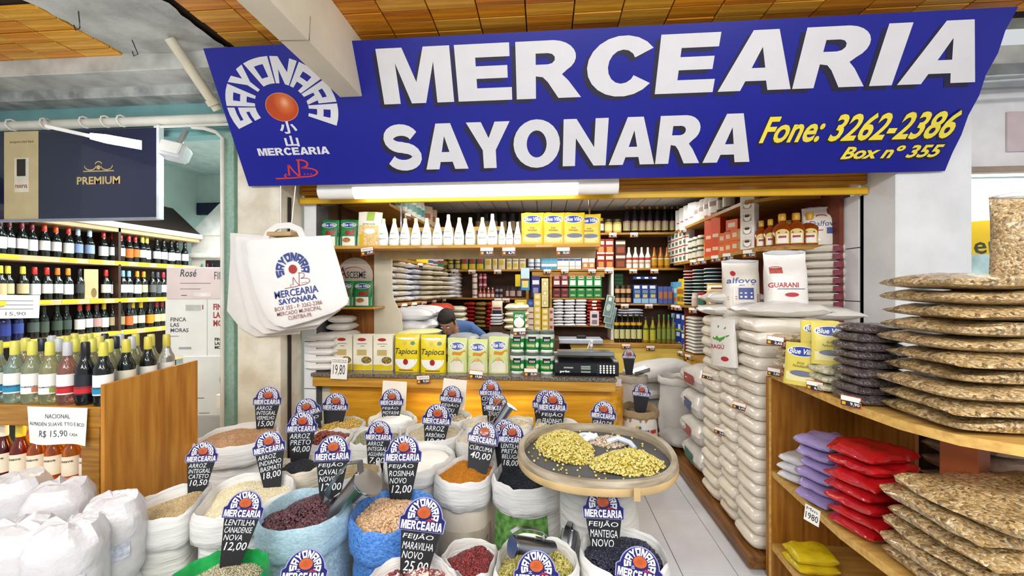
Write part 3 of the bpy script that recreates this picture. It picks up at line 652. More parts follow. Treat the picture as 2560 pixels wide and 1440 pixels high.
# ---------------------------------------------------------------- chalkboard signs
CHALK = M('dfe3ea', .8, .05); BOARD = M('17171b', .65, .25, 30); HEAD = M('17165a', .35, .06); LAV = M('8f90c4', .4)
def fsign(x, y, e=0): return (x, -e, y)
g = G(); g.prism([(-.47, .1), (.47, .1), (.235, -1.35), (-.235, -1.35)], 0, .022, lambda x, y, d: (x, -d + .011, y), BOARD); SB = g.mesh('price_board')
g = G(); dome = [(.5, -.13), (.515, .13)] + arc(0, .12, .44, .46, 8, 172, 18) + [(-.515, .13), (-.5, -.13)]; sc_ = lambda l, k, c=.1: [(x * k, (y - c) * k + c) for x, y in l]
g.prism(dome, .011, .03, lambda x, y, d: (x, -d, y), LAV); HB = g.mesh('header')
g = G(); g.flat(poly(sc_(dome, .955)), lambda x, y: fsign(x, y, .032), HEAD); HB2 = g.mesh('blue_panel')
g = G(); aw = archword(.54, 1.0, 198, -18, gap=.13, sq=1.05); g.flat(move(aw, 0, .20, .345, .335), lambda x, y: fsign(x, y, .035), LOGO_W)
g.flat(fit(heavyword('MERCEARIA'), -.455, -.1, .455, .085), lambda x, y: fsign(x, y, .035), LOGO_W)
g.flat(join(fit(text('小', .04), -.17, .13, -.1, .165), fit(text('山', .04), -.17, .095, -.1, .127)), lambda x, y: fsign(x, y, .035), LOGO_W)
g.flat(fit(squiggle(.12), .06, .095, .26, .165), lambda x, y: fsign(x, y, .035), RED); HL = g.mesh('lettering')
g = G(); g.flat(disc(0, .26, .15, .12, 22, 4), lambda x, y: (x, -.034 - .012 * max(0, 1 - (x / .15) ** 2 - ((y - .26) / .12) ** 2), y), ORANGE); HS = g.mesh('orange_sun')
def sign(bx, by, w, zc, roll, lines, label, lean=-10, face=.5, board=True, grey=False, nowrite=False):
    r = ray(bx, by); p = Vector((0, 0, EYE)) + r * zc; s = w * zc / 1000 / (1 + .35 * ((bx - 1280) / 1000) ** 2)
    yaw = -math.atan2(p.x, p.y) * face
    o = obj('price_board', SB, loc=p, rot=(R(lean), R(roll), yaw), scale=s, label=label, cat='sign')
    h = obj('header', HB, o); obj('blue_panel', HB2, h); obj('lettering', HL, h); obj('orange_sun', HS, h)
    if lines and not nowrite:
        tr = []; y = -.17
        for i, l in enumerate(lines):
            num = any(ch.isdigit() for ch in l); hh = .23 if num else (.17 if len(lines) < 4 else .145)
            hw = .46 + .17 * (y - hh) ; wd = min(2 * hw * .9, len(l) * hh * .78)
            x0 = -hw * .92 if not num else -wd / 2 + .02
            tr.append(fit(text(l, .0 if not num else .006, .12), x0, y - hh, x0 + wd, y)); y -= hh + .04
        g = G(); g.flat(join(*tr), lambda x, y: (x, -.0135, y), CHALK); obj('chalk_writing', g, o)
    return o
zs = [k[2] for k in SK]
SIGNS = [
 (669, 1004, 72, 2.62, 3, ['ARROZ', 'INTEGRAL', 'VERMELHO', '15,00'], 'chalkboard sign priced 15,00 standing in the reddish brown rice'),
 (770, 1032, 68, 2.68, -17, ['FEIJÃO'], 'tilted chalkboard sign half hidden behind the one priced 40,00'),
 (755, 1071, 78, 2.18, 2, ['ARROZ', 'PRETO', '40,00'], 'chalkboard sign priced 40,00 standing in the black rice'),
 (838, 1018, 66, 2.78, 4, [], 'blank chalkboard sign standing in the small yellow beans'),
 (505, 1146, 82, 1.86, 4, ['ARROZ', 'INTEGRAL', 'CATETO', '10,50'], 'chalkboard sign priced 10,50 standing in the beige brown rice'),
 (674, 1122, 84, 1.93, -8, ['ARROZ', 'INDIANO', 'BASMATI', '18,00'], 'chalkboard sign tilted in the white basmati rice'),
 (832, 1140, 92, 1.80, 1, ['FEIJÃO', 'CAVALO', 'NOVO', '12,00'], 'chalkboard sign standing at the back of the dark purple beans'),
 (608, 1282, 104, 1.40, 10, ['LENTILHA', 'CANADENSE', 'NOVA', '12,00'], 'chalkboard sign leaning in the lentils of the green sack'),
 (979, 1006, 60, 2.86, 2, ['FEIJÃO', 'MOYASHI', 'NOVO', '18,00'], 'chalkboard sign standing in front of a cream card by the counter'),
 (947, 1092, 70, 2.2, 4, ['ARROZ', 'INTEGRAL', 'AGULHINHA', '7,00'], 'chalkboard sign priced 7,00 standing in the grey-green lentils'),
 (1008, 1142, 92, 1.80, 2, ['FEIJÃO', 'ROSINHA', 'NOVO', '12,00'], 'chalkboard sign standing at the back of the bright blue sack'),
 (1092, 1052, 73, 2.45, 5, ['ARROZ', 'ARBÓRIO', '18,00'], 'chalkboard sign standing in front of the plump pale rice'),
 (1128, 998, 58, 2.9, 7, ['FEIJÃO', 'ANDU', '10,00'], 'chalkboard sign standing in front of a white card by the counter'),
 (1226, 982, 56, 2.92, 2, ['CEVADA', 'GRÃO', '9,00'], 'chalkboard sign for barley against the lit counter front'),
 (1243, 1019, 60, 2.72, 3, ['TRIGO'], 'chalkboard sign half covered by the upright metal scoop'),
 (1207, 1100, 78, 2.12, 10, ['CÚRCUMA', '40,00'], 'glare-washed chalkboard sign leaning back in the turmeric'),
 (1262, 1087, 66, 2.2, 0, [], 'chalkboard sign hidden behind the one in the black lentils'),
 (1279, 1098, 68, 2.07, 3, ['LENTILHA', 'PRETA', 'BELUGA', '18,00'], 'chalkboard sign priced 18,00 standing in the tiny black lentils'),
 (1364, 1013, 66, 2.84, 2, ['FEIJÃO'], 'chalkboard sign peeking out behind the one for black-eyed beans'),
 (1381, 1018, 72, 2.76, 1, ['FEIJÃO', 'FRADINHO', 'NOVO'], 'chalkboard sign for black-eyed beans behind the sieve'),
 (1508, 1039, 64, 2.6, 4, ['GRÃO DE', 'BICO'], 'chalkboard sign for chickpeas behind the right of the sieve'),
 (1055, 1312, 114, 1.36, 9, ['FEIJÃO', 'MARAVILHA', 'NOVO', '25,00'], 'chalkboard sign priced 25,00 in the red and cream mottled beans'),
 (1508, 1282, 102, 1.47, -2, ['FEIJÃO', 'MANTEIGA', 'NOVO'], 'chalkboard sign standing at the back of the black beans'),
 (760, 1440, 118, 1.27, 8, [], 'chalkboard sign in front of the light blue sack, mostly below view'),
 (1341, 1446, 112, 1.24, 0, [], 'chalkboard sign low at the front of the yellow-green beans'),
 (1596, 1436, 116, 1.26, 8, [], 'chalkboard sign low at the front of the black beans'),
]
for bx, by, w, zc, ro, ln, lb in SIGNS:
    tm = 'turmeric' in lb
    o = sign(bx, by, w, zc, ro, ln, lb, lean=-34 if tm else (-12 if zc < 2 else -8))
CARD = M('efe6d6', .6, .03)
for bx, by, w, h, ro, lb in ((984, 990, 62, 66, 2, 'cream card standing behind a chalkboard sign by the counter'), (1133, 985, 60, 66, 5, 'white card standing behind a chalkboard sign by the counter')):
    p = onY(bx, by, 2.97); g = G(); zc = depth(p); g.box((0, 0, 0), (w * zc / 1000, .006, h * zc / 1000 * 1.6), CARD, .001); obj('card', g, loc=p - Vector((0, 0, .05)), rot=(R(-5), R(ro), 0), label=lb, cat='card')
# ---------------------------------------------------------------- metal scoops
STEEL = M('a4a8ae', .24, .06, 4, 0, metal=1.0); 
def scoop_parts(L=.2, r=.045):
    b = G(); n = 14; rings = []
    for k in range(9):
        u = k / 8; half = R(100 - 45 * u ** 2.5); rr = r * (1 - .12 * u)
        out = [(rr * math.sin(-half + 2 * half * i / n), -L * u, rr * math.cos(-half + 2 * half * i / n)) for i in range(n + 1)]
        inn = [((rr - .0025) * math.sin(half - 2 * half * i / n), -L * u, (rr - .0025) * math.cos(half - 2 * half * i / n)) for i in range(n + 1)]
        rings.append(out + inn)
    b.loft(rings[::-1], STEEL)
    d = G(); d.lathe([(.001, 0), (r * .98, 0), (r, .004), (r * .98, .008), (.001, .008)], 24, STEEL); v = [(x, z, y) for x, y, z in d.v]; d.v = v; d.f = [tuple(reversed(f)) for f in d.f]
    h = G(); pts = [(0, .006, r * .7), (0, .03, r * 1.25), (0, .0, r * 1.75), (0, -.05, r * 1.85), (0, -.11, r * 1.75), (0, -.145, r * 1.35), (0, -.13, r * 1.0), (0, -.10, r * 1.05)]
    rings = []
    P = [Vector(q) for q in pts]; PP = []
    for i in range(len(P) - 1):
        for k in range(3): PP.append(P[i].lerp(P[i + 1], k / 3))
    PP.append(P[-1])
    for i, q in enumerate(PP):
        t = (PP[min(i + 1, len(PP) - 1)] - PP[max(0, i - 1)]).normalized(); nrm = t.cross(Vector((1, 0, 0)))
        rings.append([q + Vector((sx * .012, 0, 0)) + nrm * sy * .0015 for sx, sy in ((-1, -1), (1, -1), (1, 1), (-1, 1))])
    h.loft(rings, STEEL); return b, d, h
sb, sd, sh = scoop_parts()
SCK = Kit('scoop', 'scoop', sb, [('end_disc', sd), ('handle', sh)])
def scoop(px, py, zc, rot, sc, label): SCK.put(Vector((0, 0, EYE)) + ray(px, py) * zc, label, 'metal scoops', rot, sc)
scoop(918, 1208, 1.62, (R(50), R(0), R(-100)), 1.42, 'shiny metal scoop dug into the dark purple beans')
scoop(1284, 1366, 1.33, (R(20), R(0), R(118)), .78, 'shiny metal scoop lying in the yellow-green beans')
scoop(1276, 1018, 2.6, (R(56), R(0), R(-75)), 1.05, 'metal scoop upright in the sack behind the black lentils')
scoop(1428, 1335, 1.62, (R(40), R(0), R(-20)), .9, 'dull metal scoop beneath the round sieve')
# ---------------------------------------------------------------- round sieve on a sack
SC0 = onZ(1488, 1122, .915); sz = .915; r = .315
RIMW = M('b2a692', .75, 0, 6, .3, dark='8a7c66', stretch=(1, 1, 6)); RIMW2 = M('c2a574', .6, .2, 5)
bme, cme = sack_mesh(.165, .858, CW2, CW2, 77, roll=.05); squash(bme, len(CIR) - 1); squash(cme, len(CIR) - 1); s = obj('sack', bme, loc=(SC0.x + .015, SC0.y + .02, 0), label='tall white sack carrying the round sieve', cat='sack'); obj('rolled_rim', cme, s)
def wv(p, a): k = 1 + .01 * math.sin(2 * a + 1); return (p[0] * k, p[1] * k, p[2] + .006 * math.sin(a * 3))
g = G(); g.lathe([(r * .99, -.03), (r * 1.0, -.045), (r * 1.03, -.045), (r * 1.035, 0), (r * 1.02, .008), (r * .955, .006), (r * .94, -.012), (r * .95, -.03), (r * .99, -.03)], 64, RIMW, fn=wv, cap=False)
sv = obj('sieve', g, loc=(SC0.x, SC0.y, sz), label='big round wooden-rimmed sieve with heaps of yellow beans on it', cat='sieve')
g = G(); g.lathe([(r * 1.036, -.044), (r * 1.042, -.04), (r * 1.042, -.02), (r * 1.036, -.016)], 64, RIMW2, fn=wv, cap=False); obj('hoop_band', g, sv)
g = G(); g.flat(disc(0, 0, r * .96, r * .96, 48, 6), lambda x, y: (x, y, -.03 - .004 * (1 - (x * x + y * y) / r / r)), M('6f6e6e', .55, 0, 350, .6, dark='4f4e50')); obj('wire_mesh', g, sv)
g = G(); g.box((.10 * r / .315, -r * 1.04, -.022), (.022, .006, .045), RIMW2); obj('hoop_joint', g, sv)
YB = seeds(('a8953a', 'c6b250', 'd6c674', 'ddd29a'), .4)
def heap(px, py, rx, ry, hgt, n, dims, mat, seed, label, q=1, rotz=0):
    p = onZ(px, py, sz - .03); me = mound(rx, ry, hgt, dims, n, q, mat, seed, edge=.93, lump=.006); obj('beans', me, loc=(p.x, p.y, sz - .03), rot=(0, 0, rotz), label=label, cat='grain', kind='stuff')
PE = (.0058, .0054, .0045)
heap(1410, 1118, .125, .185, .05, 1500, PE, YB, 901, 'heap of yellow beans on the left of the sieve', rotz=.25)
heap(1566, 1162, .155, .10, .05, 1300, PE, YB, 902, 'heap of yellow beans at the front right of the sieve', rotz=.15)
heap(1525, 1108, .10, .045, .025, 380, PE, seeds(('a8927c', 'c4b09c', 'd8c8b6'), .5), 903, 'small heap of pinkish grey peas at the back of the sieve')
rs = np.random.RandomState(4); a = rs.uniform(0, 2 * PI, 170); q = r * .92 * np.sqrt(rs.uniform(.05, 1, 170))
me = seeds_mesh(np.stack([q * np.cos(a), q * np.sin(a), np.full(170, -.026)], 1), None, PE, 1, YB, 77); obj('loose_beans', me, loc=(SC0.x, SC0.y, sz), label='loose beans scattered over the sieve mesh', cat='grain', kind='stuff')
p = onZ(1470, 1092, sz); g = G(); pillow(g, .09, .06, .03, M('dfe6ee', .15, .05, 9, .4), amp=.012, seed=5); obj('plastic_bag', g, loc=(p.x, p.y + .03, sz - .028), rot=(0, 0, .4), label='crumpled clear plastic bag at the back of the sieve', cat='bag')
p = onZ(1550, 1105, sz); g = G(); g.tube([(p.x - .05, p.y + .04, sz - .015), (p.x, p.y + .035, sz + .004), (p.x + .045, p.y + .005, sz - .004), (p.x + .06, p.y - .03, sz - .014)], [.011, .013, .012, .009], 8, M('c9d2dc', .25, .05, 9, .3)); obj('plastic_tube', g, label='rolled pale plastic wrapper lying on the sieve', cat='wrapper')
# ================================================================ COUNTER
YW = wood('e0a426', 'c08214', 0, .4, 2.2); YW2 = wood('cf9b3c', 'b07f2a', 0, .42, 2.5); DW = wood('a8692c', '7d4718', 2, .45); PLY = wood('c79a52', 'b08440', 0, .5, 2.5)
GRAN = M('8c8378', .25, 0, 120, 0, dark='3c3630', coat=.3); BEIGE = M('dcd3bd', .5, .04)
g = G(); g.box((-.66, 3.38, .40), (2.2, .42, .8), YW, .004); g.lathe([(.21, 0), (.21, .8)], 20, YW, (.44, 3.38, 0)); ct = obj('shop_counter', g, label='golden wooden shop counter with speckled granite top under the hanging shelf', cat='counter')
g = G(); g.box((-.66, 3.35, .905), (2.41, .58, .03), GRAN, .005); obj('granite_top', g, ct)
g = G(); g.box((-.66, 3.36, .85), (2.4, .56, .08), YW2, .004); obj('wooden_edge', g, ct)
g = G(); g.box((-1.81, 3.36, .4), (.09, .3, .8), BEIGE, .003); obj('end_panel', g, ct)
CZ = .921
# ---------------------------------------------------------------- packet kits
def disc_e(cx, cz, rx, rz): return disc(cx, cz, rx, rz, 18, 2)
ROYAL = M('27439c', .4, .05); PW = M('f3f1ea', .4, .02); INK = M('2c2a30', .5); GRN = M('1f7a3c', .35, .12); DRED = M('a5231f', .4, .08); AMB = M('d98a1c', .4, .1); BROWN = M('6b4026', .5, .2)
def brand_oval(P, g, cx, cz, rx, rz): 
    P.dec(g, disc_e(cx, cz, rx * 1.12, rz * 1.14), PW, .0012); P.dec(g, disc_e(cx, cz, rx, rz), ROYAL, .002); P.dec(g, fit(text('Blue Ville', .03, .2), cx - rx * .92, cz - rz * .55, cx + rx * .92, cz + rz * .6), PW, .003)
def rice_pouch(w, h, t, body, kind, seed, sq=3.2):
    P = Pouch(w, h, t, seed, square=sq, taper=.4, topflat=.05); b = G(); P.body(b, body); p = G()
    if kind == 'yellow':
        P.dec(p, rect(-w * .4, .02, w * .4, h * .3, 4, 3), M('e9dca0', .4), .001); P.dec(p, disc_e(w * .05, h * .28, w * .34, h * .07), M('6f7488', .4), .0016); brand_oval(P, p, 0, h * .79, w * .37, h * .11)
        P.dec(p, fit(text('Arroz\nParboilizado', .02), -w * .2, h * .42, w * .2, h * .56), M('8a7a2a', .5), .002)
    elif kind == 'green':
        P.dec(p, rect(-w * .47, .01, w * .47, h * .38, 6, 4), PW, .001); P.dec(p, stroke([(-w * .46, h * .42), (-w * .1, h * .52), (w * .2, h * .5), (w * .46, h * .62)], h * .14), DRED, .0016)
        P.dec(p, disc_e(-w * .1, h * .25, w * .22, h * .09), M('a8763e', .5, .3, 40), .0018); brand_oval(P, p, 0, h * .8, w * .36, h * .09)
        for k in range(4): P.dec(p, stroke([(-w * .48, h * (.66 + .08 * k)), (-w * .3, h * (.68 + .08 * k))], h * .025), M('7fc48a', .4), .0012); P.dec(p, stroke([(w * .48, h * (.68 + .08 * k)), (w * .32, h * (.66 + .08 * k))], h * .025), M('7fc48a', .4), .0012)
    elif kind == 'lime':
        P.dec(p, rect(-w * .46, .01, w * .46, h * .34, 6, 4), M('e9e2cf', .4), .001); brand_oval(P, p, 0, h * .77, w * .35, h * .105)
        P.dec(p, stroke([(-w * .44, h * .5), (-w * .15, h * .57), (w * .15, h * .55), (w * .42, h * .62)], h * .09), AMB, .0018)
        for a in (-1, 1):
            for q in range(3): P.dec(p, stroke([(a * w * .04, h * .42), (a * w * (.18 + .06 * q), h * (.36 - .035 * q))], h * .018), M('9aa27c', .5), .0018)
        P.dec(p, disc_e(0, h * .40, w * .14, h * .05), M('d9a860', .5, .3, 50), .002)
    elif kind == 'tapioca':
        P.dec(p, disc_e(0, h * .92, w * .46, h * .07), PW, .001); P.dec(p, fit(text('Tapioca', .012, .25), -w * .43, h * .43, w * .44, h * .63), INK, .002)
        P.dec(p, disc(0, h * .34, w * .44, h * .27, 18, 3, PI, 2 * PI), PW, .0016); P.dec(p, disc_e(0, h * .27, w * .1, h * .08), DRED, .0026); P.dec(p, rect(-w * .46, .01, w * .46, h * .06, 4, 1), M('8a3a1c', .5, .3, 30), .0018)
        P.dec(p, disc_e(w * .26, h * .77, w * .09, h * .05), M('4f7d55', .4), .0022); P.dec(p, disc_e(-w * .06, h * .77, w * .07, h * .045), M('d6b414', .4), .0022)
    elif kind == 'pouch':
        P.dec(p, rect(-w * .4, h * .02, w * .4, h * .6, 5, 4), M('d9b97c', .5, .2, 60), .001); P.dec(p, disc_e(w * .05, h * .43, w * .22, h * .08), PW, .0016); P.dec(p, rect(-w * .12, h * .74, w * .2, h * .99, 3, 3), M('8fae4a', .4), .0016)
        P.dec(p, rect(-w * .36, h * .02, -w * .2, h * .35, 2, 3), M('d6b814', .4), .0018); P.dec(p, fit(text('granola', .01), -w * .26, h * .6, w * .26, h * .68), M('8c8a84', .5), .0018)
    return b, p
def rpkit(w, h, t, body, kind, seed, name='packet'): b, p = rice_pouch(w, h, t, body, kind, seed); return Kit(name, 'packet', b, [('printed_panel', p)])
YELP = M('e2c42e', .3, .06, 6, .25, bscale=30); LIME = M('cfd88c', .4, .05, 6, .15); GRNP = M('1e7d40', .3, .25, 30, .2)
def spot(px, Y, z): p = onY(px, 720, Y); return Vector((p.x, p.y, z))
def pxs(Y, px): return depth(onY(px, 720, Y)) / 1000
# price tags: small white-over-black card in a red frame
TAGS = 0
def tag(p, w, ro, name, price, label, yaw=0, lean=-8):
    h = w * .62; g = G(); g.box((0, 0, 0), (w, .003, h), M('d2502c', .4, .05), .0008); o = obj('price_tag', g, loc=p, rot=(R(lean), R(ro), yaw), label=label, cat='price tag', group=None)
    q = G(); f = lambda e: (lambda x, z: (x, -.0016 - e, z)); q.flat(rect(-w * .47, h * .02, w * .47, h * .45), f(.0003), PW); q.flat(rect(-w * .47, -h * .45, w * .47, h * .02), f(.0003), INK)
    q.flat(rect(-w * .42, -h * .36, -w * .24, -h * .08), f(.0006), M('e0a81e', .4))
    if name: q.flat(fit(text(name, .01), -w * .42, h * .12, w * .42, h * .36), f(.0006), M('6a6a72', .5))
    if price: q.flat(fit(text(price, .03), -w * .02 if len(price) < 6 else -w * .16, -h * .38, w * .43, -h * .05), f(.0006), PW)
    obj('price_print', q, o); return o
# ---------------------------------------------------------------- on the counter
Y0 = 3.2; s = pxs(Y0, 1000)
b = packbox(49 * s, .07, 90 * s, M('ece6d2', .45, .04)); w, h = 49 * s, 90 * s
pr = G(); F_ = lambda e: (lambda x, z: (x, -.0355 - e, z))
pr.flat(rect(-w * .48, .004, w * .48, h * .17), F_(0), M('d8bc1c', .4)); pr.flat(disc_e(w * .17, h * .27, w * .31, h * .13), F_(.0004), M('e6e2da', .4)); pr.flat(disc_e(w * .19, h * .29, w * .26, h * .1), F_(.0008), M('a58a3c', .6, 0, 70, dark='5c4a20'))
pr.flat(rect(-w * .3, h * .42, w * .2, h * .58), F_(.0006), M('c9b070', .5)); pr.flat(disc_e(-w * .05, h * .86, w * .22, h * .045), F_(.0004), DRED); pr.flat(fit(text('la maison', .01), -w * .2, h * .84, w * .1, h * .88), F_(.0008), PW) if False else None
pr.flat(stroke([(-w * .3, h * .74), (0, h * .745), (w * .22, h * .74)], h * .012), F_(.0004), INK); pr.flat(stroke([(-w * .12, h * .68), (w * .1, h * .68)], h * .012), F_(.0004), INK)
CK = Kit('carton', 'carton', b, [('printed_panel', pr)])
for i, px in enumerate((861, 911, 961)): CK.put(spot(px, Y0 + .02, CZ), lab('cream couscous carton with yellow base on the counter', i, 3), 'couscous cartons', rot=(0, 0, R(3)))
TK = rpkit(64 * s, 92 * s, .085, M('e6cf1a', .3, .08, 6, .3, bscale=30), 'tapioca', 3)
for i, px in enumerate((1019, 1084)): TK.put(spot(px, Y0 - .02 * i, CZ), lab('yellow tapioca packet with white plate picture', i, 2), 'tapioca packets', rot=(0, 0, R(-2 + 4 * i)))
g = G(); pillow(g, .36, .2, .06, M('ece4a8', .35, .1, 5, .3), seed=4); obj('packet', g, loc=spot(1050, Y0 + .13, CZ + 92 * s * .9), rot=(0, R(-3), 0), label='pale yellow packet lying across the tops of the tapioca packets', cat='packet')
g = G(); g.box((0, 0, .12), (.3, .1, .24), M('d9cfa0', .5), .004); obj('carton', g, loc=spot(1060, Y0 + .16, CZ), label='plain cream carton hidden behind the tapioca packets', cat='carton')
LK = rpkit(50 * s, 84 * s, .075, LIME, 'lime', 9)
for i, px in enumerate((1144, 1195, 1247)): LK.put(spot(px, Y0 - .01, CZ), lab('pale lime rice packet with blue oval', i, 3), 'lime rice packets', scale=(1, 1, (1.0, .97, 1.05)[i]))
# six plastic tubs in two layers
rt, ht = 18.5 * s, 52 * s
b = G(); b.lathe([(rt * .88, 0), (rt * .92, .004), (rt, ht * .8), (rt * .96, ht * .82), (rt * .9, ht * .86)], 24, M('dfe5de', .3, .03)); l = G(); l.lathe([(rt * .93, ht * .84), (rt * .99, ht * .85), (rt * .99, ht * .97), (rt * .9, ht), (.001, ht)], 24, M('5f6e62', .35, .1))
p = wraplabel(rt * .97, ht * .06, ht * .78, M('1f8a3c', .35, .08), 175, 24); f = wrapat(rt * .975, .0016)
p.flat(rect(-rt * .8, ht * .06, rt * .8, ht * .14, 8, 1), f, PW); p.flat(rect(-rt * 1.2, ht * .14, rt * 1.2, ht * .2, 8, 1), f, M('125a26', .4)); p.flat(rect(-rt * .55, ht * .5, rt * .5, ht * .74, 6, 1), f, M('12241a', .4)); p.flat(rect(-rt * .8, ht * .28, rt * .3, ht * .4, 6, 1), f, M('c9b88a', .5, .3, 60)); p.flat(disc_e(rt * .7, ht * .36, rt * .26, ht * .12), f, PW)
p.flat(fit(text('coco', .03), -rt * .38, ht * .54, rt * .36, ht * .64), lambda x, z: wrapat(rt * .975, .003)(x, z), PW)
UB = Kit('tub', 'tub', b, [('lid', l), ('label', p)])
for j in range(2):
    for i, px in enumerate((1294, 1331, 1367)): UB.put(spot(px, Y0, CZ + j * ht * .995), f'green labelled white tub on the counter, {"lower" if j == 0 else "upper"} layer, {("left","middle","right")[i]}', 'green labelled tubs')
P = Pouch(.1, .15, .05, 21); b = G(); P.body(b, GRNP); p = G(); P.dec(p, disc_e(0, .06, .042, .04), PW); pt_ = G(); P.dec(pt_, fit(text('sagu', .03, .2), -.035, .095, .035, .125), PW, .002)
z2 = CZ + 2 * ht
Kit('packet', 'packet', b, [('white_patch', p), ('lettering', pt_)]).put(spot(1298, Y0 + .02, z2), 'small green packet standing on top of the tubs')
# scale
SW = 148 * s; g = G(); sz0 = CZ
prof = [(-.13, .0), (-.145, .02), (-.14, .075), (-.11, .088), (.12, .09), (.14, .03), (.14, 0)]
g.loft([[(x * k, y, z) for y, z in prof] for x, k in ((-SW / 2, 1), (-SW / 2 + .004, 1), (SW / 2 - .004, 1), (SW / 2, 1))], M('17181f', .3, .05))
scp = spot(1462, Y0 + .05, CZ); sc = obj('weighing_scale', g, loc=scp, scale=(1, 1, 1.32), label='black shop weighing scale with steel tray and round white keys', cat='scale')
q = G(); q.box((0, .02, .118), (SW * .9, .25, .012), STEEL, .004); q.box((0, -.1, .128), (SW * .88, .008, .02), STEEL, .002); obj('tray', q, sc)
q = G(); fs = lambda x, z: (x, -.1455 + .09 * max(0, 0) , z); slope = lambda e: (lambda x, z: (x, -.1455 - e + (z - .02) * .09, z))
kg = G(); kg.prism(arc(0, 0, .0075, .0055, 0, 330, 11), 0, .002, lambda x, z, d: (x, -d, z), PW); km = kg.mesh('key')
for i in range(5):
    for j in range(4): obj('key', km, sc, slope(0)(SW * (.215 + .052 * i), .024 + .0125 * j))
q = G(); LCD = M('8fa39a', .3, .05)
for x0, z0, ww in ((-.36, .045, .15), (-.09, .052, .15), (-.09, .04, .15), (-.09, .022, .15)): dq = G(); dq.flat(rect(SW * x0, z0, SW * (x0 + ww), z0 + .009), slope(.0006), LCD); obj('display', dq, sc)
q.flat(fit(text('prix', .06), -SW * .42, .018, -SW * .26, .034), slope(.0006), PW); q.flat(stroke([(SW * .175, .01), (SW * .175, .072)], .0015), slope(.0006), M('4a6a8a', .4)); obj('display_print', q, sc)
# behind the scale: spray bottle, card, carton
g = G(); bottle(g, .032, .16, M('d9dee0', .15, .03, trans=.6), .35, 16, .55); sb_ = obj('spray_bottle', g, loc=spot(1478, 3.42, CZ + .0), scale=1.15, label='clear spray bottle with white trigger head behind the scale', cat='bottle')
g = G(); g.box((0, 0, .185), (.022, .03, .05), WHITE, .004); g.box((0, -.02, .205), (.018, .06, .02), WHITE, .004); g.box((-.02, -.025, .175), (.008, .012, .05), WHITE, .003, Matrix.Rotation(R(20), 3, 'Y').to_4x4()); obj('trigger_head', g, sb_)
b = packbox(.13, .05, .135, M('e4dfd8', .45), [(disc_e(.015, .085, .035, .03), M('d9bd84', .5, .2, 30)), (rect(-.06, .01, .06, .04), M('4a5690', .5)), (fit(text('NUTRI', .03), -.055, .014, .055, .036), PW)]); obj('carton', b, loc=spot(1403, 3.42, CZ), label='small white and blue carton standing behind the left end of the scale', cat='carton')
g = G(); g.box((0, 0, .03), (.17, .12, .06), M('2c2f80', .4), .004); obj('tray', g, loc=spot(1440, 3.45, CZ), label='flat blue box behind the scale tray', cat='box')
# white bags stacked at the left end of the counter
b = G(); pillow(b, .2, .25, .066, M('ece8e4', .5, .03, 8, .2), seed=31, pw=4); PB = b.mesh('bag')
for k in range(5): obj('flour_bag', PB, loc=spot(812, 3.2, CZ + k * .061), rot=(0, 0, R(90 + rnd.uniform(-5, 5))), label=lab('white flour bag stacked at the left counter end', k, 5, 'bottom', 'top'), cat='bag', group='flour bags on the counter')
for k in range(3): obj('flour_bag', PB, loc=spot(858, 3.34, CZ + .25 + k * .064), rot=(0, 0, R(12 * k - 10)), scale=1.0, label=lab('pale bag across the back of the flour stack', k, 3, 'bottom', 'top'), cat='bag', group='upper flour bags on the counter')
g = G(); g.box((0, 0, .12), (.14, .12, .25), M('d9d2c2', .5), .004); obj('carton', g, loc=spot(856, 3.36, CZ), label='plain cream box under the upper pale bags on the counter', cat='box')
p = onY(848, 921, 3.06); g = G(); g.box((0, 0, 0), (.135, .002, .17), PW, .0006); o = obj('price_card', g, loc=p, rot=(R(-3), R(2), 0), label='handwritten white card reading couscous 19,80 hung on the counter edge', cat='card'); q = G(); q.flat(join(fit(text('COUSCOUS', 0), -.058, .045, .058, .07), fit(text('19,80', 0), -.05, -.06, .05, .03)), lambda x, z: (x, -.0016, z), INK); obj('handwriting', q, o)
tag(onY(1058, 949, 3.058), .105, -4, 'TAPIOCA', '9,50', 'red framed price tag 9,50 under the tapioca packets', lean=0)
tag(onY(1190, 937, 3.058), .11, 5, '', '19,80', 'red framed price tag 19,80 under the lime packets', lean=0)
tag(onY(1327, 931, 3.058), .105, 0, '', '35,00', 'red framed price tag 35,00 under the tubs', lean=0)
tag(spot(1299, 3.13, CZ + 2 * ht - .005), .1, -3, '', '9,00', 'red framed price tag 9,00 above the tubs', lean=-4)
# ================================================================ HANGING SHELF
HZ = 1.94
g = G(); g.box((-.71, 3.27, HZ - .012), (2.28, .32, .026), YW2, .003); hs = obj('hanging_shelf', g, label='long wooden shelf hanging over the counter with white bottles and packets', cat='shelf')
g = G(); g.box((-.5, 3.40, HZ - .055), (1.86, .03, .07), M('b9a27a', .5, .1), .003); obj('rail', g, hs)
g = G(); g.box((-1.245, 3.41, HZ + .28), (.012, .02, .56), STEEL); obj('hanger_rod', g, hs)
g = G(); g.box((.38, 3.41, HZ + .28), (.012, .02, .56), STEEL); obj('hanger_rod', g, hs)
GK = rpkit(.155, .23, .07, GRNP, 'green', 12)
YS = 3.2; ss = pxs(YS, 1000)
for i, px in enumerate((826, 875)): GK.put(spot(px, YS + .03, HZ + .001), lab('green and white rice packet with red band on the hanging shelf', i, 2), 'green rice packets', rot=(0, 0, R(4)))
rpkit(62 * ss, 86 * ss, .06, M('dcd8cc', .25, .06, 6, .2), 'pouch', 15, 'pouch').put(spot(924, YS - .02, HZ + .001), 'clear pouch of granola with green top label on the hanging shelf', rot=(0, R(2), 0))
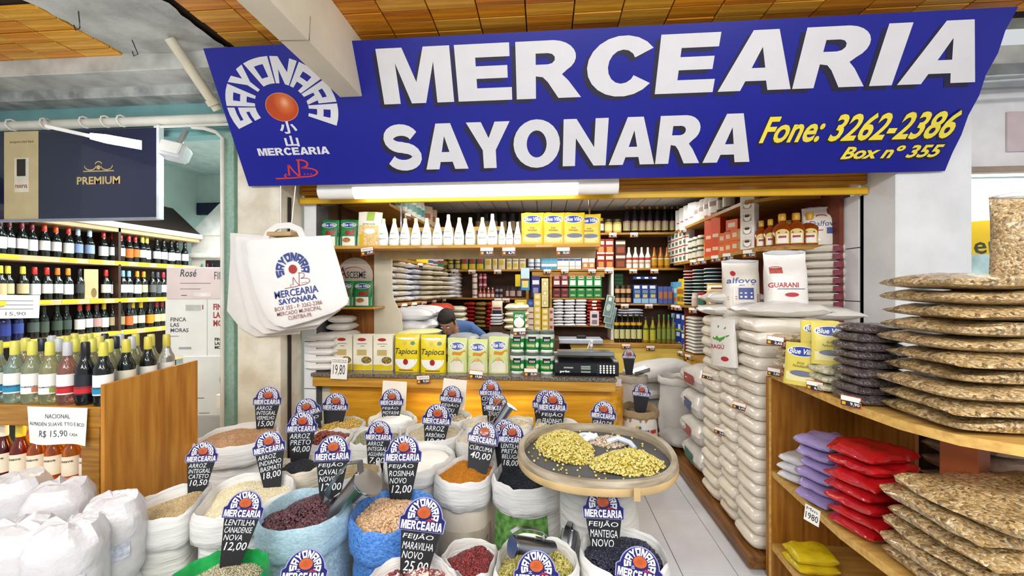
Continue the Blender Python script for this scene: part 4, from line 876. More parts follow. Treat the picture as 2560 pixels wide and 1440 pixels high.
def cone_bottle(r, h, cap): 
    b = G(); b.lathe([(r * .85, 0), (r, h * .06), (r * .98, h * .3), (r * .8, h * .5), (r * .52, h * .7), (r * .34, h * .84), (r * .3, h * .9)], 18, M('f1f3ef', .25, .02, spec=.6)); c = G(); c.lathe([(r * .33, h * .88), (r * .36, h * .9), (r * .3, h), (.001, h)], 14, cap)
    l = wraplabel(r * .985, h * .1, h * .16, M('e3ebe0', .4), 60, 6); fl = wrapat(r * .93, .002); l.flat(fit(text('Adoçante', .02, .2), -r * .7, h * .22, r * .7, h * .28), wrapat(r * 1.0, .001), M('6f7f86', .5)); l.flat(rect(-r * .45, h * .42, r * .45, h * .46, 3, 1), wrapat(r * .9, .001), M('b9c98a', .5)); return Kit('bottle', 'bottle', b, [('cap', c), ('label', l)])
CB = cone_bottle(13 * ss, 68 * ss, M('cfe2b4', .4)); CT = cone_bottle(13 * ss, 76 * ss, M('dfe8da', .4)); CS = cone_bottle(9.5 * ss, 56 * ss, M('e8ece6', .4))
xs = [959, 986, 1013, 1040, 1067, 1094, 1121, 1148, 1176, 1206, 1231, 1255, 1274, 1294]
for i, px in enumerate(xs):
    k = CT if i in (6, 10) else (CS if i > 10 else CB)
    d = {CT: 'taller white cone-shaped bottle', CS: 'small white cone-shaped bottle', CB: 'white cone-shaped bottle'}[k]
    k.put(spot(px, YS - .03, HZ + .001), lab(d + ' on the hanging shelf', i, 14), 'white cone bottles')
YK = rpkit(55 * ss, 78 * ss, .06, YELP, 'yellow', 17)
for i, px in enumerate((1331, 1383, 1433, 1473)): YK.put(spot(px, YS - .02 + .012 * i, HZ + .001), lab('yellow rice packet with blue oval on the hanging shelf', i, 4), 'yellow rice packets', rot=(0, 0, R(-10 * (i == 3))), scale=(1, 1, 1 if i < 3 else .95))
b = packbox(.2, .07, .175, M('c9a84e', .45), [(rect(-.06, .11, .06, .14), ROYAL)]); bm_ = b.mesh('carton')
for i, px in enumerate((1010, 1060, 1112, 1205, 1240)): obj('carton', bm_, loc=spot(px, 3.36, HZ + .001), label=lab('yellow carton behind the white bottles', i, 5), cat='carton', group='yellow cartons behind the bottles', scale=(.72, 1, 1))
for px, nm, pr_, i in ((918, 'GRANOLA', '21,00', 0), (1217, '', '8,50', 1), (1272, '', '6,70', 2), (1408, '', '35,00', 3)):
    tag(onY(px, 628, 3.1), .105, (-8, 0, 0, 0)[i], nm, pr_, ('red framed price tag 21,00 below the granola pouch', 'red framed price tag 8,50 below the tall white bottles', 'red framed price tag 6,70 below the small white bottles', 'red framed price tag 35,00 below the yellow rice packets')[i], lean=-4)
# cabinet end left of the counter
g = G(); g.box((-1.68, 3.47, 1.43), (.36, .03, 1.0), DW, .002); cb = obj('end_cabinet', g, label='wooden cabinet end with cream side board and little shelf behind the tote bags', cat='cabinet')
g = G(); g.prism([(-1.505, .93), (-1.505, 1.92), (-1.345, 1.92), (-1.345, 1.6), (-1.33, 1.5), (-1.29, 1.42), (-1.26, 1.36), (-1.25, 1.25), (-1.25, .93)], 3.44, 3.46, lambda x, y, d: (x, d, y), BEIGE); g.f = [tuple(reversed(f)) for f in g.f]; obj('side_board', g, cb)
g = G(); g.box((-1.63, 3.33, 1.432), (.45, .26, .016), YW2, .002); obj('small_shelf', g, cb)
for i, px in enumerate((862, 909)): GK.put(spot(px, 3.31, 1.441), lab('green and white rice packet on the little cabinet shelf', i, 2), 'green packets on the little shelf', scale=(1.08, 1, .95))
p = onY(888, 690, 3.44); g = G(); g.prism(arc(0, 0, .165, .165, 0, 345, 23), 0, .004, lambda x, y, d: (x, -d, y), M('c9bcae', .3, .05)); o = obj('round_sign', g, loc=p, label='round grey association sticker on the cabinet behind the green packets', cat='sign')
q = G(); f = lambda x, z: (x, -.0055, z); q.flat(fit(text('A', .01), -.15, -.02, -.075, .08), f, M('7c2a24', .5)); q.flat(fit(text('SCESME', .012), -.075, -.02, .1, .04), f, INK); q.flat(stroke(arc(-.01, -.02, .13, .1, 130, 25, 10), .008, .003), f, M('b5432c', .5)); q.flat(fit(text("'SOU ASSOCIADO'", .02), -.115, -.1, .1, -.06), f, INK); obj('lettering', q, o)
# ================================================================ INNER SHOP SHELVING
SHW = wood('b98a3c', '8d6424', 0, .45, 2.5); SHD = M('4a2e18', .6, .15)
YB_ = 5.62                                           # front line of the back wall goods
ZA, ZB, ZC_, ZD = 2.365, 1.865, 1.46, .88
def plank(name, x0, x1, y0, y1, z, t, label, cat='shelf', mat=SHW):
    g = G(); g.box(((x0 + x1) / 2, (y0 + y1) / 2, z - t / 2), (x1 - x0, y1 - y0, t), mat, .003); return obj(name, g, label=label, cat=cat)
xb = lambda px: onY(px, 720, YB_).x
unit = G(); unit.box((.2, 5.97, 1.3), (4.1, .03, 2.6), SHD); bu = obj('back_shelving', unit, label='dark wooden shelving unit covering the back wall of the shop', cat='shelving')
for x0, x1, z, t, d in ((-1.75, 2.2, ZA, .03, .34), (-1.4, xb(1535), ZB, .03, .34), (xb(1535), 2.2, ZB + .01, .03, .34), (-1.4, xb(1318), ZC_, .025, .33), (xb(1378), xb(1512), ZC_, .02, .33), (xb(1535), 2.0, 1.385, .025, .34), (xb(1380), xb(1512), 1.09, .03, .34), (-1.4, xb(1318), 1.04, .03, .33)):
    g = G(); g.box(((x0 + x1) / 2, YB_ + d / 2, z - t / 2), (x1 - x0, d, t), SHW, .003); obj('shelf', g, bu)
for px, z0, z1, m in ((1531, ZD, ZB, M('e6e4dc', .4)), (1318, 1.0, ZB, SHW), (1377, 1.05, ZB - .02, SHW)):
    x = xb(px); g = G(); g.box((x, YB_ + .16, (z0 + z1) / 2), (.035, .33, z1 - z0), m, .002); obj('upright', g, bu)
g = G(); g.box((xb(1420), YB_ + .02, ZB - .075), (xb(1512) - xb(1330), .02, .075), SHW, .003); obj('header_board', g, bu)
g = G(); g.box((xb(1555), 5.55, ZD - .03), (xb(1690) - xb(1420), .5, .05), SHW, .003); g.box((xb(1560), 5.36, ZD / 2 - .03), (xb(1700) - xb(1425), .03, ZD - .05), M('f0d468', .45, .08, 3), .003); obj('lower_counter', g, bu)
# ---------- goods: kind, label, (pixel x0, x1)*, top pixel row, base height, rows
def C_(h): return M(h, .42, .06)
def bands(w, h, *b):
    out = []
    for z0, z1, c, *x in b: out.append((rect(-w * .48 if not x else w * x[0], h * z0, w * .48 if not x else w * x[1], h * z1), C_(c)))
    return out
def good(kind, w, h, d, col, b):
    if kind == 'box': return packbox(w, d, h, C_(col), bands(w, h, *b), .0015)
    g = G(); r = w / 2 * .96
    if kind == 'jar':
        g.lathe([(r * .9, 0), (r, h * .05), (r, h * .72), (r * .8, h * .8)], 14, C_(col)); g.lathe([(r * .86, h * .79), (r * .86, h), (.001, h)], 14, C_(b[0]))
        wraplabel(r, h * .15, h * .62, C_(b[1]), 85, 8, g=g)
    elif kind == 'can':
        g.lathe([(r, 0), (r, h * .97), (r * .94, h), (.001, h)], 14, C_(col)); 
        for z0, z1, c in b: wraplabel(r, h * z0, h * z1, C_(c), 88, 8, g=g)
    elif kind == 'bottle':
        g.lathe([(r * .92, 0), (r, h * .03), (r, h * .5), (r * .85, h * .6), (r * .42, h * .75), (r * .34, h * .9)], 14, M(col, .15, .08)); g.lathe([(r * .38, h * .89), (r * .38, h * .985), (r * .3, h), (.001, h)], 10, C_(b[0]))
        for z0, z1, c in b[1:]: wraplabel(r, h * z0, h * z1, C_(c), 80, 8, g=g)
    elif kind == 'bag':
        P = Pouch(w, h, d, 5); P.body(g, M(col, .35, .08, 8, .2), 14, 6)
        for z0, z1, c, *x in b: P.dec(g, rect(w * (x[0] if x else -.42), h * z0, w * (x[1] if x else .42), h * z1, 4, 2), C_(c))
    return g
def row(kind, name, cat, label, px, ytop, z, col, b, Y=YB_ + .04, d=.08, layers=1, group=None, where='of the shelf'):
    """pixel spans of one kind side by side on a back shelf"""
    me = None
    n = len(px) * layers; k = 0
    for l in range(layers):
        for i, (x0, x1) in enumerate(px):
            zc = pxs(Y, (x0 + x1) / 2); w = (x1 - x0) * zc; ztop = EYE + (720 - ytop) * zc; h = (ztop - z) / layers
            if me is None: me = good(kind, w, h, d, col, b).mesh(name); w0, h0 = w, h
            lb = label if n == 1 else (label + ', ' + (nth(i, len(px)) or 'single') + ('' if layers == 1 else ', ' + ('lower' if l == 0 else 'upper' if l == layers - 1 else ORD[l]) + ' layer'))
            obj(name, me, loc=spot((x0 + x1) / 2, Y, z + l * h), scale=(w / w0 * .985, 1, h / h0 * .995), label=lb, cat=cat, group=(group or label) if n > 1 else None); k += 1
def span(*e): return list(zip(e[:-1], e[1:]))
W_ = 'f0ede4'
# second shelf
row('jar', 'jar', 'jar', 'dark pickle jar with yellow lid on the back shelf', [(1119, 1135), (1136, 1152)], 632, ZB, '5c5a2c', ['d8b41c', 'a9a468'], layers=2)
row('bag', 'packet', 'packet', 'green and red packet with yellow base on the back shelf', span(1153, 1172, 1191, 1211), 631, ZB, '1e6b40', [(.02, .32, 'd1b028'), (.36, .72, 'a52a3a', -.3, .3)])
row('bag', 'packet', 'packet', 'clear beige packet with yellow label on the back shelf', [(1211, 1230), (1231, 1244), (1245, 1264)], 637, ZB, 'd2c49c', [(.3, .62, 'c9a92c', -.3, .3), (.85, .98, '8c8c86')])
row('bag', 'packet', 'packet', 'small cream packet with yellow patch on the back shelf', [(1266, 1280), (1281, 1297), (1298, 1315)], 641, ZB, 'd8ccae', [(.15, .45, 'cfae24', -.3, .3), (.6, .72, '8a8478')])
row('can', 'can', 'can', 'white tin with blue mark on the back shelf', [(1320, 1336), (1337, 1352)], 629, ZB, 'd9dce0', [(.15, .35, '5a6f9c'), (.6, .8, '9aa6c0')], layers=2)
row('box', 'carton', 'carton', 'sky blue and white milk carton on the back shelf', span(1353, 1366, 1379, 1392), 631, ZB, 'e0e8ee', [(.0, .3, '2f93c4'), (.78, .99, '5fb2d8'), (.66, .74, '2d5c9a')], layers=2)
row('box', 'carton', 'carton', 'tall white carton with dark blue band on the back shelf', [(1393, 1407), (1407, 1422), (1423, 1437), (1438, 1452)], 629, ZB, W_, [(.47, .58, '2d4f96'), (.1, .2, 'c9c2b0'), (.75, .86, 'cfd2d2')])
row('box', 'carton', 'carton', 'white carton with orange-red ends on the back shelf', [(1455, 1470), (1471, 1486)], 628, ZB, 'ece4da', [(.8, .99, 'd2622c'), (.02, .36, 'c9603a'), (.1, .3, 'e8c894', -.3, .3)])
row('box', 'carton', 'carton', 'dark red chocolate powder carton on the back shelf', [(1491, 1511), (1512, 1533)], 598, ZB, '8e2c1c', [(.62, .85, 'e6d8cc', -.4, .4), (.12, .48, 'c88a4c', -.3, .35), (.0, .1, 'e2dccf')], layers=2)
row('box', 'carton', 'carton', 'brown chocolate carton right of the red ones', [(1538, 1562)], 601, ZB + .01, '5e3020', [(.7, .9, 'dccac0'), (.1, .5, '8a4a34', -.38, .38)], layers=2)
row('bottle', 'bottle', 'bottle', 'white bottle with red band on the back shelf', [(1564, 1580), (1581, 1596), (1597, 1611), (1612, 1627)], 618, ZB + .01, 'f0ece2', ['e9e2d6', (.38, .5, 'b33a34'), (.2, .3, 'c8a090')])
row('bottle', 'bottle', 'bottle', 'amber vinegar bottle with red cap on the back shelf', [(1628, 1643), (1644, 1659), (1660, 1675)], 618, ZB + .01, '9c6414', ['a8341c', (.12, .42, 'b88a1c'), (.42, .47, 'd8c8b0')])
# top shelf
row('bottle', 'bottle', 'bottle', 'big dark soy sauce bottle with yellow label on the top shelf', [(1557, 1576), (1577, 1595), (1596, 1614), (1615, 1633), (1634, 1652), (1653, 1671), (1673, 1687), (1688, 1700)], 515, ZA, '14131c', ['c08a3a', (.08, .36, 'd3b43c'), (.36, .44, '9c2a24'), (.1, .42, 'e6e0d2')], Y=YB_ + .06)
row('jar', 'jar', 'jar', 'cream tub with dark lid on the top shelf', [(1511, 1531), (1532, 1554)], 549, ZA, 'cdb04c', ['4a4430', 'e2d490'])
row('jar', 'jar', 'jar', 'yellow capped dark jar on the top shelf', [(1492, 1510)], 546, ZA, '3a2c1c', ['c9a018', 'e0d8c8'])
row('jar', 'jar', 'jar', 'dark jar with tan label on the top shelf', [(1188, 1204), (1206, 1224), (1226, 1245), (1249, 1268), (1270, 1290), (1293, 1308)], 534, ZA, '2c2a2e', ['23242c', '9a8660'])
# middle bay
row('box', 'packet', 'packet', 'dark brown coffee packet with white badge in the middle bay', [(1382, 1401), (1402, 1421)], 690, ZC_ + .135, '6e2430', [(.3, .62, 'e6d8d0', -.36, .36), (.75, .99, 'c2889a', -.3, .3)])
row('box', 'packet', 'packet', 'green coffee packet with white badge in the middle bay', [(1422, 1441), (1442, 1462), (1463, 1482), (1483, 1503)], 690, ZC_ + .135, '1f8a3e', [(.25, .65, 'dfe8e2', -.36, .36), (.78, .99, 'dcd6c8', -.3, .3), (.86, .95, 'b5382e', -.25, .25)])
row('box', 'carton', 'carton', 'maroon carton stacked under the brown coffee packets', [(1382, 1401), (1402, 1421)], 717, ZC_, '55222a', [(.35, .65, 'a8523c', -.3, .3)], layers=2)
row('box', 'carton', 'carton', 'green carton stacked under the green coffee packets', [(1422, 1441), (1442, 1462), (1463, 1482), (1483, 1503)], 717, ZC_, '147232', [(.35, .65, 'a8b07c', -.3, .3)], layers=2)
row('box', 'carton', 'carton', 'small cream cube carton in the tall yellow column', [(1354, 1371)], 696, 1.36, 'd8cf98', [(.25, .7, 'c9b85c', -.35, .35), (.3, .6, 'e6e2d0', -.2, .2)], layers=3, Y=5.1)
def columnstack(x0, x1, y0, y1, n, Y, col, b, label, name='carton', cat='carton', kind='box'):
    zc = pxs(Y, (x0 + x1) / 2); h = (y1 - y0) * zc / n; me = good(kind, (x1 - x0) * zc, h, .1, col, b).mesh(name)
    for i in range(n): obj(name, me, loc=spot((x0 + x1) / 2, Y, EYE + (720 - y1) * zc + i * h), scale=(1, 1, .99), label=lab(label, i, n, 'bottom', 'top'), cat=cat, group=label)
columnstack(1354, 1371, 770, 845, 5, 5.1, 'cfae3c', [(.2, .8, 'e6dcae', -.3, .3)], 'yellow spice carton in the right column')
columnstack(1335, 1352, 733, 845, 7, 5.1, 'd6ba4c', [(.2, .8, 'e9e0bc', -.3, .3)], 'yellow spice carton in the left column')
columnstack(1318, 1334, 768, 845, 5, 5.12, 'd8cfc0', [(.1, .3, 'a03830')], 'pale garlic carton left of the yellow columns')
columnstack(1372, 1384, 770, 845, 4, 5.14, 'c9b8b0', [(.3, .7, '9c4038', -.3, .3)], 'pinkish carton right of the yellow columns')
row('box', 'packet', 'packet', 'hanging sky blue and yellow snack packet', [(1302, 1324)], 669, 1.57, '2f7fc0', [(.5, .99, 'b8d4e4'), (.12, .42, 'd8c87c', -.35, .35), (.42, .52, '7a4a30')], Y=5.2, d=.04)
row('box', 'packet', 'packet', 'navy packet with white print beside the middle bay', [(1329, 1350)], 690, ZC_ + .02, '2c2f6e', [(.6, .8, 'd8d8e8', -.4, .4), (.2, .45, '8a8cc0', -.3, .3)], Y=5.3)
row('box', 'card', 'card', 'bright yellow price card hanging in the dark left bay', [(1288, 1301)], 686, 1.62, 'e2c41c', [], Y=5.4, d=.01)
row('box', 'box', 'box', 'small royal blue box in the middle of the shop', [(1319, 1335)], 749, 1.36, '2f4fa0', [(.3, .7, '5c7cc8', -.3, .3)], Y=5.2)
# flat bags
def bagstack(x0, x1, y0, y1, n, Y, mat, label, name='bag', cat='bag', dep=.3, amp=.006, group=None, yaw=0, seam=None, z0=None, rev=False):
    zc = pxs(Y, (x0 + x1) / 2); T = (y1 - y0) * zc / n; w = (x1 - x0) * zc; g = G(); pillow(g, w * 1.02, dep, T * 1.12, mat, 8, 6, amp, seed=int(x0), pw=3.5, p=.42)
    if seam: g.box((0, -dep * .495, T * .55), (w * .3, .004, T * .5), seam)
    me = g.mesh(name)
    for i in range(n): obj(name, me, loc=spot((x0 + x1) / 2, Y + dep / 2, (EYE + (720 - y1) * zc if z0 is None else z0) + i * T) + Vector((rnd.uniform(-.008, .008), rnd.uniform(-.01, .01), 0)), rot=(0, 0, yaw + rnd.uniform(-.05, .05)), label=lab(label, i, n, 'bottom', 'top'), cat=cat, group=group or label)
WB = M('e3e2e6', .3, .04, 8, .25); BB = M('d3c9b4', .3, .06, 9, .3); RB = M('b03a30', .3, .15, 14, .2); GB = M('c9c2ae', .35, .08, 9, .3)
for i, (a, b) in enumerate(((1381, 1408), (1409, 1436), (1437, 1464))): bagstack(a, b, 749, 817, 9, YB_ - .02, WB, ('white rice bag in the left column of the middle bay', 'white rice bag in the centre column of the middle bay', 'white rice bag in the right column of the middle bay')[i], dep=.28)
bagstack(1466, 1502, 750, 817, 8, YB_ - .02, RB, 'red and white bag stacked right of the white rice', dep=.28, seam=PW)
row('box', 'packet', 'packet', 'silver packet with dark window before the red bags', [(1475, 1497)], 778, 1.09, 'cfc8d0', [(.55, .8, '3a3640', -.3, .3), (.1, .4, '8a7078', -.3, .3)], Y=YB_ - .12, d=.03)
# left bay goods
row('can', 'can', 'can', 'white tin stacked in the left bay', [(1180, 1194)], 684, ZC_, 'd6cfc6', [(.3, .6, '8a6a5c')], layers=4)
row('can', 'can', 'can', 'dark red tin in the left bay', [(1197, 1206), (1207, 1217)], 684, 1.6, '7c2a34', [(.3, .6, 'd89aa8')], layers=2)
row('bottle', 'bottle', 'bottle', 'red sauce bottle with white cap in the left bay', [(1196, 1206), (1206, 1215), (1216, 1226), (1227, 1236)], 719, ZC_, 'a0463c', ['f0f0f4', (.1, .4, 'd8c8c0')])
row('jar', 'jar', 'jar', 'small black jar in the left bay', [(1238, 1247), (1248, 1257)], 717, ZC_, '1c1a20', ['2a2830', '8a8088'], layers=2)
row('jar', 'jar', 'jar', 'dark jar with red and white label in the left bay', [(1264, 1272), (1274, 1288), (1292, 1304)], 716, ZC_, '2a2024', ['22222c', 'c0a0a0'])
bagstack(1164, 1192, 757, 822, 7, 5.45, M('8f1f22', .25, .25, 14, .3), 'shiny dark red packet at the left of the lower bay')
bagstack(1191, 1218, 757, 822, 6, 5.45, M('7a6434', .35, .3, 16, .3), 'brown and gold packet in the lower bay')
bagstack(1219, 1232, 757, 822, 7, 5.45, M('a3201e', .25, .2, 14, .3), 'shiny red packet beside the gold ones')
bagstack(1228, 1258, 785, 815, 4, 5.1, WB, 'small white packet with dark tops in front of the red ones')
row('bag', 'bag', 'bag', 'cream bag with navy band above the small white packets', [(1229, 1257)], 752, 1.27, 'd8ccb4', [(.0, .28, '22283c'), (.35, .5, '9c3a34')], Y=5.15)
bagstack(1262, 1322, 762, 828, 4, 4.6, M('d8ccaa', .35, .06, 8, .25), 'cream bag in the short stack behind the tubs')
row('box', 'packet', 'packet', 'yellow edged packet lying on top of the cream bags', [(1288, 1316)], 750, 1.34, 'd2b83c', [(.2, .8, 'e6dcae', -.3, .3)], Y=4.75, d=.2)
g = G(); g.box((spot(1300, 5.2, 0).x, 5.25, .475), (1.0, .5, .95), SHD); obj('low_counter', g, label='dark low counter in front of the left bay under the carton columns', cat='counter')
for px, Y, z, w, lb in ((1243, 5.2, 1.11, .17, 'dark block under the small white packets with dark tops'), (1292, 4.75, 1.10, .34, 'dark stand under the cream bags behind the tubs')): g = G(); g.box((0, 0, z / 2), (w, .3, z - .004), SHD); obj('stand', g, loc=spot(px, Y, 0), label=lb, cat='stand')
# right bay
row('box', 'carton', 'carton', 'blue milk carton standing in the right bay', [(1582, 1601), (1602, 1620), (1621, 1640)], 712, 1.385, '1c3f8c', [(.8, .96, 'dfe4ea', -.4, .3), (.03, .28, '8fb8d8'), (.32, .5, 'c9b87c', -.3, .3), (.55, .72, '6f8a9c', -.35, .35)])
row('box', 'carton', 'carton', 'blue and white carton lying on the milk cartons', [(1582, 1601), (1602, 1620), (1621, 1640)], 692, 1.385 + .335, '22448c', [(.2, .9, 'e0e6ee', -.1, .4)], d=.1)
row('jar', 'jar', 'jar', 'dark jar with beige label in the right bay', [(1537, 1550), (1551, 1564), (1565, 1578)], 713, 1.385, '2a1a14', ['4a3c1c', 'c8a078'], layers=2)
row('box', 'tray', 'tray', 'green tray leaning in the right bay', [(1536, 1557)], 684, 1.63, '1c6b44', [(.2, .3, '3f9a6c'), (.5, .6, '3f9a6c'), (.8, .9, '3f9a6c')], Y=5.85, d=.03)
row('bottle', 'bottle', 'bottle', 'dark olive oil bottle with pale label in the right bay', [(1535, 1548), (1549, 1562), (1563, 1576), (1577, 1591), (1592, 1605)], 782, ZD, '14180f', ['22262a', (.12, .44, 'c3c48c'), (.58, .68, 'c89c24')], Y=5.45)
row('bottle', 'bottle', 'bottle', 'golden oil bottle in the right bay', [(1607, 1622), (1624, 1640)], 792, ZD, '8a8418', ['2c2c24', (.1, .5, 'b5b03c'), (.5, .58, '4a5a24')], Y=5.42)
bagstack(1540, 1602, 768, 788, 3, 5.6, M('b9bdc6', .25, .1, 9, .4), 'silver grey bag above the dark oil bottles', z0=1.2)
# payment frame with hanging notes
g = G(); g.box((0, 0, 0), (.11, .004, .3), M('a9b8b4', .45, .1)); NT = g.mesh('note_card'); q = G(); q.flat(rect(-.045, -.135, .045, .135), lambda x, z: (x, -.003, z), M('6f8a88', .5, .25, 40)); q.flat(disc_e(0, -.02, .03, .05), lambda x, z: (x, -.0036, z), M('b5c4bc', .5)); q.flat(fit(text('1', .03), -.02, .07, .02, .12), lambda x, z: (x, -.0036, z), M('dfe8e2', .5)); NP = q.mesh('note_print')
for i, (px, py) in enumerate(((1522, 765), (1524, 782), (1527, 794))): o = obj('note_card', NT, loc=onY(px, py, 5.600 + .006 * i), rot=(0, R(12), 0), label=lab('framed grey-green banknote print hanging by the white post', i, 3, 'front', 'back'), cat='card', group='hanging banknote prints'); obj('note_print', NP, o)
# tray, device and papers on the back counter
g = G(); g.box((0, 0, .03), (.62, .3, .06), M('a9b4c2', .35, .06), .01); obj('paper_tray', g, loc=spot(1445, 5.35, ZD), label='grey-blue paper tray on the back counter under the white rice', cat='tray')
g = G(); g.box((0, 0, .02), (.12, .08, .04), BLACK, .008); obj('card_reader', g, loc=spot(1453, 5.3, ZD + .06), label='small black card reader on the grey-blue tray', cat='card reader')
# tags along the back shelves
tg = [(1137, ZB), (1180, ZB), (1244, ZB), (1368, ZB), (1412, ZB), (1480, ZB), (1521, ZB), (1583, ZB), (1636, ZB), (1245, ZC_), (1265, ZC_), (1562, 1.385), (1622, 1.385), (1565, ZD), (1626, ZD - .02), (1532, ZA), (1585, ZA)]
nm = ['second shelf', 'left bay shelf', 'right bay shelf', 'lower counter', 'top shelf']
for i, (px, z) in enumerate(tg):
    w_ = nm[{ZB: 0, ZC_: 1, 1.385: 2, ZD: 3, ZD - .02: 3, ZA: 4}[z]]; same = [t for t in tg if {ZB: 0, ZC_: 1, 1.385: 2, ZD: 3, ZD - .02: 3, ZA: 4}[t[1]] == nm.index(w_)]
    p = spot(px, YB_ - .01 if z > ZD else 5.28, z - .035); tag(p, .11, 0, '', '9,90', f'tiny price tag on the back wall {w_}, {nth(same.index((px, z)), len(same))} of {len(same)}', lean=0)
# ---------------------------------------------------------------- left wall shelving
LX = -1.39
lu = G(); lu.box((-1.845, 4.55, 1.6), (.02, 2.1, 2.8), SHD); lo = obj('left_shelving', lu, label='dark shelving along the left inner wall loaded with flat bags', cat='shelving')
for z in (2.37, 1.89, 1.455): g = G(); g.box((LX - .22, 4.55, z - .015), (.44, 2.1, .03), SHW, .003); obj('shelf', g, lo)
g = G(); g.box((LX - .2, 5.35, 1.2), (.4, .03, 2.4), SHD); obj('upright', g, lo)
cols = [(WB, 7), (M('d6cdbc', .35, .1, 9, .3), 7), (WB, 7), (M('b9bcc6', .3, .08), 7), (BB, 7), (GB, 7), (BB, 6), (WB, 5)]
for c, (m, n) in enumerate(cols):
    g = G(); T = .41 / 7; pillow(g, .40, .225, T * 1.1, m, 8, 6, .006, seed=c + 40, pw=3.2, p=.42); me = g.mesh('bag')
    for i in range(n - (c == 0)): obj('bag', me, scale=(1.0 if c < 4 else 1.25 + .1 * (c - 4), 1, 1), loc=(LX - .2 + (0 if c < 4 else .05 + .02 * (c - 4)) + rnd.uniform(-.02, .02), 3.64 + .235 * c, 1.456 + i * T), rot=(0, 0, rnd.uniform(-.06, .06)), label=lab(f'flat grain bag on the left wall shelf, {ORD[c]} stack from the front', i, n - (c == 0), 'bottom', 'top'), cat='bag', group='flat grain bags on the left wall shelf')
# large white sacks under that shelf
g = G(); pillow(g, .42, .3, .125, M('e8e8ec', .35, .04, 7, .3), 9, 7, .012, seed=61, pw=3, p=.45); me = g.mesh('bag')
for c in range(4):
    for i in range(5 - (c > 2)): obj('bag', me, loc=(LX + .1 + rnd.uniform(-.03, .03), 3.72 + .3 * c, .84 + i * .112), rot=(0, 0, rnd.uniform(-.1, .1)), label=lab(f'plump white bag below the left shelf, {ORD[c]} pile from the front', i, 5 - (c > 2), 'bottom', 'top'), cat='bag', group='plump white bags below the left shelf')
g = G(); g.box((LX - .02, 4.2, .42), (.42, 1.3, .83), SHD); obj('low_bench', g, label='dark low bench carrying the plump white bags', cat='bench')
g = G(); pillow(g, .34, .26, .13, M('b5432c', .4, .15), seed=8, amp=.012); obj('bag', g, loc=(LX + .16, 4.62, 1.292), label='orange-red bag beyond the plump white bags', cat='bag')
g = G(); g.box((LX + .3, 5.0, .5), (.6, .5, 1.0), SHD); obj('low_cabinet', g, label='dark low cabinet in the far left corner of the shop', cat='cabinet')
bagstack(1122, 1166, 768, 835, 5, 4.85, GB, 'beige bag in the short stack behind the shopkeeper', dep=.26)
bagstack(1088, 1122, 762, 835, 5, 5.0, BB, 'tan bag in the stack left of the beige ones', dep=.26)
for x0, x1, lb_ in ((1104, 1124, 'grey-beige flat bag in the left stack on the left bay shelf'), (1126, 1152, 'cream flat bag in the right stack on the left bay shelf')): bagstack(x0, x1, 672, 747, 8, 5.6, GB if x0 < 1110 else WB, lb_)
# goods on the upper left shelf, seen along it
def onleft(px, z, dx=.0): p = onX(px, 720, LX - .06 + dx); return Vector((p.x, p.y, z))
for i, (px, w, h, col, b, lb) in enumerate(((1048, .17, .14, 'e0c41c', [(.5, .8, 'b8901c', -.3, .3)], 'bright yellow carton on the left upper shelf'), (1066, .12, .17, 'c9c8d2', [(.1, .3, '4a4c68'), (.5, .7, '4a4c68')], 'grey carton with dark bands on the left upper shelf'), (1078, .12, .17, 'c2c2cc', [(.1, .3, '54566e'), (.5, .7, '54566e')], 'second grey banded carton on the left upper shelf'), (1092, .16, .19, 'b02a34', [(.4, .6, 'e6d8d0', -.4, .4), (.0, .25, '2f7a5c')], 'red carton on the left upper shelf'), (1108, .14, .18, '4a4a24', [(.2, .5, 'a8902c')], 'olive jar carton on the left upper shelf'))):
    g = packbox(w, .12, h, C_(col), bands(w, h, *b)); obj('carton', g, loc=onleft(px, 1.891), rot=(0, 0, R(55)), label=lb, cat='carton')
for i, px in enumerate((1000, 1012, 1024, 1036, 1046)):
    g = good('bag', .16, .26, .07, 'cfd8d4', [(.2, .5, '3f8a80'), (.6, .8, 'c9ccd0')]) if i == 0 else None
    me = g.mesh('packet') if g else me; obj('packet', me, loc=onleft(px, 2.371, .0), rot=(0, 0, R(55)), label=lab('teal and white packet on the left top shelf', i, 5), cat='packet', group='teal packets on the left top shelf')
for i, px in enumerate((1062, 1074)): g = good('box', .16, .22, .1, 'b8a488', [(.3, .6, '9a4a34', -.3, .3)]); obj('carton', g, loc=onleft(px, 2.371), rot=(0, 0, R(50)), label=lab('tan carton on the left top shelf', i, 2), cat='carton', group='tan cartons on the left top shelf')
for i, (px, z) in enumerate(((1019, 2.33), (1050, 1.85), (1086, 1.85), (1103, 1.85), (1010, 1.42), (1035, 1.42), (1060, 1.42), (1085, 1.42), (1110, 1.42))):
    p = onX(px, 720, LX + .01); tag(Vector((p.x, p.y, z)), .1, 0, '', '', f'small price tag hanging on the left wall shelves, {ORD[i]} from the front', yaw=R(70), lean=0)
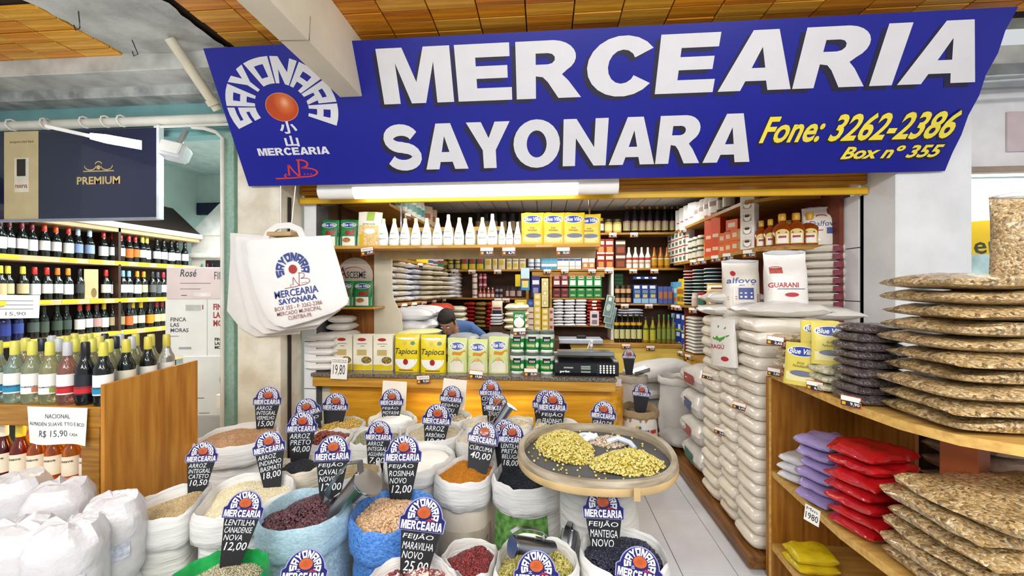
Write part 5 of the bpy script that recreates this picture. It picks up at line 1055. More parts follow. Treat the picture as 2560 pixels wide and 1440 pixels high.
# ---------------------------------------------------------------- bins and shopkeeper
BIN = M('9fa4aa', .35, .08, 6); 
for i, (px, Y) in enumerate(((1160, 3.82), (1238, 3.84))):
    g = G(); g.lathe([(.12, 0), (.142, .8), (.145, .94)], 24, M('b9bab6', .4)); b = obj('bin', g, loc=spot(px, Y, 0), label=lab('grey lidded storage bin behind the counter', i, 2), cat='bin', group='storage bins behind the counter'); q = G(); q.lathe([(.152, .93), (.152, .965), (.13, .985), (.10, .985), (.07, 1.0), (.001, 1.0)], 24, BIN); obj('lid', q, b); b.scale = (1, 1, 1.165)
def person():
    """stooping shopkeeper seen from the front: one skinned body"""
    J = [(0, .05, .92), (0, .0, 1.02), (0, -.10, 1.16), (0, -.2, 1.24), (0, -.28, 1.27), (0, -.33, 1.285),     # pelvis..neck
         (-.17, -.19, 1.235), (-.33, -.18, 1.09), (-.30, -.36, .97), (-.29, -.44, .955),                   # left arm
         (.17, -.19, 1.235), (.34, -.14, 1.11), (.36, -.32, .98), (.35, -.40, .96),
         (-.10, .06, .86), (-.11, .02, .48), (-.11, .08, .08), (-.11, -.1, .045), (.10, .06, .86), (.11, .02, .48), (.11, .08, .08), (.11, -.1, .045)]
    J = [(x, y * 1.15 if z > .9 else y - (.16 if .4 < z < .6 else 0), z - (.17 if z > .6 else .03 if z > .3 else 0)) for x, y, z in J]
    E = [(0, 1), (1, 2), (2, 3), (3, 4), (4, 5), (3, 6), (6, 7), (7, 8), (8, 9), (3, 10), (10, 11), (11, 12), (12, 13), (0, 14), (14, 15), (15, 16), (16, 17), (0, 18), (18, 19), (19, 20), (20, 21)]
    RD = [.15, .15, .16, .15, .075, .06, .085, .058, .04, .035, .085, .058, .04, .035, .1, .07, .05, .04, .1, .07, .05, .04]
    me = bpy.data.meshes.new('person'); me.from_pydata(J, E, []); o = bpy.data.objects.new('person', me); COL.objects.link(o)
    md = o.modifiers.new('s', 'SKIN'); sv_ = me.skin_vertices[0].data
    for i, r_ in enumerate(RD): sv_[i].radius = (r_, r_ * .8 if i < 4 else r_)
    sv_[0].use_root = True; ms = o.modifiers.new('d', 'SUBSURF'); ms.levels = 2; ms.render_levels = 2
    m2 = bpy.data.meshes.new_from_object(o.evaluated_get(bpy.context.evaluated_depsgraph_get())); bpy.data.objects.remove(o)
    SKIN = M('b9866a', .5, .06, sss=.1); SHIRT = M('3f6296', .7, .1, 9, .2); TROU = M('2f3440', .8, .1)
    for m in (SHIRT, SKIN, TROU): m2.materials.append(m)
    for f in m2.polygons:
        c = f.center; f.use_smooth = True; f.material_index = 1 if (c.y < -.33 and abs(c.x) < .1) or (c.y < -.425) else (2 if c.z < .76 else 0)
    return m2, SKIN
pm_, SKIN = person(); PX = spot(1150, 4.5, .03)
pr = obj('person', pm_, loc=PX, rot=(0, 0, R(-6)), scale=(1.08, 1, 1.055), label='dark-haired person in a blue shirt stooping behind the counter', cat='person')
h = G(); hp = [(0, -.132), (.035, -.125), (.058, -.095), (.068, -.05), (.074, .0), (.076, .045), (.068, .085), (.045, .113), (.001, .123)]
h.lathe([(max(.001, r_), z) for r_, z in hp], 28, SKIN, fn=lambda p, a: (p[0] * .98, p[1] * 1.22 - (.012 if p[2] < -.05 else 0), p[2]))
nz_ = [(-.011, -.094, -.035), (.011, -.094, -.035), (0, -.118, -.03), (0, -.094, .012)]; h.add(nz_, [(0, 1, 2), (0, 2, 3), (1, 3, 2)], SKIN)
for sx in (-1, 1):
    h.box((sx * .078, .008, -.015), (.014, .03, .058), SKIN, .006); h.lathe([(.001, -.009), (.011, -.004), (.012, 0), (.011, .004), (.001, .009)], 12, M('eceae6', .2), (sx * .03, -.081, .008)); h.lathe([(.001, -.005), (.006, 0), (.001, .005)], 10, M('2a1c14', .2), (sx * .03, -.09, .008)); h.box((sx * .03, -.088, .03), (.032, .006, .006), M('231a16', .8), .002)
h.box((0, -.088, -.068), (.042, .008, .01), M('9a5c50', .5), .003)
hd_ = obj('head', h, pr, (0, -.425, 1.155), (R(42), 0, 0))
hr = G(); hr.lathe([(.078, -.02), (.083, .03), (.082, .07), (.066, .108), (.04, .128), (.001, .136)], 28, M('2a211f', .75, .25, 60, .6, bscale=90), fn=lambda p, a: (p[0] * 1.0, p[1] * 1.22 + .008, p[2] + (.065 if math.sin(a) < -.35 and p[2] < .05 else (-.05 if math.sin(a) > .2 and p[2] < .0 else 0))), cap=False); obj('hair', hr, hd_)
SKh = SKIN
for sx, wr, el in ((-1, Vector((-.29, -.506, .785)), None), (1, Vector((.35, -.46, .79)), None)):
    hg = G(); hg.box((wr.x, wr.y - .045, wr.z - .006), (.075, .085, .028), SKh, .011)
    for k in range(4):
        x = wr.x + (k - 1.5) * .019; L_ = (.062, .072, .068, .052)[k]; hg.tube([(x, wr.y - .075, wr.z - .004), (x, wr.y - .09 - L_ * .4, wr.z - .006), (x, wr.y - .09 - L_ * .75, wr.z - .02), (x, wr.y - .09 - L_ * .85, wr.z - .036)], [.009, .0088, .008, .006], 8, SKh)
    x = wr.x - sx * .036; hg.tube([(x, wr.y - .02, wr.z - .008), (x - sx * .022, wr.y - .055, wr.z - .014), (x - sx * .022, wr.y - .085, wr.z - .024)], [.011, .010, .007], 8, SKh); obj('hand', hg, pr)
g = G(); g.box((0, 0, .46), (.9, .5, .92), M('8a6a3c', .5), .004); obj('work_table', g, loc=spot(1160, 4.28, 0) + Vector((0, .12, -.0)), label='plain wooden work table that the shopkeeper bends over', cat='table') if False else None
# ---------------------------------------------------------------- right wall shelving
RX = 1.76
ru = G(); ru.box((2.3, 4.6, 1.5), (.03, 2.6, 2.9), M('6a2c14', .5, .15)); ro_ = obj('right_shelving', ru, label='reddish wooden shelving along the right inner wall', cat='shelving')
for z, y0, y1, t in ((2.37, 3.5, 5.62, .03), (1.94, 3.32, 5.62, .035), (1.385, 3.95, 5.62, .03), (.79, 4.1, 5.62, .04)):
    g = G(); g.prism([(2.28, y1), (RX, y1), (RX, y0 + .18), (RX + .2, y0), (2.28, y0)], z - t, z, lambda x, y, d: (x, y, d), SHW); obj('shelf', g, ro_)
g = G(); g.box((2.03, 5.25, 1.2), (.5, .03, 2.3), M('6a2c14', .5)); obj('upright', g, ro_)
g = G(); g.box((RX + .05, 4.86, .39), (.03, 1.5, .74), M('d9b244', .45, .08)); obj('base_panel', g, ro_)
def onright(px, z, dx=.06): p = onX(px, 720, RX + dx); return Vector((p.x, p.y, z))
FY = R(-62)
def rrow(kind, name, cat, label, px, w, h, z, col, b, d=.1, layers=1, dx=.07, yaw=FY):
    me = good(kind, w, h, d, col, b).mesh(name); n = len(px)
    for l in range(layers):
        for i, x in enumerate(px):
            lb = label + ('' if n == 1 else ', ' + nth(i, n)) + ('' if layers == 1 else ', ' + ('bottom', 'second', 'third', 'fourth', 'fifth', 'sixth')[l] + ' layer')
            obj(name, me, loc=onright(x, z + l * h, dx), rot=(0, 0, yaw), scale=(1, 1, .99), label=lb, cat=cat, group=label if n * layers > 1 else None)
rrow('box', 'carton', 'carton', 'tall white carton on the right top shelf', (1704, 1714, 1725, 1737), .12, .27, 2.371, 'e2e2e4', [(.3, .36, 'b06a60', -.3, .3)])
rrow('bag', 'packet', 'packet', 'white pouch on the right top shelf', (1752, 1764, 1778, 1792), .17, .25, 2.371, 'e6e4e0', [(.4, .6, '9a7a70', -.3, .3)])
rrow('jar', 'jar', 'jar', 'dark jar with white lid on the right top shelf', (1808, 1824), .13, .2, 2.371, '2c2a24', ['e4e0da', 'a8a090'])
rrow('box', 'carton', 'carton', 'small white carton with red edge on the right shelf', (1683, 1692, 1701, 1711, 1721), .11, .105, 1.941, 'e3e0da', [(.85, .99, 'b03c34'), (.2, .65, '5c7a5c', -.35, .0)], layers=4)
rrow('jar', 'jar', 'jar', 'squat olive jar with white lid on the right shelf', (1733, 1744, 1757), .13, .135, 1.941, '4a4c1c', ['e8e6e0', 'd2cfc4'], layers=2)
rrow('bottle', 'bottle', 'bottle', 'yellow squeeze bottle on the right shelf', (1769,), .08, .3, 1.941, 'd6b414', ['e2c420', (.1, .4, 'e2d6b0')])
rrow('box', 'carton', 'carton', 'tall bright orange carton on the right shelf', (1780, 1797), .115, .46, 1.941, 'd64a10', [(.42, .5, 'e8c8b0', -.3, .3), (.12, .2, 'e8c8b0', -.3, .3), (.85, .93, 'e2a020', -.2, .2)])
rrow('box', 'carton', 'carton', 'small orange tea carton on the right shelf', (1818, 1834, 1851), .125, .105, 1.941, 'd9661c', [(.3, .7, 'e6c8a8', -.35, .0), (.2, .8, 'a8a05c', .1, .4)], layers=2)
rrow('box', 'carton', 'carton', 'orange tea carton on top of the small orange ones', (1838,), .125, .105, 2.151, 'dc5a16', [(.3, .7, 'e6d0b8', -.3, .3)])
me = good('box', .115, .112, .1, 'e4dfd6', [(.2, .75, 'c8c0b0', -.32, .32), (.55, .75, '4a3028', -.14, .14)]); me.flat(disc_e(0, .05, .03, .03), lambda x, z: (x, -.0515, z), PW); me.flat(stroke(arc(0, .05, .03, .03, 180, 360, 8), .004), lambda x, z: (x, -.052, z), M('5a2a1c', .5)); me.flat(disc_e(0, .068, .022, .01), lambda x, z: (x, -.0525, z), M('4a2a1c', .5)); me = me.mesh('tea_box')
for l in range(5): obj('tea_box', me, loc=onright(1874, 1.941 + l * .112, .06), rot=(0, 0, R(-48)), label=lab('white tea carton with cup picture in the upright column', l, 5, 'bottom', 'top'), cat='carton', group='white tea cartons')
def honey(w, h):
    b = G(); r = w / 2
    for a, bb in (((1, 0), 0),): pass
    b.lathe([(r * .95, 0), (r, h * .04), (r, h * .55), (r * .7, h * .66), (r * .34, h * .74), (r * .32, h * .8)], 16, M('8a3a0a', .1, .15, coat=.5), fn=lambda p, a: (p[0], p[1] * .62, p[2])); c = G(); c.lathe([(r * .4, h * .78), (r * .42, h * .8), (r * .42, h * .97), (r * .36, h), (.001, h)], 14, M('c8962c', .35, .1))
    l = G(); l.flat(join(rect(-r * .7, h * .08, r * .7, h * .4, 4, 1), disc(0, h * .4, r * .7, h * .12, 14, 1, 0, PI)), lambda x, z: (x, -r * .62 * math.sqrt(max(0, 1 - (x / r) ** 2)) - .002, z), M('e6cf7c', .45)); l.flat(rect(-r * .55, h * .1, r * .55, h * .36, 4, 1), lambda x, z: (x, -r * .62 * math.sqrt(max(0, 1 - (x / r) ** 2)) - .003, z), PW); l.flat(rect(-r * .4, h * .25, r * .4, h * .32, 4, 1), lambda x, z: (x, -r * .62 * math.sqrt(max(0, 1 - (x / r) ** 2)) - .0036, z), M('a83a2c', .45)); return Kit('bottle', 'bottle', b, [('cap', c), ('label', l)])
hs_, hb_ = honey(.1, .24), honey(.135, .27)
for i, (px, k, y) in enumerate(((1903, hs_, 3.62), (1926, hs_, 3.55), (1955, hb_, 3.47), (1990, hb_, 3.44), (2024, hb_, 3.44), (1972, hs_, 3.62))):
    p = onY(px, 720, y); k.put((p.x, p.y, 1.941), lab('amber honey bottle with gold cap on the right shelf', i, 6), 'amber honey bottles', rot=(0, 0, R(-25)))
# third shelf
rrow('box', 'packet', 'packet', 'sky blue biscuit packet on the third right shelf', (1690, 1697, 1704), .1, .3, 1.386, '5fa0cc', [(.5, .7, 'e0e0dc', -.4, .4), (.1, .3, 'c8602c', -.4, .4)])
row('box', 'packet', 'packet', 'small blue and brown packet in the corner of the right bay', [(1644, 1655), (1656, 1667), (1668, 1679)], 716, 1.385, '4a5c9a', [(.3, .7, 'b06a3c', -.4, .4)], Y=5.64)
rrow('bag', 'packet', 'packet', 'crinkled yellow packet on the third right shelf', (1705, 1715), .12, .34, 1.386, 'd8b81c', [(.4, .6, 'a8681c', -.35, .35), (.12, .3, '8a6a24', -.3, .3)])
def platestack(px, r, n, z, cols, label):
    pl = []
    for c in cols: g = G(); g.lathe([(r * .7, 0), (r * .75, .006), (r, .026), (r * .99, .03), (r * .72, .012), (.001, .012)], 20, C_(c)); g.lathe([(r * 1.005, .022), (r * 1.005, .031)], 20, PW, cap=False); pl.append(g.mesh('bowl'))
    p = onright(px, z, .1)
    for i in range(n): obj('bowl', pl[0 if i < n - 3 else min(len(pl) - 1, 1)], loc=(p.x, p.y, z + i * .04), label=lab(label, i, n, 'bottom', 'top'), cat='bowl', group=label)
platestack(1728, .095, 11, 1.386, ('1c4a4c', '9c2c2c'), 'green-black lacquer bowl with pale rim, left stack')
platestack(1753, .095, 11, 1.386, ('1e5450', '1e5450'), 'teal lacquer bowl with pale rim, middle stack')
platestack(1782, .09, 11, 1.386, ('1c4450', '1e4a5c'), 'dark blue-green lacquer bowl, right stack')
rrow('jar', 'tub', 'tub', 'pale pink tub before the lacquer bowls', (1739,), .09, .16, 1.386, 'd8c0b8', ['e2d4cc', 'd2b8ae'], dx=-.0)
rrow('jar', 'jar', 'jar', 'white jar with red lid before the lacquer bowls', (1757,), .105, .17, 1.386, 'ece8e2', ['b0242a', '2f6a58'], dx=-.0)
P = Pouch(.2, .26, .08, 30); b = G(); P.body(b, M('d2aa34', .3, .1, 8, .2)); q = G(); P.dec(q, rect(-.085, .19, .085, .245, 4, 2), PW); P.dec(q, rect(-.05, .2, .085, .22, 3, 1), M('7a3420', .4), .002); P.dec(q, disc_e(.01, .07, .08, .055), PW, .0014); P.dec(q, disc_e(.01, .065, .06, .035), M('c9a050', .4, .2, 50), .0022)
Kit('packet', 'packet', b, [('printed_panel', q)]).put(onright(1792, 1.386, .04), 'golden yellow packet with a dish picture on the third right shelf', rot=(0, 0, R(-40)))
# bottom right shelf
row('bottle', 'bottle', 'bottle', 'green capped oil bottle in the far right corner', [(1642, 1653), (1654, 1665), (1666, 1677), (1678, 1689)], 786, ZD, '6a6a1c', ['2c8a3c', (.15, .5, '7a8a3c')], Y=5.36)
rrow('box', 'carton', 'carton', 'blue milk carton on the low right shelf', (1690, 1703, 1717), .095, .235, .791, '22409a', [(.72, .95, 'e2e6ee', -.4, .1), (.1, .4, 'dfe4f0', -.15, .2), (.02, .12, '9ab83c')], layers=2, yaw=R(-50))
g = G(); pillow(g, .3, .18, .045, M('dcdad4', .4, .06, 9, .2), seed=91, pw=4); me = g.mesh('packet')
for i in range(11): obj('packet', me, loc=onright(1738, .791 + .041 * i, .12), rot=(0, 0, R(-85)), label=lab('thin white packet in the tall stack on the low right shelf', i, 11, 'bottom', 'top'), cat='packet', group='thin white packets')
for i, (px, z, w_) in enumerate(((1708, 2.33, 'top shelf'), (1735, 1.90, 'honey shelf'), (1755, 1.90, 'honey shelf'), (1790, 1.90, 'honey shelf'), (1820, 1.90, 'honey shelf'), (1873, 1.895, 'honey shelf'), (1678, 1.34, 'bowl shelf'), (1686, 1.34, 'bowl shelf'), (1696, 1.34, 'bowl shelf'), (1732, 1.335, 'bowl shelf'), (1690, .76, 'lowest shelf'), (1702, .76, 'lowest shelf'), (1722, .76, 'lowest shelf'))):
    p = onX(px, 720, RX - .012); tag(Vector((p.x, p.y, z)), .115, 0, '', '7,50', f'price tag clipped on the right wall {w_}, {ORD[i]} from the far top', yaw=R(-58), lean=0)
# ================================================================ RICE PILE ON A PALLET
PALW = wood('8a5a22', '5e3a12', 1, .5)
g = G(); g.box((1.44, 3.4, .055), (.58, 2.1, .07), PALW, .004); pl = obj('pallet', g, label='long dark wooden pallet under the wall of rice bags beside the aisle', cat='pallet')
for y in (2.42, 3.0, 3.6, 4.3): g = G(); g.box((1.44, y, .01), (.5, .08, .02), PALW); obj('foot_board', g, pl)
RICEB = M('e2dacb', .22, .05, 10, .22, bscale=40, coat=.35); RICEW = M('dedad4', .3, .05, 9, .25, bscale=35, coat=.2); REDP = M('a8403c', .4, .2, 50)
def ricebag(L, Wd, T, mat, seed, print_=True):
    g = G(); pillow(g, L, Wd, T * 1.1, mat, 14, 12, .005, seed=seed, pw=9, p=.5, cr=.09)
    if print_:
        q = G(); q.flat(rect(-.09, -.045, .09, .0, 4, 1), lambda x, y: (x, -Wd * .5 - .001 + abs(y) * .12, T * .57 + y * .5), REDP)
        return g.mesh('rice_bag'), q.mesh('print')
    return g.mesh('rice_bag'), None
names = ('front', 'second', 'third')
for c, (y0, y1, n, T) in enumerate(((2.385, 2.63, 18, .0735), (2.64, 2.885, 18, .0728), (2.895, 3.185, 17, .0765))):
    ms = [ricebag(.43, y1 - y0, T, RICEB, 10 * c + q) for q in range(3)]
    for i in range(n):
        m, q = ms[i % 3]; o = obj('rice_bag', m, loc=(1.405 + rnd.uniform(-.012, .012), (y0 + y1) / 2, .0905 + i * T), rot=(0, 0, rnd.uniform(-.03, .03)), label=f'clear rice bag, {names[c]} column of the aisle pile, ' + (f'{ORD[i]} from the pallet' if i < n - 1 else 'topmost'), cat='bag', group='clear rice bags in the aisle pile')
        pass
for i in range(4):
    g = G(); pillow(g, .46, .5, .235, M('d6d2cc', .25, .08, 9, .4, bscale=22, coat=.3), 10, 9, .016, seed=130 + i, pw=3.4, p=.4); m = g.mesh('rice_bundle')
    o = obj('rice_bundle', m, loc=(1.42 + rnd.uniform(-.015, .015), 3.45, .0905 + .213 * i), rot=(0, 0, rnd.uniform(-.05, .05)), label=lab('big plastic-wrapped rice bundle behind the small rice bags', i, 4, 'bottom', 'top'), cat='bundle', group='plastic-wrapped rice bundles')
    q = G(); q.flat(rect(-.1, -.04, .1, .04, 4, 2), lambda x, z: (-.232, -x, .117 + z), M(('3f6f62', 'a8504c', '4a5c8a', 'a04a4a')[i], .4, .3, 50)); obj('print', q, o)
for i, (x, y, z, yaw) in enumerate(((1.36, 3.05, 1.392, .1), (1.37, 3.05, 1.48, -.08))):
    g = G(); pillow(g, .4, .3, .1, RICEW, seed=140 + i, amp=.01); o = obj('sugar_bag', g, loc=(x, y, z), rot=(0, 0, yaw), label=('white sugar bag lying on the third column of the rice pile', 'white sugar bag lying topmost over the third rice column')[i], cat='bag')
g = G(); pillow(g, .5, .34, .1, RICEW, seed=145, amp=.012); obj('sugar_bag', g, loc=(1.46, 2.62, 1.414), rot=(0, 0, .12), label='long white sugar bag lying across the front rice columns', cat='bag')
# standing sugar and rice bags with print
def bigbag(w, h, t, mat, seed, prints):
    P = Pouch(w, h, t, seed, square=3, topflat=.16, taper=.6); b = G(); P.body(b, mat, 24, 12); q = G()
    for tri, m in prints(w, h): P.dec(q, tri, m, .002)
    k = G(); pillow(k, w * .96, .03, h * .07, M('cfd2d8', .15, .05, 9, .5, coat=.5), 10, 3, .006, seed=seed); k.v = [(x, y, z + h * .955) for x, y, z in k.v]
    return Kit('sugar_bag', 'bag', b, [('printed_panel', q), ('clear_top', k)])
BLU = M('3a4a8c', .4, .05); RD = M('b02c38', .4, .05)
A = bigbag(.235, .40, .14, M('dcd5ca', .3, .04, 9, .2, coat=.3), 51, lambda w, h: [(fit(text('alfovo', .015, .1), -w * .42, h * .58, w * .36, h * .68), BLU), (stroke([(-w * .1, h * .545), (w * .3, h * .56)], h * .012), BLU), (rect(-w * .12, h * .30, w * .28, h * .5, 3, 3), BLU), (rect(-w * .08, h * .33, w * .24, h * .36, 2, 1), PW), (rect(-w * .08, h * .40, w * .24, h * .42, 2, 1), PW), (disc_e(-w * .24, h * .76, w * .07, h * .05), RD), (rect(w * .38, h * .2, w * .47, h * .4, 1, 3), RD), (stroke([(-w * .4, h * .34), (-w * .16, h * .35)], h * .012), RD), (stroke([(-w * .4, h * .3), (-w * .16, h * .31)], h * .012), RD)])
B = bigbag(.245, .46, .15, M('e6e2de', .3, .04, 9, .2, coat=.3), 52, lambda w, h: [(fit(text('GUARANI', .02), -w * .46, h * .48, w * .2, h * .55), RD), (rect(-w * .46, h * .455, w * .35, h * .465, 4, 1), M('3c4660', .4)), (disc_e(w * .04, h * .38, w * .16, h * .03), RD), (join(rect(-w * .42, h * .68, -w * .14, h * .76, 2, 2)), M('a8564c', .4, .2, 40)), (stroke(arc(-w * .28, h * .76, w * .14, h * .02, 0, 350, 12), h * .008), RD), (fit(text('açúcar', .02, .2), -w * .3, h * .83, w * .1, h * .88), M('3f9a84', .4)), (fit(text('2kg', .02), w * .06, h * .24, w * .3, h * .27), INK), (rect(-w * .4, h * .17, w * .3, h * .175, 3, 1), BLU), (fit(text('refinado', .03), -w * .38, h * .1, w * .2, h * .14), RD)])
p = spot(1853, 2.92, 1.388); A.put((p.x, 2.92, 1.395), 'upright white sugar bag with blue script and blue square, left of two', rot=(R(-6), 0, R(-12)))
p = spot(1966, 2.72, 1.42); g = G(); g.box((p.x + .05, 2.8, .69), (.42, .5, 1.37), M('c9c2b6', .6), .01); obj('carton_stack', g, label='pale carton stack hidden behind the rice pile, carrying the red printed sugar bag', cat='box')
B.put((p.x, 2.72, 1.377), 'upright white sugar bag with red block lettering, right of two', rot=(R(-5), 0, R(-10)))
g = G(); pillow(g, .55, .36, .1, RICEW, seed=151, amp=.012); obj('sugar_bag', g, loc=(p.x + .26, 2.9, 1.377), rot=(0, 0, -.3), label='white sugar bag lying right of the red printed standing bag', cat='bag')
g = G(); pillow(g, .3, .22, .16, M('4a4a4e', .2, .3, 12, .4, coat=.5), seed=152, amp=.015); obj('bag', g, loc=(p.x - .14, 3.02, 1.377), label='dark shiny bag in the gap between the two standing sugar bags', cat='bag')
# stack of printed sugar bags by the right jamb
bx = spot(2055, 3.42, 0)
g = G(); g.box((bx.x, 3.47, .56), (.28, .3, 1.12), M('7a5a34', .6), .004); obj('low_cabinet', g, label='low wooden cabinet by the right jamb under the sugar stack', cat='cabinet')
g = G(); pillow(g, .345, .32, .064 * 1.1, M('d6cfc4', .28, .06, 9, .2, coat=.3), 10, 8, .006, seed=161, pw=4, p=.36); sm_ = g.mesh('sugar_bag'); q = G(); q.flat(rect(.02, -.022, .09, .022, 3, 2), lambda x, z: (x, -.163, .034 + z), M('7a3448', .4, .3, 60)); q.flat(rect(.12, -.018, .15, .018, 2, 2), lambda x, z: (x, -.160, .034 + z), M('4a5080', .4, .2, 60)); qm = q.mesh('print')
for i in range(13):
    o = obj('sugar_bag', sm_, loc=(bx.x + rnd.uniform(-.006, .006), 3.46, 1.122 + .0628 * i), rot=(0, 0, R(-6) + rnd.uniform(-.03, .03)), label=lab('printed sugar bag in the tall stack by the right jamb', i, 13, 'bottom', 'top'), cat='bag', group='printed sugar bags by the right jamb'); obj('print', qm, o)
D = bigbag(.25, .31, .12, M('d9d2c8', .3, .04, 9, .2, coat=.3), 53, lambda w, h: [(fit(text('Dalfovo', .015, .1), -w * .36, h * .48, w * .42, h * .62), BLU), (rect(w * .1, h * .28, w * .4, h * .44, 3, 2), BLU), (rect(-w * .3, h * .36, w * .0, h * .39, 2, 1), RD), (stroke(arc(-w * .02, h * .74, w * .14, h * .05, 0, 180, 8), h * .03), RD)])
D.put((bx.x, 3.44, 1.945), 'upright printed sugar bag standing on top of the jamb stack', rot=(R(-3), 0, R(-14)))
P = Pouch(.2, .3, .05, 61, square=3); b = G(); P.body(b, RICEW); q = G(); P.dec(q, join(stroke([(-.05, .17), (-.02, .26)], .03, .01), stroke([(-.03, .17), (.04, .25)], .03, .008), stroke([(-.01, .165), (.07, .2)], .025, .006)), M('4f9a3c', .4)); P.dec(q, fit(text('RAGÚ', .02), -.08, .11, .03, .145), RD); P.dec(q, disc_e(.03, .05, .03, .015), RD)
Kit('packet', 'packet', b, [('printed_panel', q)]).put((1.150, 2.66, 1.10), 'white packet with green leaf print leaning on the rice pile', rot=(0, R(-4), R(-68)))
for px, py, Y, lb in ((1768, 940, 3.0, 'small price tag on the third rice column'), (1848, 1015, 2.52, 'small price tag on the front rice column'), (1800, 1078, 2.72, 'small price tag on the second rice column'), (1938, 852, 2.36, 'price tag on the top granola packets of the right stand')):
    p = onX(px, py, 1.172) if px < 1900 else onY(px, py, 2.1); tag(p, .075, 6, '', '2,65', lb, yaw=R(-45), lean=0)
# ================================================================ SACKS AT THE BACK RIGHT
BURL = M('a08a66', .85, .15, 90, .5, bscale=200); SILV = M('c9c8c8', .55, .06, 5, .5, bscale=18)
def standsack(px, Y, z, r, mat, cuff, label, seed, seedcol=None, roll=.06):
    p = spot(px, Y, 0); b, c = sack_mesh(r, z, mat, cuff, seed, roll=roll); s = obj('sack', b, loc=p, label=label, cat='sack'); obj('rolled_rim', c, s)
    if seedcol: obj('grain', mound(r * .9, r * .9, .03, RICE, 1400, 0, seeds(seedcol, .6), seed), loc=(p.x, p.y, z - .05), label='grain inside the ' + label, cat='grain', kind='stuff')
    return s
standsack(1582, 3.95, .76, .13, M('d2cfca', .6, .06, 5, .4), M('bcb4a6', .7, .1), 'standing grey-white sack with blue marks by the end of the counter', 81, ('8a7c64', 'b09c7c', 'c8b898'))
standsack(1598, 3.42, .60, .145, M('dcd8d0', .6, .06, 5, .4), BURL, 'short white sack with burlap rim and colourful print', 82, ('3a2c20', '5a4430', '7a6044'), .05)
s_ = [o for o in bpy.data.objects if o.name.startswith('sack')][-1]
q = G()
for k in range(12): q.flat(disc(-.05 + .022 * (k % 5), .42 + .03 * (k // 5), .012, .014, 10, 1), lambda x, z: (.15 * math.sin(x / .15), -.152 * math.cos(x / .15), z), M(('2f5a8c', 'c8a82c', '2f6a8c')[k % 3], .5))
q.flat(rect(.06, .43, .12, .46, 2, 1), lambda x, z: (.15 * math.sin(x / .15), -.152 * math.cos(x / .15), z), M('a8302c', .5)); 
for o in bpy.data.objects:
    if o.get('label', '').startswith('short white sack with burlap'): obj('bead_print', q, o)
    if o.get('label', '').startswith('standing grey-white sack'):
        q2 = G(); [q2.flat(rect(a, .38, b, .43, 2, 1), lambda x, z: (.135 * math.sin(x / .13), -.139 * math.cos(x / .13), z), M('1f3468', .5)) for a, b in ((-.09, -.05), (.02, .11))]; obj('blue_print', q2, o)
standsack(1690, 4.1, .72, .16, M('d4d2cf', .6, .05, 5, .5, bscale=14), M('d4d2cf', .6, .05), 'ribbed white sack standing behind the rice bundles', 83, ('8c8270', 'b0a690', 'c8c0ac'))
for i, (px, Y, z, L, Wd, T, yaw, rx) in enumerate(((1622, 4.62, .002, .6, .45, .2, .5, 0), (1628, 4.6, .19, .6, .45, .2, .4, 0), (1630, 4.6, .38, .6, .45, .2, .6, 0), (1650, 4.62, .57, .7, .45, .22, .35, .1), (1712, 3.92, .1, .4, .3, .16, .2, 0))):
    g = G(); pillow(g, L, Wd, T, SILV if i % 2 else M('cccaca', .5, .06, 5, .5, bscale=18), 12, 9, .015, seed=170 + i, p=.45); obj('sack', g, loc=spot(px, Y, z), rot=(0, -rx, yaw), label=('grey-white closed sack at the bottom of the back right pile', 'grey-white closed sack, second up in the back right pile', 'grey-white closed sack, third up in the back right pile', 'bulging grey-white sack on top of the back right pile', 'small closed white sack low behind the ribbed one')[i], cat='sack')
P = Pouch(.17, .5, .14, 88, square=2.6, topflat=.3, taper=.3, amp=.01); b = G(); P.body(b, M('e3e0e0', .3, .06, 9, .5), 20, 10); g = b; obj('plastic_sack', g, loc=spot(1527, 3.32, .36), label='tall white plastic bag at the right end of the counter', cat='bag')
g = G(); g.box((0, 0, .18), (.2, .2, .36), M('8a6a44', .6), .004); obj('crate', g, loc=spot(1527, 3.32, 0), label='small wooden crate under the tall white plastic bag', cat='crate')
sign(1572, 892, 34, 3.75, 0, [], 'small blank chalkboard sign in the standing grey-white sack', lean=-5); sign(1603, 985, 46, 3.3, 4, [], 'pale washed-out sign in the burlap rimmed sack', lean=-5)
g = G(); g.box((0, 0, 0), (.16, .1, .02), STEEL, .004); g.box((0, -.05, .02), (.16, .006, .04), STEEL, .002); obj('metal_tray', g, loc=spot(1600, 3.95, .80), rot=(R(18), R(-16), R(10)), label='small shiny metal tray on the standing grey-white sack', cat='tray')
# ================================================================ WOODEN STAND AT THE RIGHT
SW1 = wood('b0762a', '8a5416', 2, .42); SW2 = wood('d8b062', 'bf924a', 0, .42); SWD = wood('7a4a1c', '4c2a0e', 2, .5)
def shelfpoly(x): return [(x + .03, 2.31), (x, 1.75), (x + .02, 1.5), (x + .08, 1.36), (x + .2, 1.27), (x + .45, 1.21), (x + .9, 1.17), (2.7, 1.17), (2.7, 2.31)]
g = G(); g.box((1.46, 2.32, .56), (.46, .03, 1.10), SW1, .002); st = obj('display_stand', g, label='wooden display stand with rounded shelves full of packets at the right', cat='stand')
for z in (1.14, .6, .2): g = G(); g.prism(shelfpoly(1.215), z - .034, z, lambda x, y, d: (x, y, d), SW2); obj('shelf', g, st)
g = G(); g.box((1.238, 2.32, .56), (.012, .034, 1.10), SW2, .001); obj('edge_strip', g, st)
g = G(); g.box((1.68, 2.13, .56), (.02, .36, 1.10), SW1, .002); obj('back_panel', g, st)
g = G(); g.box((2.3, 2.25, .56), (.9, .02, 1.10), SWD, .002); obj('rear_panel', g, st)
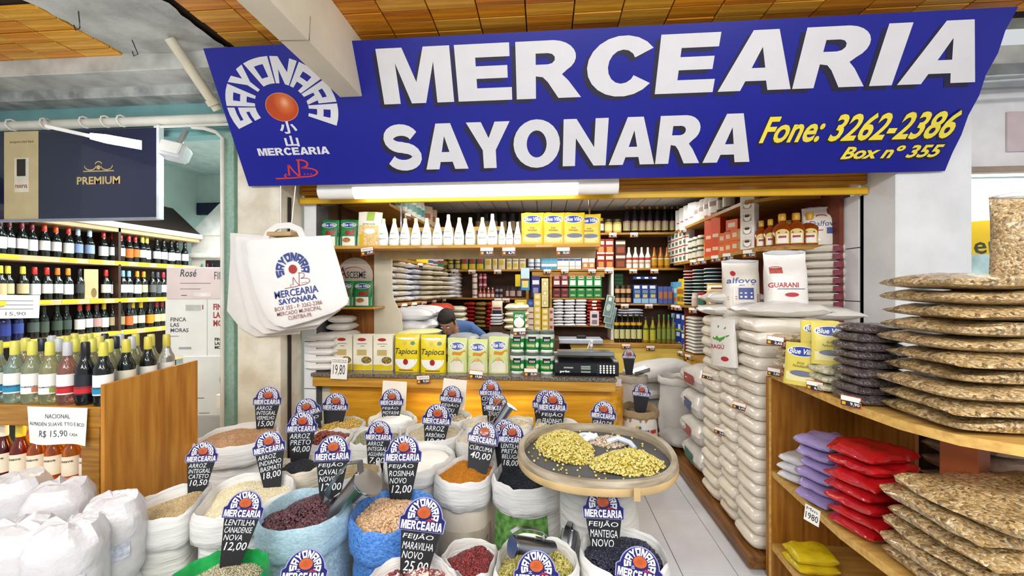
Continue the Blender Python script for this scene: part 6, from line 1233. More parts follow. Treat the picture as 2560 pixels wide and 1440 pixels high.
p = spot(2411, 1.62, .853); g = G(); g.box((0, 0, 0), (.10, .10, .505), M('a8582a', .45, .12), .002); o = obj('post', g, st, loc=p, rot=(0, 0, R(28)))
# nut mix look: voronoi cells in several browns under glossy film
def nutmat(cols, scale, name):
    m = bpy.data.materials.new(name); m.use_nodes = True; N = m.node_tree.nodes; L = m.node_tree.links; b = N['Principled BSDF']
    tc = N.new('ShaderNodeTexCoord'); nz = N.new('ShaderNodeTexNoise'); nz.inputs['Scale'].default_value = 30; mx = N.new('ShaderNodeMixRGB'); mx.inputs[0].default_value = .025
    v = N.new('ShaderNodeTexVoronoi'); v.inputs['Scale'].default_value = scale; rp = N.new('ShaderNodeValToRGB'); el = rp.color_ramp.elements
    while len(el) < len(cols): el.new(.5)
    for i, c in enumerate(cols): el[i].position = i / (len(cols) - 1); el[i].color = (*rgb(c), 1)
    L.new(tc.outputs['Object'], mx.inputs[1]); L.new(nz.outputs['Color'], mx.inputs[2]); L.new(tc.outputs['Object'], nz.inputs['Vector']); L.new(mx.outputs[0], v.inputs['Vector'])
    sx = N.new('ShaderNodeSeparateColor'); L.new(v.outputs['Color'], sx.inputs[0]); L.new(sx.outputs[0], rp.inputs[0]); L.new(rp.outputs[0], b.inputs['Base Color'])
    bp_ = N.new('ShaderNodeBump'); bp_.inputs['Strength'].default_value = .55; bp_.inputs['Distance'].default_value = .006; bp_.invert = True; L.new(v.outputs['Distance'], bp_.inputs['Height']); L.new(bp_.outputs[0], b.inputs['Normal'])
    b.inputs['Roughness'].default_value = .3; b.inputs['Coat Weight'].default_value = .55; b.inputs['Coat Roughness'].default_value = .12; return m
NUT = nutmat(('6e5432', 'b0946a', 'd2b98c', '8c6e42', 'a88854', 'c9a878', '5a4428', 'd9c8a4'), 120, 'mat_nut_mix'); GRA = nutmat(('a8906a', 'cbb48c', 'dcc8a4', '8c7450', 'e2d4b8'), 130, 'mat_granola'); DRK = nutmat(('3c3434', '5a5050', '4a4040', '6a6060', '2e2828'), 110, 'mat_dark_seed'); PALEG = nutmat(('a9a184', 'c4bea4', 'd8d2bc', 'b5ac8c'), 90, 'mat_pale_grain')
def bags(x, y, z, L, Wd, T, n, mat, label, yaw=0, seed=0, name='packet', cat='packet', amp=.006, jit=.012, pw=3.4, p=.42, printf=None, ks=3):
    ms = []
    for q in range(ks): g = G(); pillow(g, L, Wd, T * 1.12, mat, 14, 9, amp, seed=seed + q, pw=pw, p=p); ms.append(g.mesh(name))
    pm = printf.mesh('print') if printf else None
    for i in range(n):
        o = obj(name, ms[i % ks], loc=(x + rnd.uniform(-jit, jit), y + rnd.uniform(-jit, jit), z + i * T), rot=(0, 0, yaw + rnd.uniform(-.04, .04)), label=lab(label, i, n, 'bottom', 'top'), cat=cat, group=label)
        if pm: obj('print', pm, o)
# top shelf
bags(1.33, 2.2, 1.141, .19, .14, .036, 6, GRA, 'flat granola packet at the far end of the stand top', seed=200)
for i, (px, Y, yaw, sc_) in enumerate(((2003, 1.98, -52, 1), (2046, 1.97, -40, .97), (2076, 1.9, -30, .95))):
    if i == 0: KY = rpkit(.15, .2, .04, M('d9c85c', .3, .06, 6, .2), 'yellow', 33)
    KY.put(spot(px, Y, 1.142 if i == 0 else 1.255), ('pale yellow rice packet leaning upright on the stand top, front one', 'bright yellow rice packet behind the pale one, middle', 'bright yellow rice packet behind the pale one, rearmost')[i], 'yellow packets on the stand', rot=(R(-8), 0, R(yaw)), scale=sc_)
bags(1.315, 1.905, 1.141, .2, .16, .037, 3, PALEG, 'pale grain packet in the short flat stack on the stand top', seed=210, pw=4)
bags(1.315, 1.73, 1.141, .19, .165, .0345, 9, DRK, 'dark seed packet in the grey stack on the stand top', seed=220, pw=4.4, p=.36)
bags(1.56, 1.47, 1.141, .6, .33, .05, 10, NUT, 'big nut mix bag in the tall stack on the stand top', seed=230, amp=.012, name='nut_bag', cat='bag', pw=3, jit=.02, yaw=-.06)
P = Pouch(.26, .33, .12, 90, square=2.6, topflat=.12, taper=.55, amp=.01); b = G(); P.body(b, NUT, 24, 10); k = G(); pillow(k, .25, .03, .03, M('d8d8dc', .15, .05, 9, .5, coat=.5), 10, 3, .01, seed=3); k.v = [(x, y, z + .31) for x, y, z in k.v]
Kit('nut_bag', 'bag', b, [('clear_top', k)]).put((1.64, 1.47, 1.648), 'nut mix bag standing upright on top of the tall nut stack', rot=(0, 0, R(-35)), scale=.82)
# middle shelf
pq = G(); pq.flat(rect(-.08, -.012, .08, .012, 4, 1), lambda x, z: (x, -.071, .02 + z), M('d8642a', .4, .1))
bags(1.33, 2.19, .601, .2, .14, .045, 3, M('d9d8dc', .25, .06, 9, .4, coat=.3), 'white packet with orange edges at the far end of the middle shelf', seed=240, yaw=.5, printf=pq)
bags(1.33, 1.985, .601, .23, .17, .05, 6, M('9d8cc0', .25, .08, 9, .4, coat=.3), 'lilac packet stacked on the middle shelf', seed=250, yaw=.35, amp=.01)
bags(1.34, 1.76, .601, .25, .2, .05, 7, M('b3161c', .2, .15, 9, .4, coat=.5), 'shiny red packet stacked on the middle shelf', seed=260, yaw=.3, amp=.012)
bags(1.56, 1.44, .601, .62, .36, .056, 6, NUT, 'big nut mix bag in the slanting stack on the middle shelf', seed=270, amp=.014, name='nut_bag', cat='bag', pw=3, jit=.025, yaw=.1)
bags(2.1, 1.95, .601, .55, .34, .07, 5, M('c2b2aa', .25, .25, 14, .4, coat=.3), 'pale mixed bag stacked behind the post on the middle shelf', seed=280, amp=.014, name='nut_bag', cat='bag')
# lower shelf
bags(1.42, 1.75, .201, .34, .24, .05, 2, M('d8d2cc', .25, .1, 9, .4), 'white packet with dark picture lying on the lowest shelf', seed=290, yaw=.4)
g = G(); pillow(g, .26, .2, .012, M('8a6a3c', .35, 0, 30, dark='3c2a1c'), 8, 6, .002, seed=3); obj('leaflet', g, loc=(1.44, 1.74, .305), rot=(0, 0, .4), label='dark printed packet on top of the white ones on the lowest shelf', cat='packet')
bags(1.32, 2.1, .201, .2, .15, .05, 2, M('d2b81c', .25, .15, 12, .4), 'crumpled yellow packet at the far end of the lowest shelf', seed=300)
for px, py, nm_, pr_, lb in ((1935, 930, '', '3,80', 'price tag at the far corner of the stand top edge'), (1976, 922, '', '5,80', 'price tag on the stand top edge under the yellow packets'), (2037, 965, '', '6,40', 'price tag reading 6,40 on the stand top edge'), (2127, 1004, '', '9,90', 'price tag on the stand top edge below the grey stack')):
    p = onX(px, py, 1.205); tag(p, .07, 0, nm_, pr_, lb, yaw=R(-62), lean=0)
p = onX(2030, 1288, 1.205); g = G(); g.box((0, 0, 0), (.062, .002, .075), PW, .0005); o = obj('price_card', g, loc=p, rot=(0, R(6), R(-60)), label='handwritten card reading 19,80 on the middle shelf edge', cat='card'); q = G(); q.flat(join(fit(text('1980', .01), -.025, -.024, .026, .006), fit(text('Mm', 0), -.024, .016, .02, .03)), lambda x, z: (x, -.0014, z), INK); obj('handwriting', q, o)
# ================================================================ NEXT SHOP AT THE RIGHT
g = G(); g.box((3.7, 3.2, 2.75), (1.9, .2, .62), M('e9e8ea', .55, .04)); struct('wall_right_header', g)
g = G(); g.box((3.5, 3.09, 2.7), (.5, .01, .28), M('cdbcc0', .5, .06)); o = obj('wall_panel', g, label='pale pink panel high on the neighbouring shop wall', cat='panel')
g = G(); g.box((3.7, 3.08, 2.43), (1.7, .06, .04), M('9c8a7c', .6), .004); struct('trim_5', g)
g = G(); g.box((3.7, 3.25, 2.35), (1.7, .16, .09), M('fffdf8', .5, 0, emit=1.6), .01); obj('glowing_soffit', g, label='white soffit made to glow above the neighbouring shop opening', cat='lamp')  # lit soffit, no lamp: the light falling on it is put in as emission
g = G(); g.box((3.9, 4.0, 1.5), (2.4, .05, 3), M('b6ccc8', .5, .1, 3)); struct('wall_far_right', g)
for k in range(3): g = G(); g.box((3.6, 3.95, 2.5 + .14 * k), (1.8, .02, .012), M('7f9490')); obj('panel_joint', g, [o for o in bpy.data.objects if o.name == 'wall_far_right'][0])
pa = onY(2432, 640, 3.5); pb = onY(2532, 548, 3.5); g = G(); g.box((-.1, 0, 0), (.75, .02, pb.z - pa.z), M('d9b41c', .4, .04), .002); o = obj('shop_sign', g, loc=(pa.x + .2, 3.5, (pa.z + pb.z) / 2), rot=(0, R(-4), 0), label='yellow shop sign with black lettering on the neighbouring shop', cat='sign')
q = G(); q.flat(fit(text('Merce', .015), -.37, -.12, .17, .02), lambda x, z: (x, -.012, z), M('3a3a38', .5)); obj('lettering', q, o)
g = G(); g.box((3.7, 3.46, 1.78), (1.2, .04, .17), M('a9c2c4', .4, .3, 6)); obj('wall_panel', g, label='pale blue panel below the yellow sign', cat='panel')
g = G(); g.box((3.6, 3.44, 1.67), (1.4, .16, .03), PW, .003); obj('ledge', g, label='white ledge below the pale blue panel', cat='ledge')
g = G(); g.box((3.7, 3.1, 1.6), (.02, .02, .1), PW); 
for i, (x, y, z, dx, dz, m) in enumerate(((3.3, 3.02, 3.14, 1.6, .16, CONC), (3.3, 2.95, 3.03, 1.6, .07, M('a9b0b4', .3, .1, metal=.6)))):
    g = G(); g.box((x, y, z), (dx, .2, dz), m, .006); struct('trim_%d' % (6 + i), g)
for i in range(2): g = G(); g.tube([(2.75, 2.88 - .06 * i, 2.99 - .06 * i), (4.0, 2.86 - .06 * i, 3.02 - .06 * i)], .014, 8, M('c3c9cc', .3, .1, metal=.5)); obj('conduit', g, label=('upper metal conduit over the right pillar', 'lower metal conduit over the right pillar')[i], cat='pipe')
# ================================================================ WINE SHOP AT THE LEFT
g = G(); g.box((-5.0, 4.3, 1.6), (.1, 5, 3.4), MINT); struct('wall_far_left', g)
g = G(); g.box((-3.4, 6.6, 1.6), (3.6, .1, 3.4), MINT); struct('wall_back_left', g)
g = G(); g.box((-3.6, 4.8, 3.24), (3, 3.6, .06), M('b9cdc8', .6)); struct('ceiling_left', g)
g = G(); g.box((-2.05, 4.9, 1.6), (.1, 3.4, 3.3), MINT); struct('wall_left_partition', g)
g = G(); g.box((-3.55, 5.4, 3.02), (2.8, .1, .42), M('d5e6df', .5, .04)); struct('trim_8', g)
g = G(); g.box((-3.55, 5.36, 2.73), (2.8, .06, .17), M('1c2142', .35, .1), .003); obj('wall_panel', g, label='long dark navy sign panel deep inside the wine shop', cat='sign')
WSH = M('c3a377', .5, .08); WS0, WS1 = 2.5, 4.95
g = G(); g.box((-4.92, 3.72, 1.2), (.03, 2.5, 2.3), M('2a1812', .6, .15)); ws = obj('wine_shelving', g, label='long wine shelving with beige shelf edges along the left wall', cat='shelving')
for z in (2.25, 1.89, 1.49, 1.14, .76): g = G(); g.box((-4.73, 3.72, z - .025), (.36, 2.46, .05), WSH, .004); obj('shelf', g, ws)
g = G(); g.prism([(-4.56, 2.26), (-4.93, 2.62), (-4.93, 2.66), (-4.53, 2.3)], 2.5, 4.95, lambda x, z, d: (x, d, z), M('2e1f1c', .6, .1)); obj('canopy', g, ws)
g = G(); g.box((-4.54, 3.72, 2.275), (.05, 2.5, .06), M('e2d9c6', .5), .01); obj('cornice', g, ws)
g = G(); g.box((-4.73, 3.95, 1.2), (.36, .025, 2.1), M('3a2418', .5)); obj('divider', g, ws)
TG = M('e6c814', .45, .05)
for z, n in ((1.89, 8), (1.49, 8), (1.14, 9)):
    for k in range(n):
        if z > 1.8 and k == 1: continue
        g = G(); g.box((-4.548, 3.05 + 1.85 * k / n + rnd.uniform(-.03, .03), z - .02), (.004, .13, .035), TG); obj('price_strip', g, ws)
g = G(); g.box((-4.3, 5.1, 1.2), (.85, .2, 2.4), M('e4e2da', .5, .04), .01); wc = obj('white_cabinet', g, label='white gabled cabinet at the far end of the wine shelves', cat='cabinet')
g = G(); g.prism([(-4.75, 2.3), (-4.3, 2.72), (-3.85, 2.72), (-3.85, 2.3)], 4.98, 5.2, lambda x, z, d: (x, d, z), M('e9e8e2', .5)); g.f = [tuple(reversed(f)) for f in g.f]; obj('gable', g, wc)
g = G(); g.box((-4.3, 4.97, 2.03), (.9, .06, .06), M('ece9e0', .5), .012); obj('cornice', g, wc)
g = G(); g.box((-4.38, 4.995, 1.86), (.24, .012, .22), M('201f22', .6)); obj('niche', g, wc)
_wk = {}
def wine(glass, cap, label, l0=.18, l1=.5, h=.3, r=.037, extra=None, clear=False, name='wine_bottle'):
    k = (glass, cap, label, l0, l1, h, r, str(extra), clear)
    if k in _wk: return _wk[k]
    b = G(); bottle(b, r, h, M(glass, .08, .1, trans=.82 if clear else 0, coat=.3), .42, 16)
    c = G(); rn = r * .42; c.lathe([(rn * 1.12, h * .78), (rn * 1.16, h * .8), (rn * 1.1, h * .985), (rn * .9, h * 1.004), (.001, h * 1.004)], 12, M(cap, .3, .08))
    p = wraplabel(r, h * l0 * .98, h * l1 * .98, M(label, .5, .04), 82, 10) if label else None
    if extra:
        for x0, z0, x1, z1, col, tx in extra:
            if tx: p.flat(fit(text(tx, .02), x0 * r, z0 * h, x1 * r, z1 * h), wrapat(r, .003), M(col, .5))
            else: p.flat(rect(x0 * r, z0 * h, x1 * r, z1 * h, 12, 1), wrapat(r, .0022), M(col, .45, .08))
    _wk[k] = Kit(name, 'bottle', b, [('capsule', c)] + ([('label', p)] if p else [])); return _wk[k]
DG = '0f1512'; rows = [
 (1.89, 'top', [(0, '3a1016', 'e9e6e0'), (25, '5a1822', 'ece9e4'), (54, '6e1620', 'ece9e4'), (82, '6e1620', 'ece9e4'), (111, 'c03a20', 'e4ded6'), (142, 'd2521c', 'e6e0d8'), (171, 'c03424', 'e6e0d8'), (197, 'a9c0d8', '7f95bc'), (224, 'b5c8dc', '8ea2c4'), (261, 'a82c22', 'e8e8e6'), (283, 'a82c22', 'e8e8e6'), (304, '9c2820', 'dcdcda'), (322, 'a8242c', 'dc6a1c'), (340, 'a8242c', 'dc6a1c'), (356, 'd8cc50', 'e8e0c4'), (369, 'd8cc50', 'e8e0c4'), (392, '1c1c20', 'ecebe8'), (411, '1c1c20', 'ecebe8'), (428, '1c1c20', 'ecebe8'), (444, '1c1c20', 'ecebe8'), (462, '1c1c20', 'ecebe8')]),
 (1.49, 'middle', [(0, 'd2c43c', 'cdb98a'), (22, 'd6c83c', 'd2bf90'), (57, 'd6c83c', 'd2bf90'), (89, 'c02820', 'eae8e4'), (117, 'b8241e', 'eae8e4'), (146, 'd2701c', 'eae8e4'), (170, 'd2861c', 'eae8e4'), (201, '16161a', '3a3c38'), (265, 'b8242a', 'ebe7d8'), (286, 'b8242a', 'ebe7d8'), (307, '7fb0d8', 'e9e8e8'), (324, '7fb0d8', 'e9e8e8'), (343, 'd28a1c', 'ecebe8'), (361, 'd28a1c', 'b9b48c'), (381, '2a2c28', '5a5c58'), (396, '4a4c54', '54565a'), (408, 'a02434', 'e0dcd8')]),
 (1.14, 'lower', [(11, '1c2c6c', '2a3c8c'), (46, '22347c', '3a4c9c'), (83, '24342c', '4a5450'), (111, '1c2c20', '3f4c3c'), (142, '1c2c20', '3c4a3c'), (168, '1c2c20', '3c4a40'), (199, 'a83420', 'e6e2da'), (222, 'a83420', 'e6e2da'), (241, '5a2420', 'b08a84'), (262, 'd2b42c', 'e4e4e0'), (282, '2c2c2c', 'b8a27c'), (303, '2c2c2c', 'a08a60'), (322, '4a4448', 'd8622c'), (334, 'd8bc24', 'dccfb0'), (352, 'd8bc24', 'dccfb0'), (376, '2a2a30', 'dc8a1c'), (391, '9c2030', 'dcc08c'), (406, '9c2030', 'dcc08c')])]
capn = {'3': 'black', '1': 'black'}
for z, nmz, lst in rows:
    for i, (px, cap, lb_) in enumerate(lst):
        p = onX(px, 720, -4.63); k = wine(DG if cap not in ('1c2c6c', '22347c') else '1a2450', cap, lb_, .2 if i % 3 else .16, .5)
        k.put((p.x - .01 * (i % 2), p.y, z + .001), f'wine bottle on the {nmz} wall shelf, ' + (f'{ORD[i]} from the near end' if i < len(ORD) else 'farthest'), 'wall shelf wine bottles', rot=(0, 0, R(50)))
g = packbox(.1, .08, .3, M('d2bd8c', .5, .05), [(disc_e(.02, .06, .02, .05), M('8a7040', .5))]); p = onX(228, 720, -4.62); obj('carton', g, loc=(p.x, p.y, 1.491), rot=(0, 0, R(50)), label='beige gift carton among the bottles of the middle wall shelf', cat='carton')
for i, px in enumerate((508, 522, 534)): p = onY(px, 720, 4.99); wine(DG, ('2f8a54', '8a2424', '1c1c20')[i], 'c9c4bc', h=.17, r=.022).put((p.x, 4.97, 1.752), lab('small bottle in the niche of the white cabinet', i, 3), 'niche bottles', rot=(0, 0, R(30)))
p = onX(38, 770, -4.52); g = G(); g.box((0, 0, 0), (.27, .004, .2), PW); o = obj('price_card', g, loc=(p.x, p.y, 1.44), rot=(0, R(2), R(55)), label='white printed price card hung on the middle wine shelf', cat='card'); q = G(); 
for k in range(3): q.flat(stroke([(-.1, .05 - .035 * k), (.1, .05 - .035 * k)], .007), lambda x, z: (x, -.003, z), M('8a8c90'))
q.flat(fit(text('15,90', .01), -.05, -.08, .06, -.045), lambda x, z: (x, -.003, z), M('6a6c70')); obj('print', q, o)
# cartons of wine stacked by the pillar
def wcarton(x0, x1, y0, y1, col, label, prints, d=.34, Y=3.2, rot=8):
    zc = pxs(Y, (x0 + x1) / 2); w, h = (x1 - x0) * zc, (y1 - y0) * zc; z = EYE + (720 - y1) * zc
    b = packbox(w, d, h, M(col, .6, .04, 5), [(t, m) for t, m in prints(w, h)], .004); return obj('wine_carton', b, loc=spot((x0 + x1) / 2, Y, z) + Vector((-.012, d / 2, 0)), rot=(0, 0, R(rot)), label=label, cat='carton')
GI = M('4a4c52', .6); CR = M('a83c40', .6)
wcarton(474, 572, 1040, 1185, 'b5b2ae', 'grey-white wine carton at the bottom of the carton stack', lambda w, h: [])
wcarton(456, 585, 890, 1040, 'dfdeda', 'white wine carton third from the top by the green pipe strip', lambda w, h: [(stroke([(-w * .3, h * .3), (-w * .1, h * .3)], .006), GI), (stroke([(-w * .2, h * .05), (w * .0, h * .05)], .005), GI), (disc(w * .3, h * .6, .05, .08, 16, 1), GI)])
wcarton(413, 578, 748, 890, 'e6e4e0', 'white wine carton with grey and red lettering in the stack', lambda w, h: [(fit(text('FINCA\nLAS\nMORAS', .03, line=1.0, align='LEFT'), -w * .42, h * .42, -w * .16, h * .68), GI), (fit(text('FINCA\nLAS\nMORAS', .05, align='LEFT', line=1.0), w * .2, h * .52, w * .49, h * .92), CR), (fit(text('FINCA\nLAS\nMORAS', .06, align='LEFT', line=1.0), w * .22, h * .12, w * .42, h * .32), INK), (stroke([(w * .11, 0), (w * .11, h)], .004), M('b5b3b0')), (rect(-w * .3, h * .12, -w * .12, h * .16), M('9a9c9e')), (stroke([(-w * .42, h * .35), (-w * .3, h * .35)], .004), GI), (rect(-w * .2, h * .8, w * .02, h * .9), M('bdbbb8')), (rect(w * .04, h * .82, w * .055, h * .9), CR)])
wcarton(416, 580, 668, 748, 'dcc9c6', 'pale pink wine carton on top of the carton stack', lambda w, h: [(fit(text('Rosé', .02, .2), -w * .3, h * .7, -w * .06, h * .93), GI), (fit(text('FINCA', .0), w * .2, h * .62, w * .49, h * .86), GI), (stroke([(-w * .3, h * .5), (w * .15, h * .5)], .004), GI), (stroke([(-w * .3, h * .32), (w * .0, h * .32)], .004), GI), (rect(-w * .1, h * .08, w * .16, h * .2), M('e6dcda')), (stroke([(-w * .28, h * .12), (-w * .2, h * .12)], .006), GI)])
# wine display stand near the front
g = G(); OAK = wood('c98a34', 'a86a1c', 2, .5, 2.2, 0); OAK2 = wood('b5812e', '8a5c1c', 0, .45)
g.prism([(1.70, 0), (2.2, 0), (2.2, 1.175), (1.70, 1.15)], -2.055, -2.035, lambda y, z, x: (x, y, z), OAK); wd_ = obj('wine_display', g, label='oak wine display stand with side panel, bottles above and below', cat='display stand')
g = G(); g.box((-2.62, 1.95, 1.03), (1.13, .5, .03), OAK2, .003); obj('upper_shelf', g, wd_)
g = G(); g.box((-2.62, 1.705, .995), (1.13, .02, .09), OAK2, .003); obj('front_board', g, wd_)
g = G(); g.box((-2.62, 1.95, .62), (1.13, .5, .03), OAK2, .003); obj('lower_shelf', g, wd_)
g = G(); g.box((-2.62, 2.195, .55), (1.13, .02, 1.1), M('d8a83c', .5, .1)); obj('back_panel', g, wd_)
g = G(); g.box((-2.11, 1.71, .8), (.09, .02, .36), OAK2, .003); obj('front_stile', g, wd_)
area('display_light', (-2.55, 1.98, .965), .8, .12, 9, (1, .78, .4))
LT = lambda col: [(-.9, .27, .8, .30, '3a3c40', 'ALMADÉN'), (.2 if col not in ('c8242c', '2a8ab0') else -1.4, .19, 1.4, .27 if col not in ('c8242c', '2a8ab0') else .3, col, None)]
front = [(DG, 'c9c250', 'ecebe6', '2a8ab0', False), ('101318', '18181c', '20222a', 'c8242c', False), ('c98a7c', 'b9b8bc', 'ebe7e4', 'c8242c', True), ('d2d0a0', 'cfc85c', 'eceae4', '9aa04a', True), ('cfd2b0', 'cfc85c', 'eceae4', 'c87a5c', True), ('b5cfc0', 'cfc85c', 'eceae4', '2a8ab0', True), ('a9c4b8', 'cfc85c', 'eceae4', '2a8ab0', True)]
NR = ('front', 'second', 'third', 'back')
for r_ in range(4):
    for c_ in range(7):
        if r_ == 0: gl, cp_, lb_, ac, cl = front[c_]
        elif c_ == 0: gl, cp_, lb_, ac, cl = [('141a14', 'c9bc4c', 'e2dcc8', 'c8b02c', False), ('141a18', 'c9bc4c', 'e6e2d8', '9aa04a', False), ('e2e0d8', 'c4b44c', 'ece8e0', '9aa04a', True)][r_ - 1]
        else: gl, cp_, lb_, ac, cl = ('c8c8a0', ('cfc85c', 'c9c250', 'b9bcc0', '1c2430', 'cfc85c')[(r_ * 3 + c_) % 5], 'eceae4', 'c8242c' if c_ < 2 else '9aa04a', True)
        k = wine(gl, cp_, lb_, .17, .5, .295, .0365, LT(ac), cl)
        k.put((-2.095 - .094 * c_ - .004 * (r_ % 2), 1.745 + .108 * r_, 1.046), f'wine bottle on the oak display top, {NR[r_]} row, ' + ('rightmost' if c_ == 0 else f'{ORD[c_]} from right'), 'display top wine bottles', rot=(0, 0, R(38)))
for r_ in range(2):
    for c_ in range(7):
        k = wine(('8a2410', 'c8781c', 'd2902c', 'c8781c', 'c06a1c', '8a2c14', '5a1410')[c_] if r_ == 0 else 'd8a030', ('d8a020', 'd8a020', 'd2b42c', 'd8a020', 'd8a020', 'dcc83c', 'e6dcc8')[c_], 'ece2c8', .2, .52, .295, .0365, [(-.9, .42, .3, .45, '5a4a34', 'suave')], True)
        k.put((-2.115 - .094 * c_ - .01 * r_, 1.78 + .12 * r_, .636), f'amber wine bottle on the lower display shelf, {NR[r_] if r_ == 0 else "rear"} row, ' + ('rightmost' if c_ == 0 else f'{ORD[c_]} from right'), 'lower display bottles', rot=(0, 0, R(38)))
ptl, pbr = onY(75, 1015, 1.69), onY(222, 1112, 1.69); cx, cz_ = (ptl.x + pbr.x) / 2, (ptl.z + pbr.z) / 2; w, h = (pbr.x - ptl.x) * 1.02, ptl.z - pbr.z
g = G(); wv2 = lambda x, z, e=0: (x, -e + .012 * math.sin(x * 26) * (.5 - z / h), z); tr = rect(-w / 2, -h / 2, w / 2, h / 2, 12, 6); g.flat(tr, lambda x, z: wv2(x, z), PW); g.flat((tr[0], [tuple(reversed(f)) for f in tr[1]]), lambda x, z: wv2(x, z, -.001), PW); o = obj('paper_notice', g, loc=(cx, 1.682, cz_), label='white handwritten wine price paper hanging from the display shelf edge', cat='notice')
q = G(); [q.flat(fit(text(t_, .0), x0 * w, z0 * h, x1 * w, z1 * h), lambda x, z: wv2(x, z, .0015), GI) for t_, x0, z0, x1, z1 in (('NACIONAL', -.18, .2, .2, .32), ('ALMADÉN SUAVE TTO E BCO', -.47, .0, .46, .12), ('R$ 15,90', -.26, -.32, .14, -.12), ('CADA', .17, -.28, .32, -.2))]; obj('handwriting', q, o)
# plastic-wrapped packs in the left foreground
FILM = M('cdc9cb', .3, .08, 7, .8, bscale=22, coat=.25); 
def pack(r, h, seed, sq=3.2):
    g = G(); rings = []; n = 28
    for j in range(15):
        u = j / 14; z = h * u; k = (1 - abs(2 * u - 1) ** 7) ** .5 if 0 < u < 1 else .55
        k = max(k, .72) * (1 + .022 * abs(math.sin(u * 22)))
        ring = []
        for i in range(n):
            a = 2 * PI * i / n; rr = r * k / (abs(math.cos(a)) ** sq + abs(math.sin(a)) ** sq) ** (1 / sq) * (1 + .05 * noise.noise(Vector((math.cos(a) * 2.5 + seed, math.sin(a) * 2.5, z * 9))) + .025 * noise.noise(Vector((math.cos(a) * 8, math.sin(a) * 8 + seed, z * 30))))
            ring.append((rr * math.cos(a), rr * math.sin(a), z + .022 * noise.noise(Vector((math.cos(a) * 2, math.sin(a) * 2, seed + 4))) * (u > .6)))
        rings.append(ring)
    g.loft(rings, FILM, cap=False); t = [(x * .0 + sum(p[0] for p in rings[-1]) / n, sum(p[1] for p in rings[-1]) / n, h * 1.01)]
    o = len(g.v); g.v += [(p[0] * .55, p[1] * .55, p[2] + .012 + .012 * noise.noise(Vector((p[0] * 40, p[1] * 40, seed)))) for p in rings[-1]] + t; k = g.mi(FILM)
    L_ = o - n
    for i in range(n): j = (i + 1) % n; g.f += [(L_ + i, L_ + j, o + j, o + i), (o + i, o + j, o + n)]; g.m += [k, k]
    return g
pk = [(283, 1.38, .094, 'pack at the right rear'), (170, 1.22, .098, 'pack in the front middle'), (42, 1.20, .10, 'pack at the front left'), (150, 1.46, .1, 'pack in the rear middle'), (40, 1.5, .1, 'pack at the rear left')]
TBL = G(); TBL.box((-1.85, 1.33, .1), (1.05, .56, .2), M('8a7a64', .6), .004); obj('low_table', TBL, label='low table under the wrapped plastic packs in the left corner', cat='table')
for i, (px, Y, r_, w_) in enumerate(pk):
    for l in range(2):
        p = spot(px, Y, .342 + .30 * l); o = obj('plastic_pack', pack(r_, .305, i * 2 + l), loc=p - Vector((0, 0, .14)), rot=(0, 0, R(40)), label='film-wrapped white ' + w_ + (', lower layer' if l == 0 else ', upper layer'), cat='pack', group='film-wrapped white packs')
        if i in (0, 1) and l == 1: q = G(); q.flat(rect(-.05, -.035, .06, .02, 6, 4), lambda x, z: (x, -r_ * 1.04 * (1 - .1 * (x / r_) ** 2), .14 + z + x * .25), M('a9afc4', .4, 0, 60, dark='d8d8e0')); obj('blue_print', q, o)
# big navy shop board, strip lamp, pipes
bz0, bz1 = 2.145, 2.84; bx0, bx1 = -4.7, onY(392, 430, 2.85).x
g = G(); g.box(((bx0 + bx1) / 2, 2.87, (bz0 + bz1) / 2), (bx1 - bx0, .03, bz1 - bz0), M('161c3c', .22, .15, 2, coat=.4), .003); sb2 = obj('shop_board', g, label='dark navy wine shop board with gold emblem hanging at the left', cat='sign')
g = G(); g.box((bx1 + .012, 2.865, (bz0 + bz1) / 2), (.022, .045, bz1 - bz0 + .03), M('d8dde2', .3), .003); g.box(((bx0 + bx1) / 2, 2.865, bz0 - .008), (bx1 - bx0, .045, .018), M('8a94a4', .3), .003); obj('frame', g, sb2)
def onboard(x0, y0, x1, y1): a = onY(x0, y0, 2.853); b_ = onY(x1, y1, 2.853); return a.x, min(a.z, b_.z), b_.x, max(a.z, b_.z)
GOLD = M('cdb37c', .4, .1)
q = G(); bf = lambda x, z: (x, 2.8535, z); a = onboard(10, 330, 96, 548); q.flat(rect(*a), bf, M('c9b78c', .5, .05)); a = onboard(36, 395, 72, 480); q.flat(rect(*a), lambda x, z: (x, 2.853, z), M('e0d8c4', .5)); a = onboard(42, 398, 64, 440); q.flat(rect(*a), lambda x, z: (x, 2.8525, z), M('2a2422', .5)); q.flat(fit(text('especiarias', .02), *onboard(24, 352, 84, 358)), lambda x, z: (x, 2.8525, z), M('8a6a3c', .5)); q.flat(fit(text('reserva', .02), *onboard(38, 462, 68, 470)), lambda x, z: (x, 2.8525, z), M('8a4a3c', .5)); obj('beige_panel', q, sb2)
q = G(); q.flat(fit(text('PREMIUM', .04), *onboard(192, 462, 300, 440)), bf, GOLD); a = onboard(222, 425, 270, 402); mx_, mz_ = (a[0] + a[2]) / 2, (a[1] + a[3]) / 2
q.flat(join(stroke(arc(mx_, mz_, .03, .03, 20, 160, 8), .008), stroke(arc(mx_ - .07, mz_, .05, .035, 180, 350, 8), .008), stroke(arc(mx_ + .07, mz_, .05, .035, 190, 360, 8), .008), disc(mx_, mz_ - .015, .018, .018, 10, 1)), bf, GOLD); q.flat(stroke([(a[0] - .05, a[1] - .01), (a[2] + .05, a[1] - .01)], .008), bf, GOLD); obj('gold_lettering', q, sb2)
a, b_, c = onZ(118, 316, 2.62), onZ(225, 340, 2.62), onZ(354, 363, 2.62)
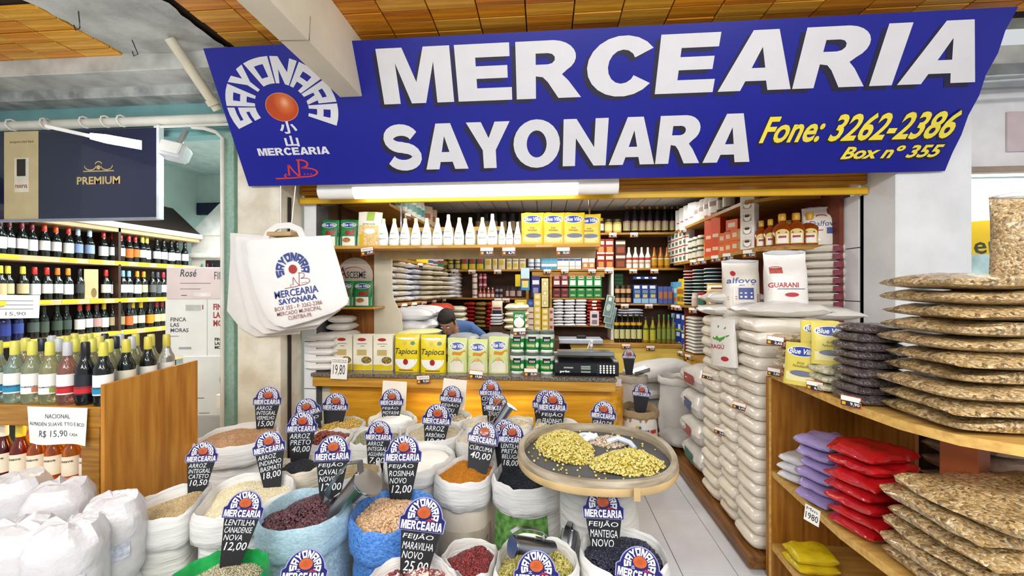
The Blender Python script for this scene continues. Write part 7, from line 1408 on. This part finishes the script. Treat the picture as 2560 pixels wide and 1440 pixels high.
g = G(); g.tube([onY(112, 298, 2.86), a, b_], .012, 8, WHITE); lp = obj('strip_lamp', g, label='glowing white strip lamp in front of the navy wine shop board', cat='lamp'); g = G(); g.tube([b_, b_.lerp(c, .3), c], [.02, .03, .032], 12, M('ffffff', .4, 0, emit=14)); obj('tube', g, lp)
PVC = M('d8d6cc', .4, .06)
g = G(); g.tube([onZ(424, 96, 3.23), onZ(424, 96, 3.23).lerp(onY(545, 275, 2.7), .9), onY(545, 275, 2.7)], .032, 12, M('d6cfb8', .45, .06)); dp = obj('drain_pipe', g, label='thick cream drain pipe slanting down from the broken ceiling', cat='pipe')
d0, d1 = onZ(424, 96, 3.23), onY(545, 275, 2.7); g = G(); g.tube([d0.lerp(d1, .84), d0.lerp(d1, .92)], .042, 12, M('d6cfb8', .45, .06)); obj('coupling', g, dp)
hz = 2.90; g = G(); g.tube([(-5, 2.88, hz), (-2.22, 2.88, hz)], .036, 12, PVC); cp = obj('conduit', g, label='thick pale horizontal pipe along the teal header', cat='pipe')
for px in (30, 115, 212, 265, 305): p = onY(px, 297, 2.86); g = G(); g.tube([(p.x, 2.86 + .042 * math.cos(t), hz + .042 * math.sin(t)) for t in [PI * 2 * k / 10 for k in range(11)]], .006, 5, PW); obj('pipe_clip', g, cp)
g = G(); g.tube([(-3.0, 2.86, hz - .055), (-2.3, 2.86, hz - .055)], .011, 8, PVC); obj('conduit', g, label='thin pale pipe just under the thick horizontal one', cat='pipe')
g = G(); a = onY(480, 318, 2.86); b_ = onY(540, 330, 2.86); g.tube([a, a.lerp(b_, .5) + Vector((0, 0, .01)), b_, onY(556, 345, 2.86), onY(556, 700, 2.86), (onY(556, 700, 2.86).x, 2.86, .02)], .014, 8, PVC); cd = obj('conduit', g, label='white cable conduit running down beside the green strip', cat='pipe')
g = G(); g.box((-2.435, 2.98, 1.4), (.1, .16, 2.8), M('8fae9f', .7, .12, 40, .4), .003); struct('trim_9', g)
p = onY(551, 1003, 2.885); g = G(); g.box((0, 0, 0), (.05, .03, .11), PW, .006); obj('switch_box', g, loc=p, label='small white switch box low on the conduit', cat='switch')
p = onY(430, 372, 2.75); g = G(); g.box((0, .04, 0), (.17, .13, .12), M('c9cccf', .35, .1), .02); fl_ = obj('floodlight', g, loc=p, rot=(R(-15), R(12), R(15)), label='grey floodlight hanging from the pipe right of the navy board', cat='lamp'); q = G(); q.box((0, -.03, 0), (.14, .02, .09), M('e6e6e2', .2, .05), .008); obj('lens', q, fl_); q = G(); q.tube([(0, .04, .05), (0, .05, .2)], .02, 8, M('b5b8ba', .3, metal=.6)); obj('bracket', q, fl_)
# ================================================================ TOTE BAGS HANGING ON THE PILLAR
CLOTH = [M('efecea', .8, .03, 6, .2, bscale=200), M('e8e4e2', .8, .03, 6, .2, bscale=201), M('ece8e6', .8, .03, 6, .2, bscale=202), M('e4e0de', .8, .03, 6, .2, bscale=203)]
TOTES = [
 ([(609, 600), (715, 593), (826, 588), (848, 660), (872, 748), (868, 762), (838, 781), (775, 803), (714, 820), (690, 814), (672, 800), (660, 780), (640, 735), (622, 665)], 'front white tote bag with blue printed logo hanging on the pillar'),
 ([(600, 598), (700, 594), (815, 592), (835, 680), (852, 775), (800, 812), (700, 828), (668, 822), (648, 800), (625, 720), (606, 640)], 'plain white tote bag just behind the printed one'),
 ([(590, 592), (700, 592), (800, 594), (815, 690), (815, 800), (790, 822), (660, 836), (625, 812), (606, 740), (590, 650)], 'plain white tote bag third from the front'),
 ([(576, 582), (690, 590), (780, 594), (780, 700), (750, 835), (640, 843), (600, 820), (568, 778), (574, 690), (577, 620)], 'rearmost white tote bag sticking out on the left')]
for i, (pts, lb_) in enumerate(TOTES):
    Y = 2.66 + .057 * i; P3 = [onY(x, y, Y) for x, y in pts]; c = sum(P3, Vector()) / len(P3); lo = [(p.x - c.x, p.z - c.z) for p in P3]
    # outline refined, puffed like cloth
    den = []
    for a, b_ in zip(lo, lo[1:] + lo[:1]):
        for k in range(3): den.append((a[0] + (b_[0] - a[0]) * k / 3, a[1] + (b_[1] - a[1]) * k / 3))
    g = G(); n = len(den); rings = []
    for k, e in ((1.0, 0), (.985, .008), (.9, .016), (.6, .019), (.25, .02)): rings.append((k, e))
    for sgn in (-1, 1):
        o_ = len(g.v); mi_ = g.mi(CLOTH[i])
        for k, e in rings:
            for x, z in den: g.v.append((x * k, sgn * e + (.004 * noise.noise(Vector((x * 9, z * 9, i))) * (1 if sgn < 0 else -1) if k < 1 else 0), z * k))
        g.v.append((0, sgn * .02, 0))
        for r_ in range(len(rings) - 1):
            for q_ in range(n):
                j = (q_ + 1) % n; f = (o_ + r_ * n + q_, o_ + r_ * n + j, o_ + (r_ + 1) * n + j, o_ + (r_ + 1) * n + q_); g.f.append(f if sgn > 0 else tuple(reversed(f))); g.m.append(mi_)
        for q_ in range(n): j = (q_ + 1) % n; f = (o_ + (len(rings) - 1) * n + q_, o_ + (len(rings) - 1) * n + j, o_ + len(rings) * n); g.f.append(f if sgn > 0 else tuple(reversed(f))); g.m.append(mi_)
    tb = obj('tote_bag', g, loc=c, label=lb_, cat='tote bag', group='white shop tote bags')
    if i == 0:
        s_ = pxs(Y, 740); ct0 = onY(740, 690, Y) - c; rot_ = R(9)
        def tp(x, z): xx = (x * math.cos(rot_) - z * math.sin(rot_)) * s_; zz = (x * math.sin(rot_) + z * math.cos(rot_)) * s_; return (ct0.x + xx, -.026, ct0.z + zz)
        NV = M('3a4a8c', .7, .08); q = G(); q.flat(move(archword(.52, 1.0, 200, -20, gap=.12), -1, 15, 44), tp, NV); q.flat(disc(0, 17, 11, 11, 20, 2), tp, M('b03a34', .6)); q.flat(fit(squiggle(.035), -28, -28, 40, 6), tp, M('8a3a40', .6)); q.flat(fit(text('MERCEARIA', .02), -57, -49, 57, -31), tp, NV); q.flat(fit(text('SAYONARA', .035), -49, -66, 51, -52), tp, NV)
        for t_, w_, z_ in (('BOX 355 - F: 3262-2386', 62, -80), ('MERCADO MUNICIPAL', 58, -93), ('CURITIBA-PR', 31, -106)): q.flat(fit(text(t_, .005), -w_, z_, w_, z_ + 10), tp, M('9c6a66', .7))
        obj('printed_logo', q, tb)
        hb = G(); pa = [onY(x, y, Y - .0) - c for x, y in ((664, 602), (672, 582), (695, 566), (725, 564), (748, 574), (760, 598))]; rings = []
        for k, p in enumerate(pa): t = (pa[min(k + 1, 5)] - pa[max(k - 1, 0)]).normalized(); nn = Vector((-t.z, 0, t.x)); rings.append([p + nn * a_ + Vector((0, b2, 0)) for a_, b2 in ((-.02, -.008), (.022, -.008), (.022, .008), (-.02, .008))])
        hb.loft(rings, CLOTH[1]); obj('handle', hb, tb)
p = onY(713, 584, 2.72); g = G(); g.box((p.x, 2.74, p.z - .01), (.18, .19, .03), M('b79a6a', .7, .15), .006); hk = obj('hanger_bar', g, label='short wooden hanger bar inside the tote bag handles', cat='hanger'); g = G(); g.tube([(p.x, 2.72, p.z), (p.x, 2.78, 2.0), (p.x, 2.84, 2.36)], .004, 6, WHITE); obj('cord', g, hk)
